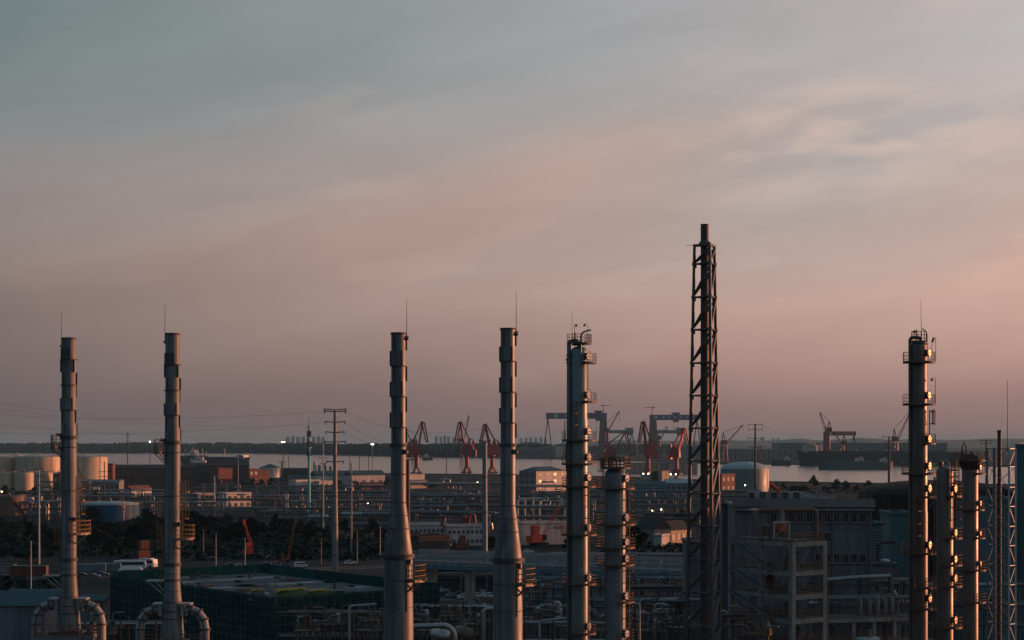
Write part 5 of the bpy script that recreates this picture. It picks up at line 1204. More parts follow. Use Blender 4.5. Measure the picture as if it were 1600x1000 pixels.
for i, (x, y) in enumerate(sorted(spots)):
    upright(x, y, rr.uniform(7, 13), rr.uniform(.9, 1.8), ORD[i] + ' upright vessel from the left among the yard pipe racks', rr.choice(['pipe_dull', 'pipe_silver', 'pipe_dull', 'wall_blue', 'pipe_brown']))
spots = [(420, 808), (500, 815), (540, 812), (600, 816), (640, 808), (690, 804), (720, 806), (770, 812), (815, 812), (860, 820), (900, 800), (1000, 808), (1045, 798), (1080, 812), (110, 796), (205, 800), (330, 802), (960, 800)]
for i, (x, y) in enumerate(sorted(spots)):
    drum(x, y, rr.uniform(6, 12), rr.uniform(.9, 1.5), ORD[i] + ' horizontal drum from the left among the yard pipe racks', rr.uniform(-20, 20), rr.choice(['pipe_silver', 'pipe_dull', 'tank_white', 'pipe_brown']))
# white bent vent pipes beside the second cone stack
for i, (x, y0, y1) in enumerate([(809, 780, 803), (820, 779, 800), (833, 779, 800), (843, 783, 800)]):
    d = GD(822); s = d / F; c = G(x, 822); h_ = H - (y0 - HY) * s
    t_ = thing('vent_pipe', ORD[i] + ' white bent vent pipe from the left, beside the second cone stack', 'pipe', c, 0, 'white vent pipes')
    MB().tube([(0, 0, 0), (0, 0, h_ - 1.2), (.5, 0, h_ - .3), (1.6, 0, h_), (4.2, 0, h_)], .55, 10).build('pipe', 'tank_white', t_)
    MB().cyl((0, 0, 0), (0, 0, .5), 1.0, None, 10).build('foot_flange', 'steel', t_)

# ---- poles and masts
def crossarm(root, z, w_, t, matn, ins=True, rise=0.3):
    o = MB().bar((-w_, 0, z + rise), (0, 0, z), t).bar((0, 0, z), (w_, 0, z + rise), t).build('crossarm', matn, root)
    if ins:
        for q in (-1, 1): MB().cyl((q * w_ * .94, 0, z + rise), (q * w_ * .94, 0, z + rise - w_ * .28), t * .5, None, 6).build('insulator', 'pole_dark', o)
    return o
def pole(x, ytop, ybase, wtop, wbase, label, matn, arms=(), arm_mat=None, group=None, t=1.0, rings=(), name='utility_pole', cat='pole', ins=True):
    """widths in photo pixels; arms: (row, half width px)"""
    d = GD(ybase); s = d / F; c = G(x, ybase); Z = lambda y: H - (y - HY) * s
    t_ = thing(name, label, cat, c, 0, group)
    MB().cyl((0, 0, 0), (0, 0, Z(ytop)), wbase * s / 2, wtop * s / 2, 16).build('shaft', matn, t_)
    for y, hw in arms: crossarm(t_, Z(y), hw * s, t * s, arm_mat or matn, ins)
    for y in rings: MB().cyl((0, 0, Z(y) - .15), (0, 0, Z(y) + .15), (wbase + (wtop - wbase) * (ybase - y) / (ybase - ytop)) * s / 2 + .1, None, 16).build('flange', 'pole_dark', t_)
    return t_
mp_t = pole(523.5, 640, 903, 4.4, 11, 'tall grey tapered monopole carrying power lines, left of the first cone stack', 'pole_grey', [(640.5, 18), (643.5, 17), (660, 16), (676, 15), (691, 17), (722, 14)], 'pole_dark', t=1.5, rings=(712, 775, 820, 868), name='power_monopole')
s = GD(903) / F
st = MB(); zz = 30.0
while zz < (903 - 645) * s * .99: st.bar((.3, -.2, zz), (1.15, -.2, zz), .1); zz += 1.1
st.build('step_bolt', 'pole_dark', mp_t)['kind'] = 'stuff'
def telecom():
    d = GD(813); s = d / F; c = G(483, 813); Z = lambda y: H - (y - HY) * s
    t_ = thing('telecom_mast', 'turquoise antenna mast with a needle top, left of the tall grey monopole', 'mast', c)
    MB().cyl((0, 0, 0), (0, 0, Z(670)), 2.6 * s, 1.6 * s, 14).build('shaft', 'pole_teal', t_)
    MB().cyl((0, 0, Z(670)), (0, 0, Z(652)), 1.2 * s, .5 * s, 8).cyl((0, 0, Z(652)), (0, 0, Z(635)), .4 * s, .12 * s, 6).build('spire', 'pole_teal', t_)
    for y, r in ((668, 4), (688, 4.5), (700, 4), (716, 3.6)):
        MB().lathe([(1.5 * s, Z(y)), (r * s, Z(y)), (r * s, Z(y) + .5), (1.5 * s, Z(y) + .5)], 14).build('ring_platform', 'pole_teal', t_)
    k = None
    for y, rr_ in ((678, 3.0), (694, 3.4), (708, 3.2)):
        for a in range(0, 360, 60):
            p = fdir(a + y) * rr_ * s + Vector((0, 0, Z(y)))
            if k is None: k = MB().box((0, 0, 0), (1.3 * s, .9 * s, 9 * s)).build('antenna', 'pole_dark', t_); o = k
            else: o = inst(k, t_)
            o.location = p; o.rotation_euler = (0, 0, rad(a + y))
telecom()
pole(505, 691, 838, 1.7, 2.6, 'slim pale utility pole lit pink, between the turquoise mast and monopole', 'pole_white', [(692, 5), (707, 4.5), (716, 7), (725, 5)], 'pole_dark', t=.7)
pole(549, 722, 868, 2.0, 3.2, 'dark utility pole right of the tall grey monopole', 'pole_grey', [(742, 6), (752, 5)], 'pole_dark', t=.8)
pole(757.5, 689, 916, 7.0, 9.4, 'thick dark pole standing between the two cone stacks', 'pole_grey', [(689.5, 9), (693, 6)], 'pole_dark', t=1.3, rings=(745, 800, 862), name='power_monopole')
pole(637, 718, 858, 6.0, 8, 'dark pole half hidden beside the first cone stack', 'pole_dark', [(718.5, 10)], 'pole_dark', t=1.3, name='power_monopole')
pole(1180, 662, 770, 2.6, 4.2, 'dark power pole with long arms in front of the teal dome tank', 'pole_dark', [(664, 12), (671, 11), (685, 12), (699, 11)], 'pole_dark', t=.8, name='power_monopole')
pole(1389, 682, 770, 2.6, 4.4, 'dark power pole in front of the moored ship bow', 'pole_dark', [(682.5, 11), (690, 9), (700, 8)], 'pole_dark', t=.8, name='power_monopole')
pole(1541, 688, 800, 2.4, 4, 'dark power pole between the rightmost column and pale lattice mast', 'pole_dark', [(689, 10), (693, 8)], 'pole_dark', t=.8, name='power_monopole')
pole(1188.5, 697, 745, 1.4, 2.2, 'thin far power pole right of the dark power pole', 'pole_dark', [(698, 9)], 'pole_dark', t=.6)
pole(61, 733, 882, 2.0, 3.4, 'utility pole with three crossarms left of the first flue stack', 'pole_white', [(733.5, 6.5), (745, 6.5), (759, 6)], 'pole_dark', t=1.0)
pole(163, 721, 800, 1.5, 2.4, 'utility pole with two crossarms right of the cream tanks', 'pole_dark', [(737, 9), (745, 9)], 'pole_dark', t=.7)
pole(335, 743, 812, 1.8, 2.6, 'white lamp pole with a short crossbar left of the white two-storey office', 'pole_white', [(744, 5)], 'pole_white', t=.9, ins=False)
pole(440, 721, 758, 1.6, 2.4, 'dark thin pole beside the brown riverside hall', 'pole_dark', [(722, 6)], 'pole_dark', t=.8)
pole(372, 712, 760, 1.2, 1.8, 'thin grey pole in front of the dark cargo ship bow', 'pole_grey', [], None)
pole(199.5, 676, 737, 1.0, 1.8, 'thin far pole with a forked head between the flue stacks', 'pole_dark', [(679, 4), (683, 3), (690, 3.5)], 'pole_dark', t=.9, ins=False)
pole(697.5, 700, 741, .9, 1.4, 'thin mast on the near bank between portal cranes', 'pole_dark', [(700.5, 3)], None, ins=False)
for i, x in enumerate((546.5, 561.5, 576)):
    pole(x, 700 + i, 745, .8, 1.3, ['thin dark riverside mast nearest the dark utility pole', 'thin dark riverside mast left of the lit double lamp', 'thin dark riverside mast touching the lit double lamp'][i], 'pole_dark', [(702 + i, 2.2)], None, ins=False)
for i, x in enumerate((442, 451)):
    pole(x, 712, 742, .8, 1.2, ['thin mast on the bank below the lit twin lamp', 'thin mast on the bank right of the lit twin lamp'][i], 'pole_dark', [], None)

def lamp_post(x, ytop, ybase, label, heads=1, lit=False, matn='pole_white', w_=1.2, arm=2.5, group='yard lamp posts', d=None, hs=1.0):
    d = d or GD(ybase); s = d / F; c = W(x, ybase, d); c.z = 0; zt = H - (ytop - HY) * s
    t_ = thing('lamp_post', label, 'lamp post', c, 0, group)
    MB().cyl((0, 0, 0), (0, 0, zt), w_ * s * .65, w_ * s * .4, 10).build('pole', matn, t_)
    for i in range(heads):
        q = (-1 if i % 2 else 1) * arm * s * (1 if heads > 1 or not lit else 0)
        MB().bar((0, 0, zt - .1 * s), (q, 0, zt), .35 * s).build('arm', matn, t_)
        hd = MB().box((q, 0, zt + .2 * s), (2.0 * s * hs, 1.2 * s, .5 * s)).build('lamp_head', 'steel', t_)
        if lit:
            MB().lathe([(.01, -1.1 * s), (.8 * s, -.75 * s), (1.1 * s, 0), (.8 * s, .65 * s), (.01, .8 * s)], 10).build('bulb', 'lamp_glow', hd, (q, -.75 * s, zt))
    return t_
lamp_post(234.5, 690, 756, 'lit single floodlight mast left of the second flue stack', 1, True, 'pole_dark', 1.1)
lamp_post(442.5, 690.5, 744, 'lit twin floodlight above the wooded bank left of the turquoise mast', 2, True, 'pole_dark', .9, 1.7)
lamp_post(582, 694, 745, 'lit double floodlight mast left of the first cone stack', 2, True, 'pole_white', 1.3, 1.2)
lamp_post(48.5, 845, 941, 'white lamp post standing at the red container', 1, False, 'pole_white', 1.7, 3)
lamp_post(337.5, 833, 884, 'white lamp post left of the parked pale car', 1, False, 'pole_white', 1.2, 3)
lamp_post(383, 840, 884, 'white lamp post right of the parked pale car', 1, False, 'pole_white', 1.2, 3)
lamp_post(318, 828, 872, 'dim lamp post behind the scaffolded block', 1, False, 'pole_grey', 1.0, 3)
lamp_post(558, 830, 880, 'pale lamp post right of the tall grey monopole', 1, False, 'pole_grey', 1.3, 3)
lamp_post(594, 822, 872, 'pale lamp post with a bent arm left of the first cone stack', 1, False, 'pole_white', 1.2, 5)
lamp_post(502, 842, 882, 'dim lamp post left of the tall grey monopole foot', 1, False, 'pole_grey', 1.0, 2)
lamp_post(875, 861, 872, 'short lamp post on the slatted bridge', 1, False, 'pole_white', .8, 2)
lamp_post(828, 741, 752, 'lit quay lamp right of the second cone stack', 1, True, 'pole_dark', .6)
# lit quay lamps behind the short column
for x, y, nm in ((1005, 740, 'first lit quay lamp from the left, under the peaked portal crane'), (1013, 740, 'second lit quay lamp from the left, under the peaked portal crane'), (1048, 741, 'lit quay lamp left of the sunlit-orange portal crane foot'), (1056, 741, 'lit quay lamp at the sunlit-orange portal crane foot')):
    lamp_post(x, y, 752, nm, 1, True, 'pole_dark', .6)

for x, y, yb, nm in ((3, 768, 790, 'tiny added light standing for a glint at the left edge below the cream tanks'), (205, 798, 812, 'tiny added light standing for a glint right of the blue tank'), (667, 776, 800, 'tiny added light standing for a glint in the racks right of the first cone stack'), (746, 754, 775, 'tiny added light standing for a glint left of the thick dark pole'),
                  (1019, 798, 822, 'tiny lit yard lamp in the dim racks left of the flare'), (1033, 796, 822, 'second tiny lit yard lamp in the dim racks left of the flare'), (575, 786, 806, 'tiny added light standing for a glint in the racks left of the first cone stack'), (905, 799, 820, 'tiny added light standing for a glint right of the tall green column'), (1164, 758, 776, 'tiny added light standing for a glint at the foot of the teal dome tank')):
    lamp_post(x, y, yb, nm, 1, True, 'pole_dark', .5, hs=.7)  # added lamps whose glow stands in for bright glints in the yard
# ---- power lines: each conductor a thing of its own
def wire(a, b, sag, label, r=.03, n=18):
    a = Vector(a); b = Vector(b); pts = []
    for i in range(n + 1):
        t = i / n; p = a.lerp(b, t); p.z -= sag * 4 * t * (1 - t); pts.append(p)
    mid = (a + b) / 2
    o = MB().tube([p - mid for p in pts], r, 5).build('power_line', 'wire', None, mid); tag(o, label, 'power line', 'overhead power lines')
dm = GD(903)
far_l = 760
for i, (y0, y1, x1, nm) in enumerate([(643, 652, 0, 'uppermost power line running left from the tall grey monopole'), (660, 678, -60, 'second power line running left from the tall grey monopole'), (691, 700, -60, 'lowest power line running left from the tall grey monopole')]):
    wire(W(508, y0, dm), W(x1 - 250, y1 - 30, 700 + 60 * i), 5 + i, nm)
for i, (y0, y1, nm) in enumerate([(643, 668, 'upper power line running right from the monopole behind the cone stack'), (676, 694, 'middle power line running right from the monopole behind the cone stack'), (660, 690, 'lower power line running right from the monopole behind the cone stack')]):
    wire(W(539, y0, dm), W(760, y1, GD(916) + 15 * i), 4 + i, nm)
for i, (y0, y1, nm) in enumerate([(622, 664, 'thin power line crossing the sky above the first flue stack'), (632, 668, 'second thin power line crossing the sky left of the first flue stack'), (657, 684, 'doubled power line passing just above the cream tanks'), (660, 688, 'lower doubled power line passing just above the cream tanks')]):
    wire(W(-60, y0, 620), W(330 + 40 * i, y1 - 4, 1500), 3, nm, .045)
for i, (y0, y1, nm) in enumerate([(664, 684, 'upper power line slung between the two dark power poles'), (685, 700, 'lower power line slung between the two dark power poles')]):
    wire(W(1190, y0, GD(770)), W(1384, y1, GD(770) - 5), 9, nm, .07)

# ---- trees
def make_tree(seed, leafm, n=1500, hgt=9.0, w_=4.4):
    r = random.Random(seed)
    root = thing('tree', '', 'tree', (0, 0, 0))
    tr = MB().tube([(0, 0, 0), (.1, .05, hgt * .25), (-.08, .1, hgt * .5), (.05, 0, hgt * .75)], [.32, .25, .17, .06], 7)
    clumps = []
    for k in range(11):
        a = r.uniform(0, 2 * math.pi); z = r.uniform(.28, .9) * hgt; rad_ = w_ * (1 - abs(z / hgt - .5) * 1.1) * r.uniform(.45, .95)
        c = Vector((math.cos(a) * rad_, math.sin(a) * rad_, z)); clumps.append((c, r.uniform(.9, 1.9)))
        tr.tube([(0, 0, z * .6), c * .5 + Vector((0, 0, z * .35)), c], [.12, .08, .03], 5)
    clumps.append((Vector((0, 0, hgt * .92)), 1.4)); clumps.append((Vector((0, 0, hgt * .6)), 2.2))
    tr.build('trunk', 'bark', root)
    cr = MB()
    for i in range(n):
        c, q = r.choice(clumps)
        v = Vector((r.gauss(0, 1), r.gauss(0, 1), r.gauss(0, 1))).normalized() * q * (r.random() ** .45)
        p = c + v; sz = r.uniform(.18, .42)
        u = Vector((r.gauss(0, 1), r.gauss(0, 1), r.gauss(0, .6))).normalized(); v2 = u.orthogonal().normalized()
        cr.add([p - u * sz - v2 * sz * .6, p + u * sz - v2 * sz * .6, p + u * sz + v2 * sz * .6, p - u * sz + v2 * sz * .6], [(0, 1, 2, 3)])
    cr.build('crown', leafm, root)
    return root
protos = [make_tree(31, 'leaf_a'), make_tree(32, 'leaf_b', 1400, 8, 5), make_tree(33, 'leaf_c', 1300, 10, 4), make_tree(34, 'leaf_b', 1500, 11, 3.6)]
used = [False] * 4
rt = random.Random(77)
rows = [  # (phrase, list of px x, y, scale)
    ('dark tree in the row under the cream tanks', [(x, 779 + rt.uniform(-2, 2), rt.uniform(.8, 1.2)) for x in range(-5, 95, 12)]),
    ('dark bushy tree in the thicket left of the first flue stack', [(x, y + rt.uniform(-4, 4), rt.uniform(1.0, 1.35)) for x, y in ((4, 838), (22, 850), (38, 842), (56, 860), (70, 846), (82, 866), (92, 852), (15, 872), (45, 878))]),
    ('dark tree in the thicket below the blue tank', [(x, y + rt.uniform(-4, 4), rt.uniform(1.0, 1.4)) for x, y in ((128, 842), (142, 834), (156, 846), (170, 838), (186, 848), (200, 838), (214, 850), (228, 836), (243, 848), (150, 862), (178, 866), (206, 868), (256, 836))]),
    ('dark tree in the thicket right of the second flue stack', [(x, y + rt.uniform(-4, 4), rt.uniform(1.0, 1.4)) for x, y in ((292, 834), (304, 828), (316, 840), (330, 832), (342, 844), (354, 830), (366, 842), (378, 834), (392, 846), (300, 852), (350, 856), (410, 838), (430, 834), (450, 840))]),
    ('dark tree on the slope around the tall grey monopole foot', [(x, y + rt.uniform(-3, 3), rt.uniform(.7, 1.1)) for x, y in ((470, 838), (490, 846), (512, 852), (540, 846), (560, 852), (580, 848), (596, 842))]),
    ('riverside tree among the left sheds', [(x, 761 + rt.uniform(-1, 2), rt.uniform(.9, 1.3)) for x in (378, 396, 408, 424, 604)]),
    ('low tree on the bank right of the pale pink tank', [(x, 768 + rt.uniform(-2, 3), rt.uniform(.9, 1.4)) for x in (1210, 1224, 1240, 1256, 1272, 1290, 1306, 1322, 1340, 1356)]),
    ('dark tree beside the office blocks between the cone stacks', [(x, y, rt.uniform(.6, .9)) for x, y in ((668, 764), (676, 762), (705, 764), (770, 866), (890, 860), (905, 866))]),
    ('dark bush-like tree left of the flare behind the cottage', [(x, y, rt.uniform(.7, 1.0)) for x, y in ((990, 850), (1004, 854), (1014, 848), (1064, 822), (1076, 826))]),
    ('tree between the pale lattice mast and the rightmost column', [(x, y, rt.uniform(1.3, 1.6)) for x, y in ((1532, 790), (1540, 786), (1548, 790), (1556, 788))])]
for phrase, pts in rows:
    pts = sorted(pts)
    for i, (x, y, sc) in enumerate(pts):
        k = rt.randrange(4)
        o = protos[k] if not used[k] else copy_tree(protos[k])
        used[k] = True
        o.location = G(x, y); o.rotation_euler = (0, 0, rt.uniform(0, 6.28)); o.scale = (sc * rt.uniform(.8, 1.25), sc * rt.uniform(.8, 1.25), sc * rt.uniform(.5, 1.0))
        o['label'] = ORD[i] + ' ' + phrase + ', counted from left'; o['group'] = phrase.replace('tree', 'trees')
# scrub nobody could count on the slope
mb = MB(); rs = random.Random(9)
for (xa, xb, ya, yb, n) in ((-20, 280, 812, 872, 700), (285, 480, 826, 876, 500), (430, 610, 838, 876, 400), (1200, 1380, 762, 772, 160), (0, 120, 905, 935, 150), (940, 1080, 850, 864, 120)):
    for _ in range(n):
        p = G(rs.uniform(xa, xb), rs.uniform(ya, yb)); q = rs.uniform(.5, 1.6)
        for _k in range(7):
            c = p + Vector((rs.uniform(-q, q), rs.uniform(-q, q), rs.uniform(.1, q * 1.1))); a = rs.uniform(0, 6.28); z = rs.uniform(.25, .6) * q
            u = Vector((math.cos(a), math.sin(a), rs.uniform(-.3, .6))) * z; v = Vector((-math.sin(a), math.cos(a), rs.uniform(.1, .9))) * z
            mb.add([c - u - v, c + u - v, c + u + v, c - u + v], [(0, 1, 2, 3)])
tag(mb.build('undergrowth', 'leaf_b'), 'dark scrub covering the slopes between yard roads', 'undergrowth', kind='stuff')

# ---- vehicles
def make_car(paint, van=False):
    t_ = thing('parked_car', '', 'car', (0, 0, 0))
    if van: prof = [(-2.3, .35), (2.3, .35), (2.35, .9), (1.9, 1.15), (1.4, 1.95), (-2.2, 2.0), (-2.35, 1.0)]
    else: prof = [(-2.2, .32), (2.15, .32), (2.22, .72), (1.9, .92), (.95, 1.0), (-1.7, 1.05), (-2.2, .95)]
    MB().prism_xz(prof, -.88, .88).build('body', paint, t_)
    if not van:
        MB().add([(1.0, -.8, 1.0), (-1.75, -.8, 1.03), (-1.25, -.66, 1.46), (.25, -.66, 1.47), (1.0, .8, 1.0), (-1.75, .8, 1.03), (-1.25, .66, 1.46), (.25, .66, 1.47)],
                 [(0, 3, 2, 1), (4, 5, 6, 7), (0, 4, 7, 3), (1, 2, 6, 5)]).build('window', 'glass_dark', t_)
        MB().box((-.5, 0, 1.485), (1.55, 1.3, .05)).build('roof', paint, t_)
    else:
        MB().box((0, 0, 1.55), (3.2, 1.80, .45)).build('window', 'glass_dark', t_)
    w0 = MB().cyl((0, -.1, 0), (0, .1, 0), .32, None, 14).build('wheel', 'tyre', t_)
    r0 = MB().cyl((0, -.112, 0), (0, .112, 0), .19, None, 10).build('rim', 'galv', w0)
    w0.location = (1.35, -.82, .32)
    for x, y in ((-1.35, -.82), (1.35, .82), (-1.35, .82)):
        o = inst(w0, t_, (x, y, .32)); inst(r0, o)
    h = MB().box((0, 0, 0), (.08, .38, .16)).build('headlight', 'letter_white', t_, (2.2, -.6, .7)); inst(h, t_, (2.2, .6, .7))
    return t_
cars = {k: make_car(k) for k in ('car_white', 'car_grey', 'car_dark', 'car_blue')}
cars['van'] = make_car('car_white', True)
fresh = {k: True for k in cars}
car_list = [(376, 887, 'car_white', 12, 'pale car parked between two white lamp posts'), (362, 886, 'car_dark', 14, 'dark car parked left of the pale car by the lamp posts'),
    (418, 885, 'car_dark', 10, 'dark car parked near the red tower machine'), (432, 884, 'car_grey', 8, 'grey car parked second from the red tower machine'), (446, 886, 'car_blue', 20, 'blue car parked left of the white van'),
    (470, 887, 'van', 10, 'white van parked left of the tall grey monopole'), (547, 882, 'car_white', 10, 'white car right of the tall grey monopole'),
    (424, 874, 'car_grey', 12, 'grey car on the upper lane behind the red tower machine'), (332, 876, 'car_dark', 8, 'dark car on the lane behind the scaffolded block'),
    (8, 905, 'car_dark', -20, 'dark car near the left edge by the red container'), (130, 902, 'car_dark', 6, 'dark car right of the first flue stack'), (146, 903, 'car_grey', 4, 'grey car second right of the first flue stack'), (160, 900, 'car_blue', 6, 'dark blue car left of the white bus'),
    (700, 930, 'car_dark', 25, 'dark car at the left end of the car park between cone stacks'), (708, 934, 'car_grey', 28, 'grey car second in the car park between cone stacks'), (718, 931, 'car_dark', 25, 'dark car third in the car park between cone stacks'), (727, 936, 'car_white', 24, 'white car in the front of the car park beside the pole'),
    (736, 931, 'car_grey', 26, 'grey car behind the front white car of the car park'), (747, 934, 'car_white', 26, 'white car right of the pole in the car park'), (757, 931, 'car_white', 26, 'second white car right of the pole in the car park'), (766, 934, 'car_white', 26, 'white car nearest the second cone stack'), (752, 927, 'car_dark', 26, 'dark car in the back of the car park'),
    (826, 864, 'car_white', 5, 'white car right of the second cone stack near the crawler crane'), (935, 842, 'car_blue', -10, 'blue car beside the tall green column platform'), (690, 926, 'car_white', 25, 'white car at the back left of the car park'), (1400, 1000, 'van', 0, '')]
for x, y, kk, rz, lab in car_list:
    if not lab: continue
    o = cars[kk] if fresh[kk] else copy_tree(cars[kk]); fresh[kk] = False
    o.location = G(x, y) + Vector((0, 0, .03)); o.rotation_euler = (0, 0, rad(rz)); o['label'] = lab; o['group'] = 'parked cars'
    if kk == 'van': o['category'] = 'van'
def bus(x, y, L, label, rz, paint='car_white', name='coach'):
    t_ = thing(name, label, 'bus', G(x, y) + Vector((0, 0, .03)), rad(rz))
    MB().prism_xz([(-L / 2, .4), (L / 2, .4), (L / 2 + .1, 1.6), (L / 2 - .2, 3.1), (-L / 2, 3.15)], -1.25, 1.25).build('body', paint, t_)
    MB().box((0, 0, 2.2), (L * .9, 2.54, .95)).build('window', 'glass_dark', t_)
    MB().box((0, 0, 3.25), (L * .6, 1.8, .2)).build('roof_pod', paint, t_)
    w0 = MB().cyl((0, -.15, 0), (0, .15, 0), .5, None, 14).build('wheel', 'tyre', t_, (L * .32, -1.15, .5))
    for q in ((-L * .3, -1.15), (L * .32, 1.15), (-L * .3, 1.15)): inst(w0, t_, (q[0], q[1], .5))
bus(203, 890, 11, 'white coach parked right of the first flue stack', 6)
bus(231, 887, 7, 'short white bus partly behind the second flue stack', -30, name='minibus')
def tent(x, y, w_, dp, h_, label):
    t_ = thing('canopy_tent', label, 'tent', G(x, y), rad(8))
    for q in ((-1, 0), (1, 0), (-1, 1), (1, 1)): MB().cyl((q[0] * w_ / 2, q[1] * dp, 0), (q[0] * w_ / 2, q[1] * dp, h_), .08, None, 6).build('pole', 'steel', t_)
    MB().add([(-w_ / 2, 0, h_), (w_ / 2, 0, h_), (w_ / 2, dp, h_), (-w_ / 2, dp, h_), (-w_ / 2 + 1, dp / 2, h_ + 1.2), (w_ / 2 - 1, dp / 2, h_ + 1.2)], [(0, 1, 5, 4), (2, 3, 4, 5), (1, 2, 5), (3, 0, 4)]).build('canopy', 'tank_white', t_)
tent(203, 898, 8, 4, 1.6, 'pale sloped canopy in front of the white coach')

# containers and machines
def container(x, y, label, matn, L=12.2, h_=2.6, rz=0, z=0, top=None):
    t_ = thing('shipping_container', label, 'container', G(x, y) + Vector((0, 0, z)), rad(rz), 'yard containers')
    MB().box((0, 1.22, h_ / 2), (L, 2.44, h_)).build('box', matn, t_)
    n = int(L / .6); rb0 = MB().box((0, -.03, h_ / 2), (.22, .06, h_ * .86)).build('corrugation', matn, t_, (-L / 2 + .4, 0, 0))
    for i in range(1, n): inst(rb0, t_, (-L / 2 + .4 + i * (L - .8) / (n - 1), 0, 0))
    for q in (-1, 1): MB().box((q * (L / 2 - .08), -.05, h_ / 2), (.16, .12, h_)).build('corner_post', matn, t_)
    if top: MB().box((0, 1.22, h_ + .12), (L + .3, 2.8, .2)).build('canopy', top, t_)
container(44, 900, 'red container with a green roof beside the white lamp post', 'wall_rust', 12.2, 3.2, -3, 0, 'green_paint')
container(4, 896, 'teal-roofed container at the left edge', 'wall_grey', 8, 3, -3, 0, 'roof_blue')
container(142, 893, 'blue container right of the first flue stack', 'wall_blue', 10, 2.6, 4); container(170, 892, 'second blue container left of the white coach', 'wall_blue', 8, 2.6, 4)
container(226, 882, 'lower rust-red container left of the second flue stack', 'wall_rust', 4.5, 5.0, 40); container(227, 879, 'upper rust-red container stacked left of the second flue stack', 'wall_rust', 3.6, 3.0, 40, 5.02)
for i, (x, y, m_) in enumerate([(968, 838, 'wall_rust'), (984, 840, 'wall_rust'), (1002, 837, 'wall_rust'), (990, 834, 'wall_white'), (1012, 835, 'wall_brown')]):
    container(x, y, ['first', 'second', 'third', 'fourth', 'fifth'][i] + ' stacked site container from the left, between short column and gabled shed', m_, 6, 2.6, -25, 0 if i < 3 else 2.7)
def crawler(x, y, tip, label, matn='crane_orange', k=1.0, boom=True, arch=False, rz=-30):
    d = GD(y); s = d / F; t_ = thing('crawler_crane', label, 'crane', G(x, y), 0, 'yard crawler cranes')
    a = Matrix.Rotation(rad(rz), 3, 'Z'); V = lambda *p: a @ Vector(p)
    for q in (-1, 1):
        b = MB().box(V(0, q * 2.0 * k, .75 * k), (6.5 * k, 1.0 * k, 1.5 * k), rad(rz)); b.build('track', 'tyre', t_)
    MB().box(V(-1.2 * k, 0, 2.9 * k), (6.4 * k, 3.2 * k, 2.6 * k), rad(rz)).build('body', matn, t_)
    MB().box(V(-4.6 * k, 0, 2.9 * k), (1.6 * k, 3.8 * k, 2.9 * k), rad(rz)).build('counterweight', matn, t_)
    MB().box(V(1.6 * k, -1.3 * k, 3.4 * k), (1.9 * k, 1.3 * k, 2.4 * k), rad(rz)).build('cab', 'glass_dark', t_)
    MB().bar(V(-3 * k, -1, 4 * k), V(-2 * k, 0, 8.5 * k), .4 * k).bar(V(0, -1, 4 * k), V(-2 * k, 0, 8.5 * k), .4 * k).box(V(-2.2 * k, 0, 6.2 * k), (2.8 * k, 2.4 * k, 4.4 * k), rad(rz)).build('mast_frame', matn, t_)
    if boom:
        p0 = V(1.4 * k, 0, 2.6 * k); p1 = Vector(((tip[0] - x) * s, 0, H - (tip[1] - HY) * s)); u = p1 - p0; w_ = .55 * k
        side = Vector((0, 1, 0)); up = u.cross(side).normalized(); b = MB()
        cor = [side * w_ + up * w_, side * w_ - up * w_, -side * w_ - up * w_, -side * w_ + up * w_]
        for c in cor: b.bar(p0 + c * .5, p0 + u * .1 + c, .16 * k); b.bar(p0 + u * .1 + c, p0 + u * .9 + c, .16 * k); b.bar(p0 + u * .9 + c, p1 + c * .3, .16 * k)
        for i in range(14):
            f0, f1 = .1 + .8 * i / 14, .1 + .8 * (i + 1) / 14
            for j in range(4): b.bar(p0 + u * f0 + cor[j], p0 + u * f1 + cor[(j + 1) % 4], .1 * k)
        bo = b.build('boom', matn, t_)
        MB().box(p1, (1.5 * k, 1.2 * k, 2.6 * k)).build('boom_head', 'cover_dull' if k >= 1 else matn, bo)
        MB().cyl(V(-2 * k, 0, 8.5 * k), p1, .07, None, 5).build('pendant', 'dark_steel', t_)
    if arch:
        MB().tube([V(-1 * k, 0, 4 * k), V(-.2 * k, 0, 8 * k), V(1.0 * k, 0, 10.2 * k), V(2.6 * k, 0, 9.8 * k), V(3.2 * k, 0, 7 * k), V(3.2 * k, 0, 4.5 * k)], [.9 * k, .9 * k, .8 * k, .7 * k, .6 * k, .5 * k], 8).build('boom', matn, t_)
    return t_
crawler(842, 853, (877, 783), 'bright red crawler crane with raised boom right of the second cone stack', 'crane_orange', 1.05, rz=42)
crawler(733, 836, None, 'red machine with an arched boom left of the thick dark pole', 'crane_red', 1.0, False, True, -20)
crawler(716, 862, (691, 818), 'rust-red crawler crane with a thin boom between the cone stacks', 'wall_rust', .8, True, False, 200)
crawler(393, 869, (381, 815), 'red-orange tower machine behind the white lamp posts', 'crane_orange', .62, True, False, 30)
crawler(446, 884, (461, 812), 'dark red crane with a thin raised boom near the parked cars', 'wall_rust', .5, True, False, 10)

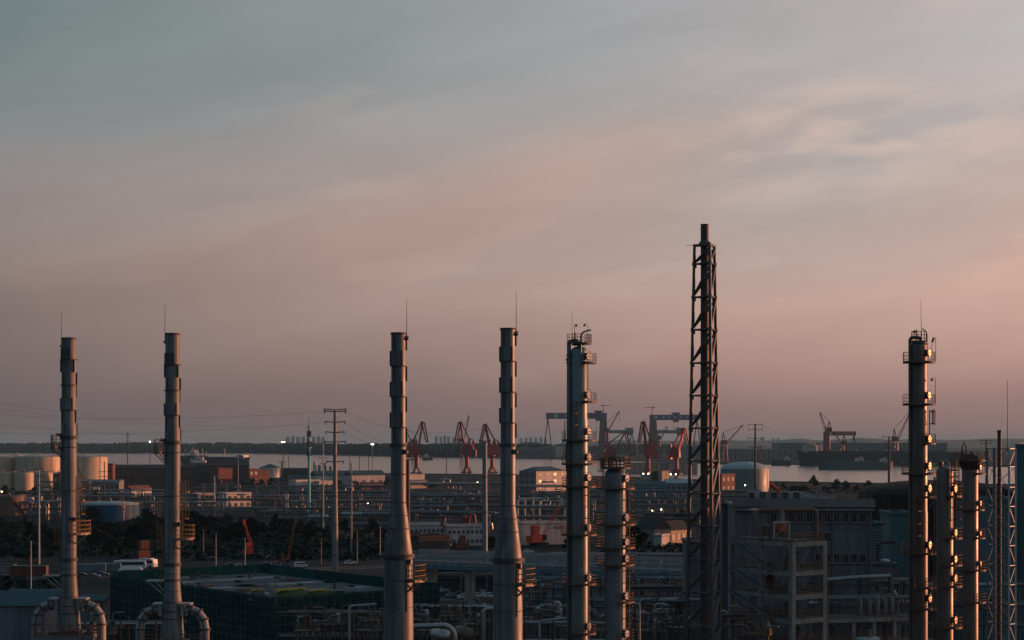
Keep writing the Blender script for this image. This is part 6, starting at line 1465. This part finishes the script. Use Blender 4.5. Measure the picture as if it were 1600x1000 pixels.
# ------------------------------------------------------------------ nearer blocks: scaffolded building, slatted bridge, clad building, frames and pipework
def scaffold_block():
    A = W(432, 940, 343); u = Vector((.773, .635, 0)); v = Vector((-.635, .773, 0)); LU, LV, HT = 42.0, 76.0, 11.4
    t_ = thing('scaffolded_building', 'unfinished low block wrapped in green scaffold netting, before the flue stacks', 'building', Vector((A.x, A.y, 0)), math.atan2(.635, .773))
    for i in range(4):
        sl = MB().box((LU / 2, LV / 2, HT * (i + 1) / 4 - .15), (LU - 3, LV - 3, .3)).build('floor_slab', 'slab' if i == 3 else 'concrete_dark', t_)
    cbase = MB().box((0, 0, HT / 2 - .2), (.6, .6, HT - .5)).build('pillar', 'concrete_dark', t_, (2.2, 2.2, 0))
    for i in range(5):
        for j in range(8):
            if i or j: inst(cbase, t_, (2.2 + i * (LU - 4.4) / 4, 2.2 + j * (LV - 4.4) / 7, 0))
    def face(o, e, L, inward, name):
        o = Vector(o); e = Vector(e); inw = Vector(inward); sc = MB(); n = int(L / 2)
        for i in range(n + 1):
            p = o + e * L * i / n
            sc.bar(p - inw * .32, p - inw * .32 + Vector((0, 0, HT + 1.7)), .07)
        z = 1.8
        while z < HT + 1.8:
            sc.bar(o - inw * .32 + Vector((0, 0, z)), o - inw * .32 + e * L + Vector((0, 0, z)), .07); z += 1.8
        for i in range(0, n - 3, 5): sc.bar(o + e * L * i / n, o + e * L * (i + 4) / n + Vector((0, 0, HT)), .06)
        f = sc.build('scaffold', 'steel', t_); f['kind'] = 'stuff'
        m = int(L / 6); nets = {}
        rs = random.Random(len(name))
        for i in range(m):
            for k in range(6):
                up = k == 5; key = 'net_green' if up and rs.random() < .75 else ('net_dark' if not (rs.random() < .12) else 'net_green')
                w_ = L / m; h_ = 2.25 if not up else 1.6
                if key + str(up) not in nets:
                    g = MB(); q = 6; vs = []
                    for a in range(q + 1):
                        for b in range(5):
                            vs.append((w_ * a / q - w_ / 2, .16 * math.sin(a * 1.05) * math.sin(b * .8) + .05 * math.sin(a * 3.1 + b), h_ * b / 4))
                    fs = [(a * 5 + b, (a + 1) * 5 + b, (a + 1) * 5 + b + 1, a * 5 + b + 1) for a in range(q) for b in range(4)]
                    ob = g.add(vs, fs, True).build('net_panel', key, t_); nets[key + str(up)] = ob
                else: ob = inst(nets[key + str(up)], t_)
                p = o + e * (w_ * (i + .5)) - inw * .12; ob.location = (p.x, p.y, k * 2.27 - .05)
                ob.rotation_euler = (0, 0, math.atan2(e.y, e.x) if abs(e.y) < .5 else rad(90))
    face((0, 0, 0), (1, 0, 0), LU, (0, 1, 0), 'front'); face((0, 0, 0), (0, 1, 0), LV, (1, 0, 0), 'side')
    # parapet nets of the two far edges
    for i in range(12):
        MB().box((LU, LV / 12 * (i + .5), HT + .9), (.12, LV / 12 * .97, 2.4)).build('net_panel', 'net_light' if i > 7 else 'net_green', t_)
    for i in range(7):
        MB().box((LU / 7 * (i + .5), LV, HT + .9), (LU / 7 * .97, .12, 2.4)).build('net_panel', 'net_light', t_)
    for i in range(11): MB().box((LU * .5 + (i % 2) * 1.5 - .7, 5 + i * 6.2, HT + .02), (LU * .8, 4.6, .05)).build('formwork_board', 'slab' if i % 3 else 'concrete', t_)
    rs = random.Random(8)
    for i in range(46):
        x_, y_ = rs.uniform(4, LU - 4), rs.uniform(4, LV - 4)
        k_ = rs.random()
        if k_ < .4: MB().box((x_, y_, HT + .3), (rs.uniform(1, 3.4), rs.uniform(.6, 1.4), rs.uniform(.3, .7)), rs.uniform(0, 3)).build('timber_bundle', rs.choice(['wall_brown', 'concrete', 'rail_rust', 'net_green']), t_)
        elif k_ < .75: MB().box((x_, y_, HT + .6), (.5, .5, 1.3)).build('column_starter', 'concrete_dark', t_)
        else: MB().box((x_, y_, HT + .09), (rs.uniform(4, 9), rs.uniform(3, 6), .06), rs.uniform(-.1, .1)).build('formwork_board', rs.choice(['net_green', 'concrete_dark', 'roof_dark']), t_)
    rl = MB()
    for i in range(21): rl.bar((1.2, LV * i / 20, HT), (1.2, LV * i / 20, HT + 1.2), .06)
    for z in (.6, 1.2): rl.bar((1.2, 0, HT + z), (1.2, LV, HT + z), .06)
    rl.build('guard_rail', 'pale_steel', t_)
    return A, u, v
A_, U_, V_ = scaffold_block()
def on_deck(a, b): return A_ + U_ * a + V_ * b + Vector((0, 0, .08 - A_.z + 11.4))
def pile(a, b, label, L, w_, h_, matn, top, rz=.6, name='covered_pile', cat='pile'):
    t_ = thing(name, label, cat, on_deck(a, b), rz, 'covered piles on the scaffolded block'); r = random.Random(int(a * 10)); vs = []; n = 10
    for i in range(n + 1):
        for j in range(7):
            x = (i / n - .5) * L; y = (j / 6 - .5) * w_; q = (1 - (2 * i / n - 1) ** 4) * (1 - (2 * j / 6 - 1) ** 2)
            vs.append((x + r.uniform(-.08, .08), y, h_ * q * r.uniform(.82, 1.1)))
    fs = [(i * 7 + j, (i + 1) * 7 + j, (i + 1) * 7 + j + 1, i * 7 + j + 1) for i in range(n) for j in range(6)]
    MB().add(vs, fs, True).build('cover', matn, t_)
    for i in range(4):
        MB().box(((i - 1.5) * L * .2, .1 * i, h_ * .95), (L * .17, w_ * .5, .28), r.uniform(-.3, .3)).build('bundle', top, t_)
pile(5.5, 3.2, 'green and yellow covered pile at the netted corner of the unfinished block', 9.5, 4.6, 2.7, 'tarp_green', 'tarp_yellow', .67)
pile(1.8, 10.5, 'small yellow-topped pile on the unfinished block, left of the larger one', 4.0, 2.6, 2.3, 'slab', 'tarp_yellow', .67)
pile(12, 3.0, 'low yellow bundle right of the large green covered pile', 7, 3.0, 2.1, 'tarp_green', 'tarp_yellow', .67)

def slatted_bridge():
    L0 = W(636, 874, 447); R0 = W(1082, 893, 411); L0.z = R0.z = 13.0; e = (R0 - L0); L = e.length; rz = math.atan2(e.y, e.x)
    t_ = thing('service_bridge', 'long elevated bridge with slatted pale side rails crossing behind the columns', 'bridge', Vector((L0.x, L0.y, 0)), rz)
    MB().box((L / 2, 3, 12.6), (L, 6, .8)).build('deck', 'concrete', t_)
    MB().box((L / 2, -.1, 11.6), (L, .4, 1.2)).build('edge_girder', 'wall_blue', t_)
    for y in (-.2, 6.2):
        p0 = MB().box((0, 0, 1.35), (.16, .16, 2.7)).build('post', 'galv', t_, (0, y, 13)); n = int(L / 2.3)
        for i in range(1, n + 1): inst(p0, t_, (L * i / n, y, 13))
        for z in (.25, .8, 1.35, 1.9, 2.5): MB().box((L / 2, y, 13 + z), (L, .08, .2)).build('slat', 'pale_steel', t_)
        MB().box((L / 2, y, 15.75), (L, .3, .12)).build('handrail', 'galv', t_)
    q0 = MB().box((0, 3, 6), (.9, 4.4, 12)).build('pier', 'concrete', t_, (6, 0, 0))
    for i in range(1, 7): inst(q0, t_, (6 + (L - 12) * i / 6, 0, 0))
slatted_bridge()

def clad_building():
    d = 282; s = d / F; zt = H - (792 - HY) * s; c = W(1255, 792, d); c.z = 0; w_ = 212 * s; dp = 16
    t_ = thing('clad_building', 'big blue-grey clad building with square windows and roof fans, right of the flare', 'building', c, rad(-3))
    MB().box((0, dp / 2, zt / 2), (w_, dp, zt)).build('wall', 'wall_clad', t_)
    p0 = MB().box((0, -.04, .48), (w_ - .1, .08, .94)).build('cladding_panel', 'wall_clad', t_); n = int(zt / 1.0)
    for i in range(1, n): inst(p0, t_, (0, 0, i * 1.0))
    MB().box((0, dp / 2, zt + .2), (w_ + 1.2, dp + 1.2, .4)).build('roof', 'roof_grey', t_)
    MB().box((0, -.35, zt + .85), (w_ + 1.0, .3, .9)).build('parapet', 'wall_grey', t_)
    MB().box((0, -.5, zt - .45), (w_ + .8, .7, .35)).build('cornice', 'wall_grey', t_)
    railing(MB(), [(-w_ / 2 + i * w_ / 20, -.2, zt + 1.3) for i in range(21)], .9, .03).build('railing', 'steel', t_)
    wx = [1237, 1250.5, 1264.5, 1278, 1292.5, 1306.5, 1320, 1333.5, 1347, 1223, 1209]
    base = None
    for row in (808.5, 839, 872):
        for x in wx:
            if row == 839 and x not in (1292.5, 1278): continue
            if row == 872 and x < 1270: continue
            if base is None:
                o = MB()
                for q in (-1, 1): o.box((q * .5, 0, 0), (.12, .24, 1.65)); o.box((0, 0, q * .78), (1.1, .24, .12))
                o.box((0, -.03, 0), (.06, .1, 1.5)); o.box((0, -.08, -.9), (1.3, .4, .1))
                ob = o.build('window', 'wall_grey', t_); pn = MB().box((0, .04, 0), (1.0, .06, 1.5)).build('pane', 'glass_dark', ob); base = (ob, pn)
            else: ob = inst(base[0], t_); inst(base[1], ob)
            ob.location = ((x - 1255) * s, -.14, H - (row - HY) * s)
    for x in (1300, 1272, 1358): MB().cyl(((x - 1255) * s, -.25, 0), ((x - 1255) * s, -.25, zt), .11, None, 8).build('downpipe', 'wall_clad', t_)
    # roof fans: grille box, pale cowl with a dark V notch between
    for i in range(5):
        x = (1176 + i * 17.6 - 1255) * s; f_ = thing('roof_fan', ORD[i] + ' roof cooling fan from the left on the big clad building', 'fan unit', c + Matrix.Rotation(rad(-3), 3, 'Z') @ Vector((x, 2.2, zt + .42)), rad(-3), 'roof cooling fans')
        MB().box((0, 0, 1.1), (1.15, 1.4, 2.0)).build('casing', 'wall_white', f_)
        g = MB()
        for k in range(7): g.box((0, -.74, .4 + k * .24), (1.0, .06, .12))
        g.box((0, -.72, 1.1), (1.06, .04, 1.8)).build('grille', 'dark_steel', f_)
        MB().prism_xz([(.6, .2), (1.35, .2), (1.35, 2.05), (.6, 2.05)], -.6, .6).build('cowl', 'wall_white', f_)
        MB().prism_xz([(.75, .25), (1.2, .25), (.975, 1.15)], -.66, -.6).build('drain_notch', 'dark_steel', f_)
        for q in (-.5, .5, 1.2): MB().box((q, 0, .05), (.1, 1.2, .12)).build('foot', 'steel', f_)
    # pale roof huts right of the fans
    rt_ = Matrix.Rotation(rad(-3), 3, 'Z')
    h1 = thing('roof_hood', 'pale tilted hood on the clad building roof, right of the fans', 'hood', c + rt_ @ Vector(((1270 - 1255) * s, 3, zt + .41)), rad(-3))
    MB().prism_xz([(-.8, 0), (.6, 0), (.9, 1.2), (-.2, 1.8), (-1.1, 1.4)], -.7, .7).build('hood', 'tank_teal_roof', h1); MB().cyl((0, 0, 0), (0, 0, .5), .5, None, 10).build('duct', 'steel', h1)
    h2 = thing('roof_tank', 'low pale water tank on the clad building roof', 'tank', c + rt_ @ Vector(((1296 - 1255) * s, 3, zt + .41)), rad(-3))
    MB().box((0, 0, .7), (2.6, 1.4, 1.2)).build('tank', 'wall_white', h2); MB().box((0, 0, 1.36), (2.7, 1.5, .12)).build('lid', 'roof_grey', h2)
    # windsock
    ws = thing('windsock', 'orange windsock flying above the clad building roof fans', 'windsock', c + rt_ @ Vector(((1220 - 1255) * s, .6, zt + .41)))
    MB().cyl((0, 0, 0), (0, 0, 2.1), .05, .035, 8).build('pole', 'steel', ws)
    p0 = Vector((0, 0, 2.0)); p1 = Vector((-1.55, -.3, 3.5)); r0, r1 = .42, .26
    for i in range(4):
        a = p0.lerp(p1, i / 4); b = p0.lerp(p1, (i + 1) / 4)
        MB().cyl(a, b, r1 + (r0 - r1) * i / 4, r1 + (r0 - r1) * (i + 1) / 4, 14, False).build('sleeve', 'sock', ws)
    MB().cyl(p1 - (p1 - p0).normalized() * .04, p1, r0 + .02, None, 14).build('hoop', 'sock', ws)
clad_building()

def concrete_frame():
    A = W(1238, 847, 245); rz = math.atan2(.6, .8); LU, LV = 6.6, 12.75; rows = [847, 893, 930, 968, 1008, 1052, 1100]; Z = lambda y: H - (y - HY) * 245 / F
    t_ = thing('concrete_process_structure', 'open concrete process frame with stairs and railings, right of the flare', 'structure', Vector((A.x, A.y, 0)), rz)
    for x in (.0, LU):
        for y in (0, LV / 2, LV):
            MB().box((x, y, Z(847) / 2), (.72, .72, Z(847))).build('pillar', 'concrete', t_)
    for y in rows:
        z = Z(y)
        for yy in (0, LV / 2, LV): MB().box((LU / 2, yy - (.03 if yy == 0 else 0), z - .36), (LU - .74, .6, .7)).build('beam', 'concrete', t_)
        for xx in (0, LU): MB().box((xx, LV / 4, z - .36), (.56, LV / 2 - .74, .7)).build('beam', 'concrete', t_); MB().box((xx, LV * .75, z - .36), (.56, LV / 2 - .74, .7)).build('beam', 'concrete', t_)
        MB().box((LU / 2, LV / 2, z + .06), (LU + .5, LV + .5, .1)).build('floor_slab', 'concrete_dark', t_)
        rl = MB(); railing(rl, [(-.1, LV * (1 - i / 8), z + .1) for i in range(9)] + [(LU * i / 4, -.1, z + .1) for i in range(5)] + [(LU + .1, LV * i / 8, z + .1) for i in range(9)], 1.15, .035)
        rl.build('railing', 'rail_rust', t_)
    for a, b in zip(rows[:-1], rows[1:]):
        st = MB(); p = Vector((-.9, LV * .95, Z(a) - .1)); q = Vector((-.9, LV * .28, Z(b) + .1))
        for dx_ in (-.4, .4): st.bar(p + Vector((dx_, 0, 0)), q + Vector((dx_, 0, 0)), .1, .32); st.bar(p + Vector((dx_, 0, 1.1)), q + Vector((dx_, 0, 1.1)), .05)
        for i in range(16): st.box(p.lerp(q, i / 15), (.8, .28, .05))
        st.build('stair', 'steel', t_)
        MB().bar((LU * .1, .1, Z(b) + .2), (LU * .62, .1, Z(a) - 1.0), .09).build('diagonal', 'concrete', t_)
    MB().box((LU + .5, -.1, Z(860) / 2), (.3, .3, Z(835))).build('red_riser', 'gantry_red', t_)
    # equipment on the floors
    r = random.Random(4)
    for i, y in enumerate(rows[1:5]):
        for k in range(3):
            x_, y_ = r.uniform(1.2, LU - 1.2), r.uniform(1.5, LV - 1.5); z = Z(y) + .11
            if k == 0: MB().lathe([(.9, z), (.9, z + 1.6), (.5, z + 2.0), (.02, z + 2.1)], 16, (x_, y_, 0)).build('vessel', 'pipe_brown', t_)
            elif k == 1: MB().tube([(x_, y_, z), (x_, y_, z + 1.8), (x_ + .4, y_, z + 2.3), (x_ + 2.2, y_, z + 2.3)], .18, 8).build('pipe', 'pipe_dull', t_)
            else: MB().box((x_, y_, z + .5), (1.1, .8, 1.0)).build('pump', 'wall_blue', t_)
    z = Z(847) + .11; s = 245 / F
    c2 = math.cos(rz); s2 = math.sin(rz)
    def L_(x, y, dd=0):                       # local point seen at photo (x, y), dd metres behind the corner
        p = W(x, y, 245 + dd) - Vector((A.x, A.y, 0)); return Vector((p.x * c2 + p.y * s2, -p.x * s2 + p.y * c2, p.z))
    fr = MB()
    for x in (1209.5, 1233): fr.bar(L_(x, 846, 5), L_(x, 815, 5), .16); fr.bar(L_(x, 843, 7), L_(x, 815, 7), .16)
    fr.bar(L_(1209.5, 815.5, 5), L_(1233, 815.5, 5), .2); fr.bar(L_(1209.5, 815.5, 7), L_(1233, 815.5, 7), .2); fr.bar(L_(1233, 815.5, 5), L_(1209.5, 842, 5), .08).build('equipment_frame', 'pale_steel', t_)
    MB().cyl(L_(1220, 830, 6), L_(1220, 817, 6), .85, None, 18).cyl(L_(1220, 836, 6), L_(1220, 830, 6), .35, .85, 18).build('hopper', 'copper', t_)
    MB().cyl(L_(1197, 836, 6.5), L_(1197, 820, 6.5), .75, None, 18).build('hopper', 'tank_rust', t_)
    MB().cyl(L_(1221.5, 815, 6), L_(1221.5, 797, 6), .42, None, 16).build('duct', 'concrete', t_)
    MB().tube([L_(1184, 797, 6), L_(1210, 796.5, 6), L_(1268, 796.5, 6), L_(1273, 798, 6), L_(1275.5, 802, 6), L_(1275.5, 846, 6)], .36, 14).build('transfer_pipe', 'pipe_brown', t_)
    MB().bar(L_(1180, 800, 4), L_(1190, 842, 4), .5, .8).build('chute', 'pipe_dull', t_); MB().box(L_(1177, 796, 4), (1.5, .7, .35)).build('chute_hood', 'galv', t_)
    for x, y in ((1190, 828), (1203, 822), (1213, 840)): MB().cyl(L_(x, 845, 6), L_(x, y, 6), .3, None, 10).build('pipe', 'pipe_dull', t_)
concrete_frame()

# teal buildings and louvred wall at right
B(1392, 1424, 805, 950, 'plain teal block left of the tallest dark column', 'wall_teal', 'roof_blue', 'flat', 0, 10, d=330, parapet=.4)
B(1526, 1588, 783, 950, 'teal clad hall behind the pale lattice mast', 'wall_teal', 'roof_blue', 'flat', 0, 16, d=322, parapet=.4, rows=4, cols=5, win_w=.2, win_h=.25)
B(1588, 2375, 699, 950, 'tall teal clad hall at the right edge with dark windows', 'wall_teal', 'roof_blue', 'flat', 0, 215, d=330, parapet=.4, rows=7, cols=26, win_w=.35, win_h=.45, corner='left', rz=-17.5)  # its depth and width out of view are added to shade the low yard
lv_ = B(1354, 1379, 820, 950, 'green-grey louvred cooling house beside the clad building', 'wall_teal', 'roof_dark', 'flat', 0, 8, d=320, parapet=.2)
m_ = MB(); s_ = 320 / F
for i in range(46): m_.box((0, -.12, 4 + i * .53), (25 * s_ * .94, .2, .16))
m_.build('louvre', 'clad_green', lv_)['kind'] = 'stuff'
B(1500, 1548, 766, 800, 'dark red brick shed between the right columns', 'wall_rust', 'roof_dark', 'flat', 0, 10, d=640)
B(1128, 1160, 790, 960, 'dark blue plain wall block behind the flare legs', 'wall_clad', 'roof_dark', 'flat', 0, 12, d=300, parapet=.3)
B(1076, 1130, 850, 960, 'dim blue wall block left of the flare base', 'wall_clad', 'roof_dark', 'flat', 0, 12, d=330, parapet=.3, rows=3, cols=3, win_w=.2, win_h=.2)
tank(1383, 7.5, 876, 905, 'small white capped tank below the teal block', 'tank_white', 'tank_white', .4, True, d=300, rail=False, bands=1)

B(1361, 1401, 884, 950, 'small blue-grey box building under the white capped tank', 'wall_clad', 'roof_blue', 'flat', 0, 3, d=296, parapet=.2, rows=4, cols=3, win_w=.3, win_h=.2, win='letter_white')
# near pipework units: racks whose tops show along the bottom edge
NR = ('pipe_dull', 'pipe_dull', 'pipe_brown', 'pipe_silver', 'pipe_dull')
pipe_rack(640, 770, 948, 0, 'near dark pipe rack between the cone stacks at the bottom edge', 4, -4, 6, 5, 5, 31, NR, (.12, .32), 'dark_steel', 300, .3)
pipe_rack(818, 890, 950, 0, 'near pipe rack left of the tall green column at the bottom edge', 4, 3, 6, 5, 4.5, 32, NR, (.12, .32), 'dark_steel', 290, .3)
pipe_rack(925, 1075, 940, 0, 'near pipe rack right of the short column at the bottom edge', 4, -3, 6, 5, 5, 33, NR, (.12, .34), 'dark_steel', 300, .3)
pipe_rack(975, 1080, 918, 0, 'second near pipe rack under the slatted bridge', 4, 2, 6, 4, 5, 34, NR, (.15, .35), 'wall_clad', 345, .35)
pipe_rack(1290, 1425, 908, 0, 'near pipe rack with pale pipes left of the tallest dark column', 4, 5, 7, 6, 4.5, 35, ('pipe_dull', 'pipe_dull', 'tank_white', 'pipe_brown'), (.12, .3), 'dark_steel', 285, .3)
pipe_rack(1285, 1425, 935, 0, 'second near pipe rack below the pale-piped rack at right', 4, 4, 6, 5, 4, 36, NR, (.1, .26), 'steel', 268, .28)
pipe_rack(470, 602, 958, 0, 'near rusty pipe rack left of the first cone stack', 3, -5, 6, 5, 4.5, 37, ('pipe_brown', 'pipe_dull', 'pipe_brown'), (.12, .3), 'rail_rust', 285, .28)
pipe_rack(1120, 1200, 960, 0, 'near pipe rack with orange rails at the flare foot', 3, 4, 6, 4, 4, 38, ('pipe_brown', 'pipe_dull', 'copper'), (.1, .26), 'rail_rust', 250, .25)
pipe_rack(1450, 1600, 915, 0, 'dim pipe rack behind the right column trio', 4, -3, 7, 5, 5, 39, NR, (.14, .32), 'wall_clad', 290, .3)
pipe_rack(820, 950, 975, 0, 'lowest pipe rack between tall green column and second cone stack', 4, 0, 5, 5, 4, 40, NR, (.1, .26), 'dark_steel', 262, .25)
pipe_rack(140, 250, 975, 0, 'low dark pipe rack between the two flue stack bases', 4, 0, 5, 4, 4, 41, NR, (.1, .26), 'rail_rust', 240, .25)

def second_frame():
    d = 258; s = d / F; A = W(1290, 967, d); A.z = 0; Z = lambda y: H - (y - HY) * s
    t_ = thing('concrete_trestle', 'low concrete trestle running right from the open concrete frame', 'trestle', A, rad(14))
    for i, x in enumerate((0, 47, 82, 117, 150)):
        for y in (0, 5): MB().box((x * s, y, Z(967) / 2), (.6, .6, Z(967))).build('pillar', 'concrete', t_)
        MB().box((x * s, 2.5, Z(967) - .35), (.5, 4.3, .6)).build('beam', 'concrete', t_)
    for z in (Z(967), Z(1003)):
        for y in (0, 5): MB().box((75 * s, y - .35, z - .3), (152 * s, .35, .62)).build('beam', 'concrete', t_)
        rl = MB(); railing(rl, [(150 * s * i / 16, -.3, z) for i in range(17)], 1.1, .03); rl.build('railing', 'rail_rust', t_)
    MB().box((75 * s, 2.5, Z(967) + .06), (152 * s, 5.4, .1)).build('deck', 'concrete_dark', t_)
    for i, x in enumerate((70, 86, 100, 113, 125)):
        MB().lathe([(.45, Z(967) + .1), (.45, Z(967) + 2.6 - .3 * (i % 2)), (.2, Z(967) + 2.9), (.02, Z(967) + 3)], 14, (x * s, 2.5, 0)).build('filter_pot', 'pipe_dull', t_)
        MB().tube([(x * s, 2.5, Z(967) + 2.9), (x * s, 2.5, Z(967) + 3.4), (x * s + .7, 2.5, Z(967) + 3.4), (x * s + .7, 2.5, Z(967))], .09, 8).build('pipe', 'pipe_dull', t_)
second_frame()

# single big pipes and drums in the near unit
def big_pipe(pts, d, r, label, matn='pipe_silver'):
    P = [W(x, y, d) for x, y in pts]; c = P[0].copy(); c.z = 0
    t_ = thing('bent_pipe', label, 'pipe', c); q = []
    loc = [p - c for p in P]
    for i, p in enumerate(loc):                # round the corners
        if 0 < i < len(loc) - 1:
            a = (loc[i - 1] - p).normalized(); b = (loc[i + 1] - p).normalized(); k = min(r * 2.6, (loc[i - 1] - p).length * .45, (loc[i + 1] - p).length * .45)
            for f_ in (0, .25, .5, .75, 1):
                q.append((p + a * k) * (1 - f_) ** 2 + p * 2 * f_ * (1 - f_) + (p + b * k) * f_ ** 2)
        else: q.append(p)
    MB().tube(q, r, 14).build('pipe', matn, t_)
    for p, u in ((q[0], q[1]), (q[-1], q[-2])):
        e = (u - p).normalized(); MB().cyl(p, p + e * .15, r * 1.35, None, 14).build('flange', 'steel', t_)
    return t_
big_pipe([(546, 1060), (546, 947), (588, 944)], 262, .22, 'grey pipe bent at the top, left of the first cone stack foot', 'galv')
big_pipe([(756, 1080), (756, 951), (775, 951), (775, 1080)], 235, .34, 'upturned U-shaped pipe left of the second cone stack foot', 'pipe_silver')
big_pipe([(642, 979), (700, 977), (711, 990), (711, 1080)], 215, .36, 'thick lit pipe leaving the first cone stack foot and bending down', 'pipe_silver')
big_pipe([(843, 1080), (843, 970), (885, 966)], 240, .18, 'thin grey bent pipe left of the tall green column foot', 'galv')
big_pipe([(866, 944), (868, 941), (874, 941), (876, 950), (876, 975)], 285, .25, 'small white gooseneck pipe right of the second cone stack', 'tank_white')
big_pipe([(1023, 1080), (1023, 944), (1042, 944), (1042, 1080)], 280, .2, 'pale doorway-shaped pipe right of the short column', 'pipe_silver')
big_pipe([(974, 943), (998, 943), (1000, 960), (1000, 1080)], 285, .24, 'bright bent pipe beside the short column foot', 'pipe_silver')
big_pipe([(1372, 910), (1372, 848), (1400, 846)], 300, .3, 'dark bent pipe in front of the plain teal block', 'dark_steel')
big_pipe([(1290, 906), (1340, 902), (1392, 900)], 275, .36, 'pale straight pipe crossing in front of the louvred cooling house', 'galv')
drum(688, 992, 3.2, 1.05, 'round-headed drum lit at its end, right of the first cone stack foot', -62, 'pipe_silver', 255, z=15.0, group='near process drums')
drum(724, 992, 3.4, 1.05, 'second round-headed drum right of the first cone stack foot', -62, 'pipe_brown', 258, z=15.0, group='near process drums')
drum(1356, 999, 3.0, 1.3, 'pale domed drum at the bottom edge under the concrete trestle', 10, 'galv', 250, z=14.0, group='near process drums')

pipe_rack(875, 1080, 868, 0, 'yard pipe rack just behind the slatted bridge, right of the tall green column', 3, -3, 7, 5, 7, 71, NR, (.16, .42), 'dark_steel', 505, .35)
pipe_rack(640, 800, 872, 0, 'yard pipe rack just behind the slatted bridge, between the cone stacks', 3, 3, 7, 5, 7, 72, NR, (.16, .42), 'steel', 500, .35)
pipe_rack(800, 1085, 905, 0, 'long pipe rack just in front of the slatted bridge', 4, -2, 6, 5, 6, 73, NR, (.14, .36), 'dark_steel', 392, .3)
# ---- valve and pump clusters on the near racks
def cluster(x, y, d, label, seed):
    r = random.Random(seed); c = W(x, y, d); zt = c.z; c.z = 0
    t_ = thing('valve_manifold', label, 'pipework', c, rad(r.uniform(-25, 25)), 'valve manifolds of the near unit')
    for q in ((-1.6, -1), (1.6, -1), (1.6, 1), (-1.6, 1)): MB().box((q[0], q[1], zt / 2), (.2, .2, zt)).build('post', 'dark_steel', t_)
    MB().box((0, 0, zt), (3.8, 2.5, .15)).build('deck', 'dark_steel', t_)
    railing(MB(), [(-1.9, -1.25, zt), (0, -1.25, zt), (1.9, -1.25, zt), (1.9, 1.25, zt)], 1.05, .025).build('railing', r.choice(['rail_rust', 'rail_yellow', 'steel']), t_)
    for i in range(4):
        x_ = -1.5 + i * 1.0; h_ = r.uniform(1.0, 3.2); rr_ = r.uniform(.1, .22)
        e = r.choice((-1, 1)) * r.uniform(.8, 2.2)
        MB().tube([(x_, 0, zt - 3), (x_, 0, zt + h_ - .3), (x_ + .12 * e, 0, zt + h_ - .05), (x_ + .3 * e, 0, zt + h_), (x_ + e, 0, zt + h_)], rr_, 8).build('pipe', r.choice(['pipe_dull', 'pipe_silver', 'pipe_brown', 'pipe_dull']), t_)
        v = MB().cyl((x_, -.02, zt + h_ * .5 - .25), (x_, -.02, zt + h_ * .5 + .25), rr_ * 1.8, None, 10).build('valve', r.choice(['dark_steel', 'gantry_red', 'steel']), t_)
        MB().cyl((x_, -.45, zt + h_ * .5), (x_, -.41, zt + h_ * .5), .22, None, 12).cyl((x_, -.41, zt + h_ * .5), (x_, 0, zt + h_ * .5), .04, None, 6).build('handwheel', 'dark_steel', v)
    MB().lathe([(.5, zt + .08), (.5, zt + 1.4), (.35, zt + 1.7), (.02, zt + 1.8)], 14, (1.1, .6, 0)).build('filter_pot', r.choice(['pipe_dull', 'galv', 'pipe_brown']), t_)
cl_spots = [(840, 925, 372), (875, 918, 380), (935, 915, 382), (990, 918, 376), (1040, 915, 380), (1070, 930, 360), (655, 968, 290), (672, 985, 270), (705, 962, 295), (738, 975, 280), (745, 958, 300), (830, 965, 280), (856, 962, 285), (882, 978, 270), (935, 972, 280), (1005, 958, 290), (1030, 972, 275), (1052, 952, 300), (1065, 980, 265), (1012, 985, 262), (480, 985, 270), (520, 975, 280), (575, 985, 265), (590, 968, 280), (1150, 978, 250), (1310, 925, 285), (1345, 930, 285), (1390, 940, 270), (160, 990, 235), (1185, 990, 240), (1470, 945, 285), (1545, 950, 285)]
for i, (x, y, d) in enumerate(sorted(cl_spots)):
    cluster(x, y, d, ORD[i] + ' small railed valve platform from the left in the near unit', 300 + i)
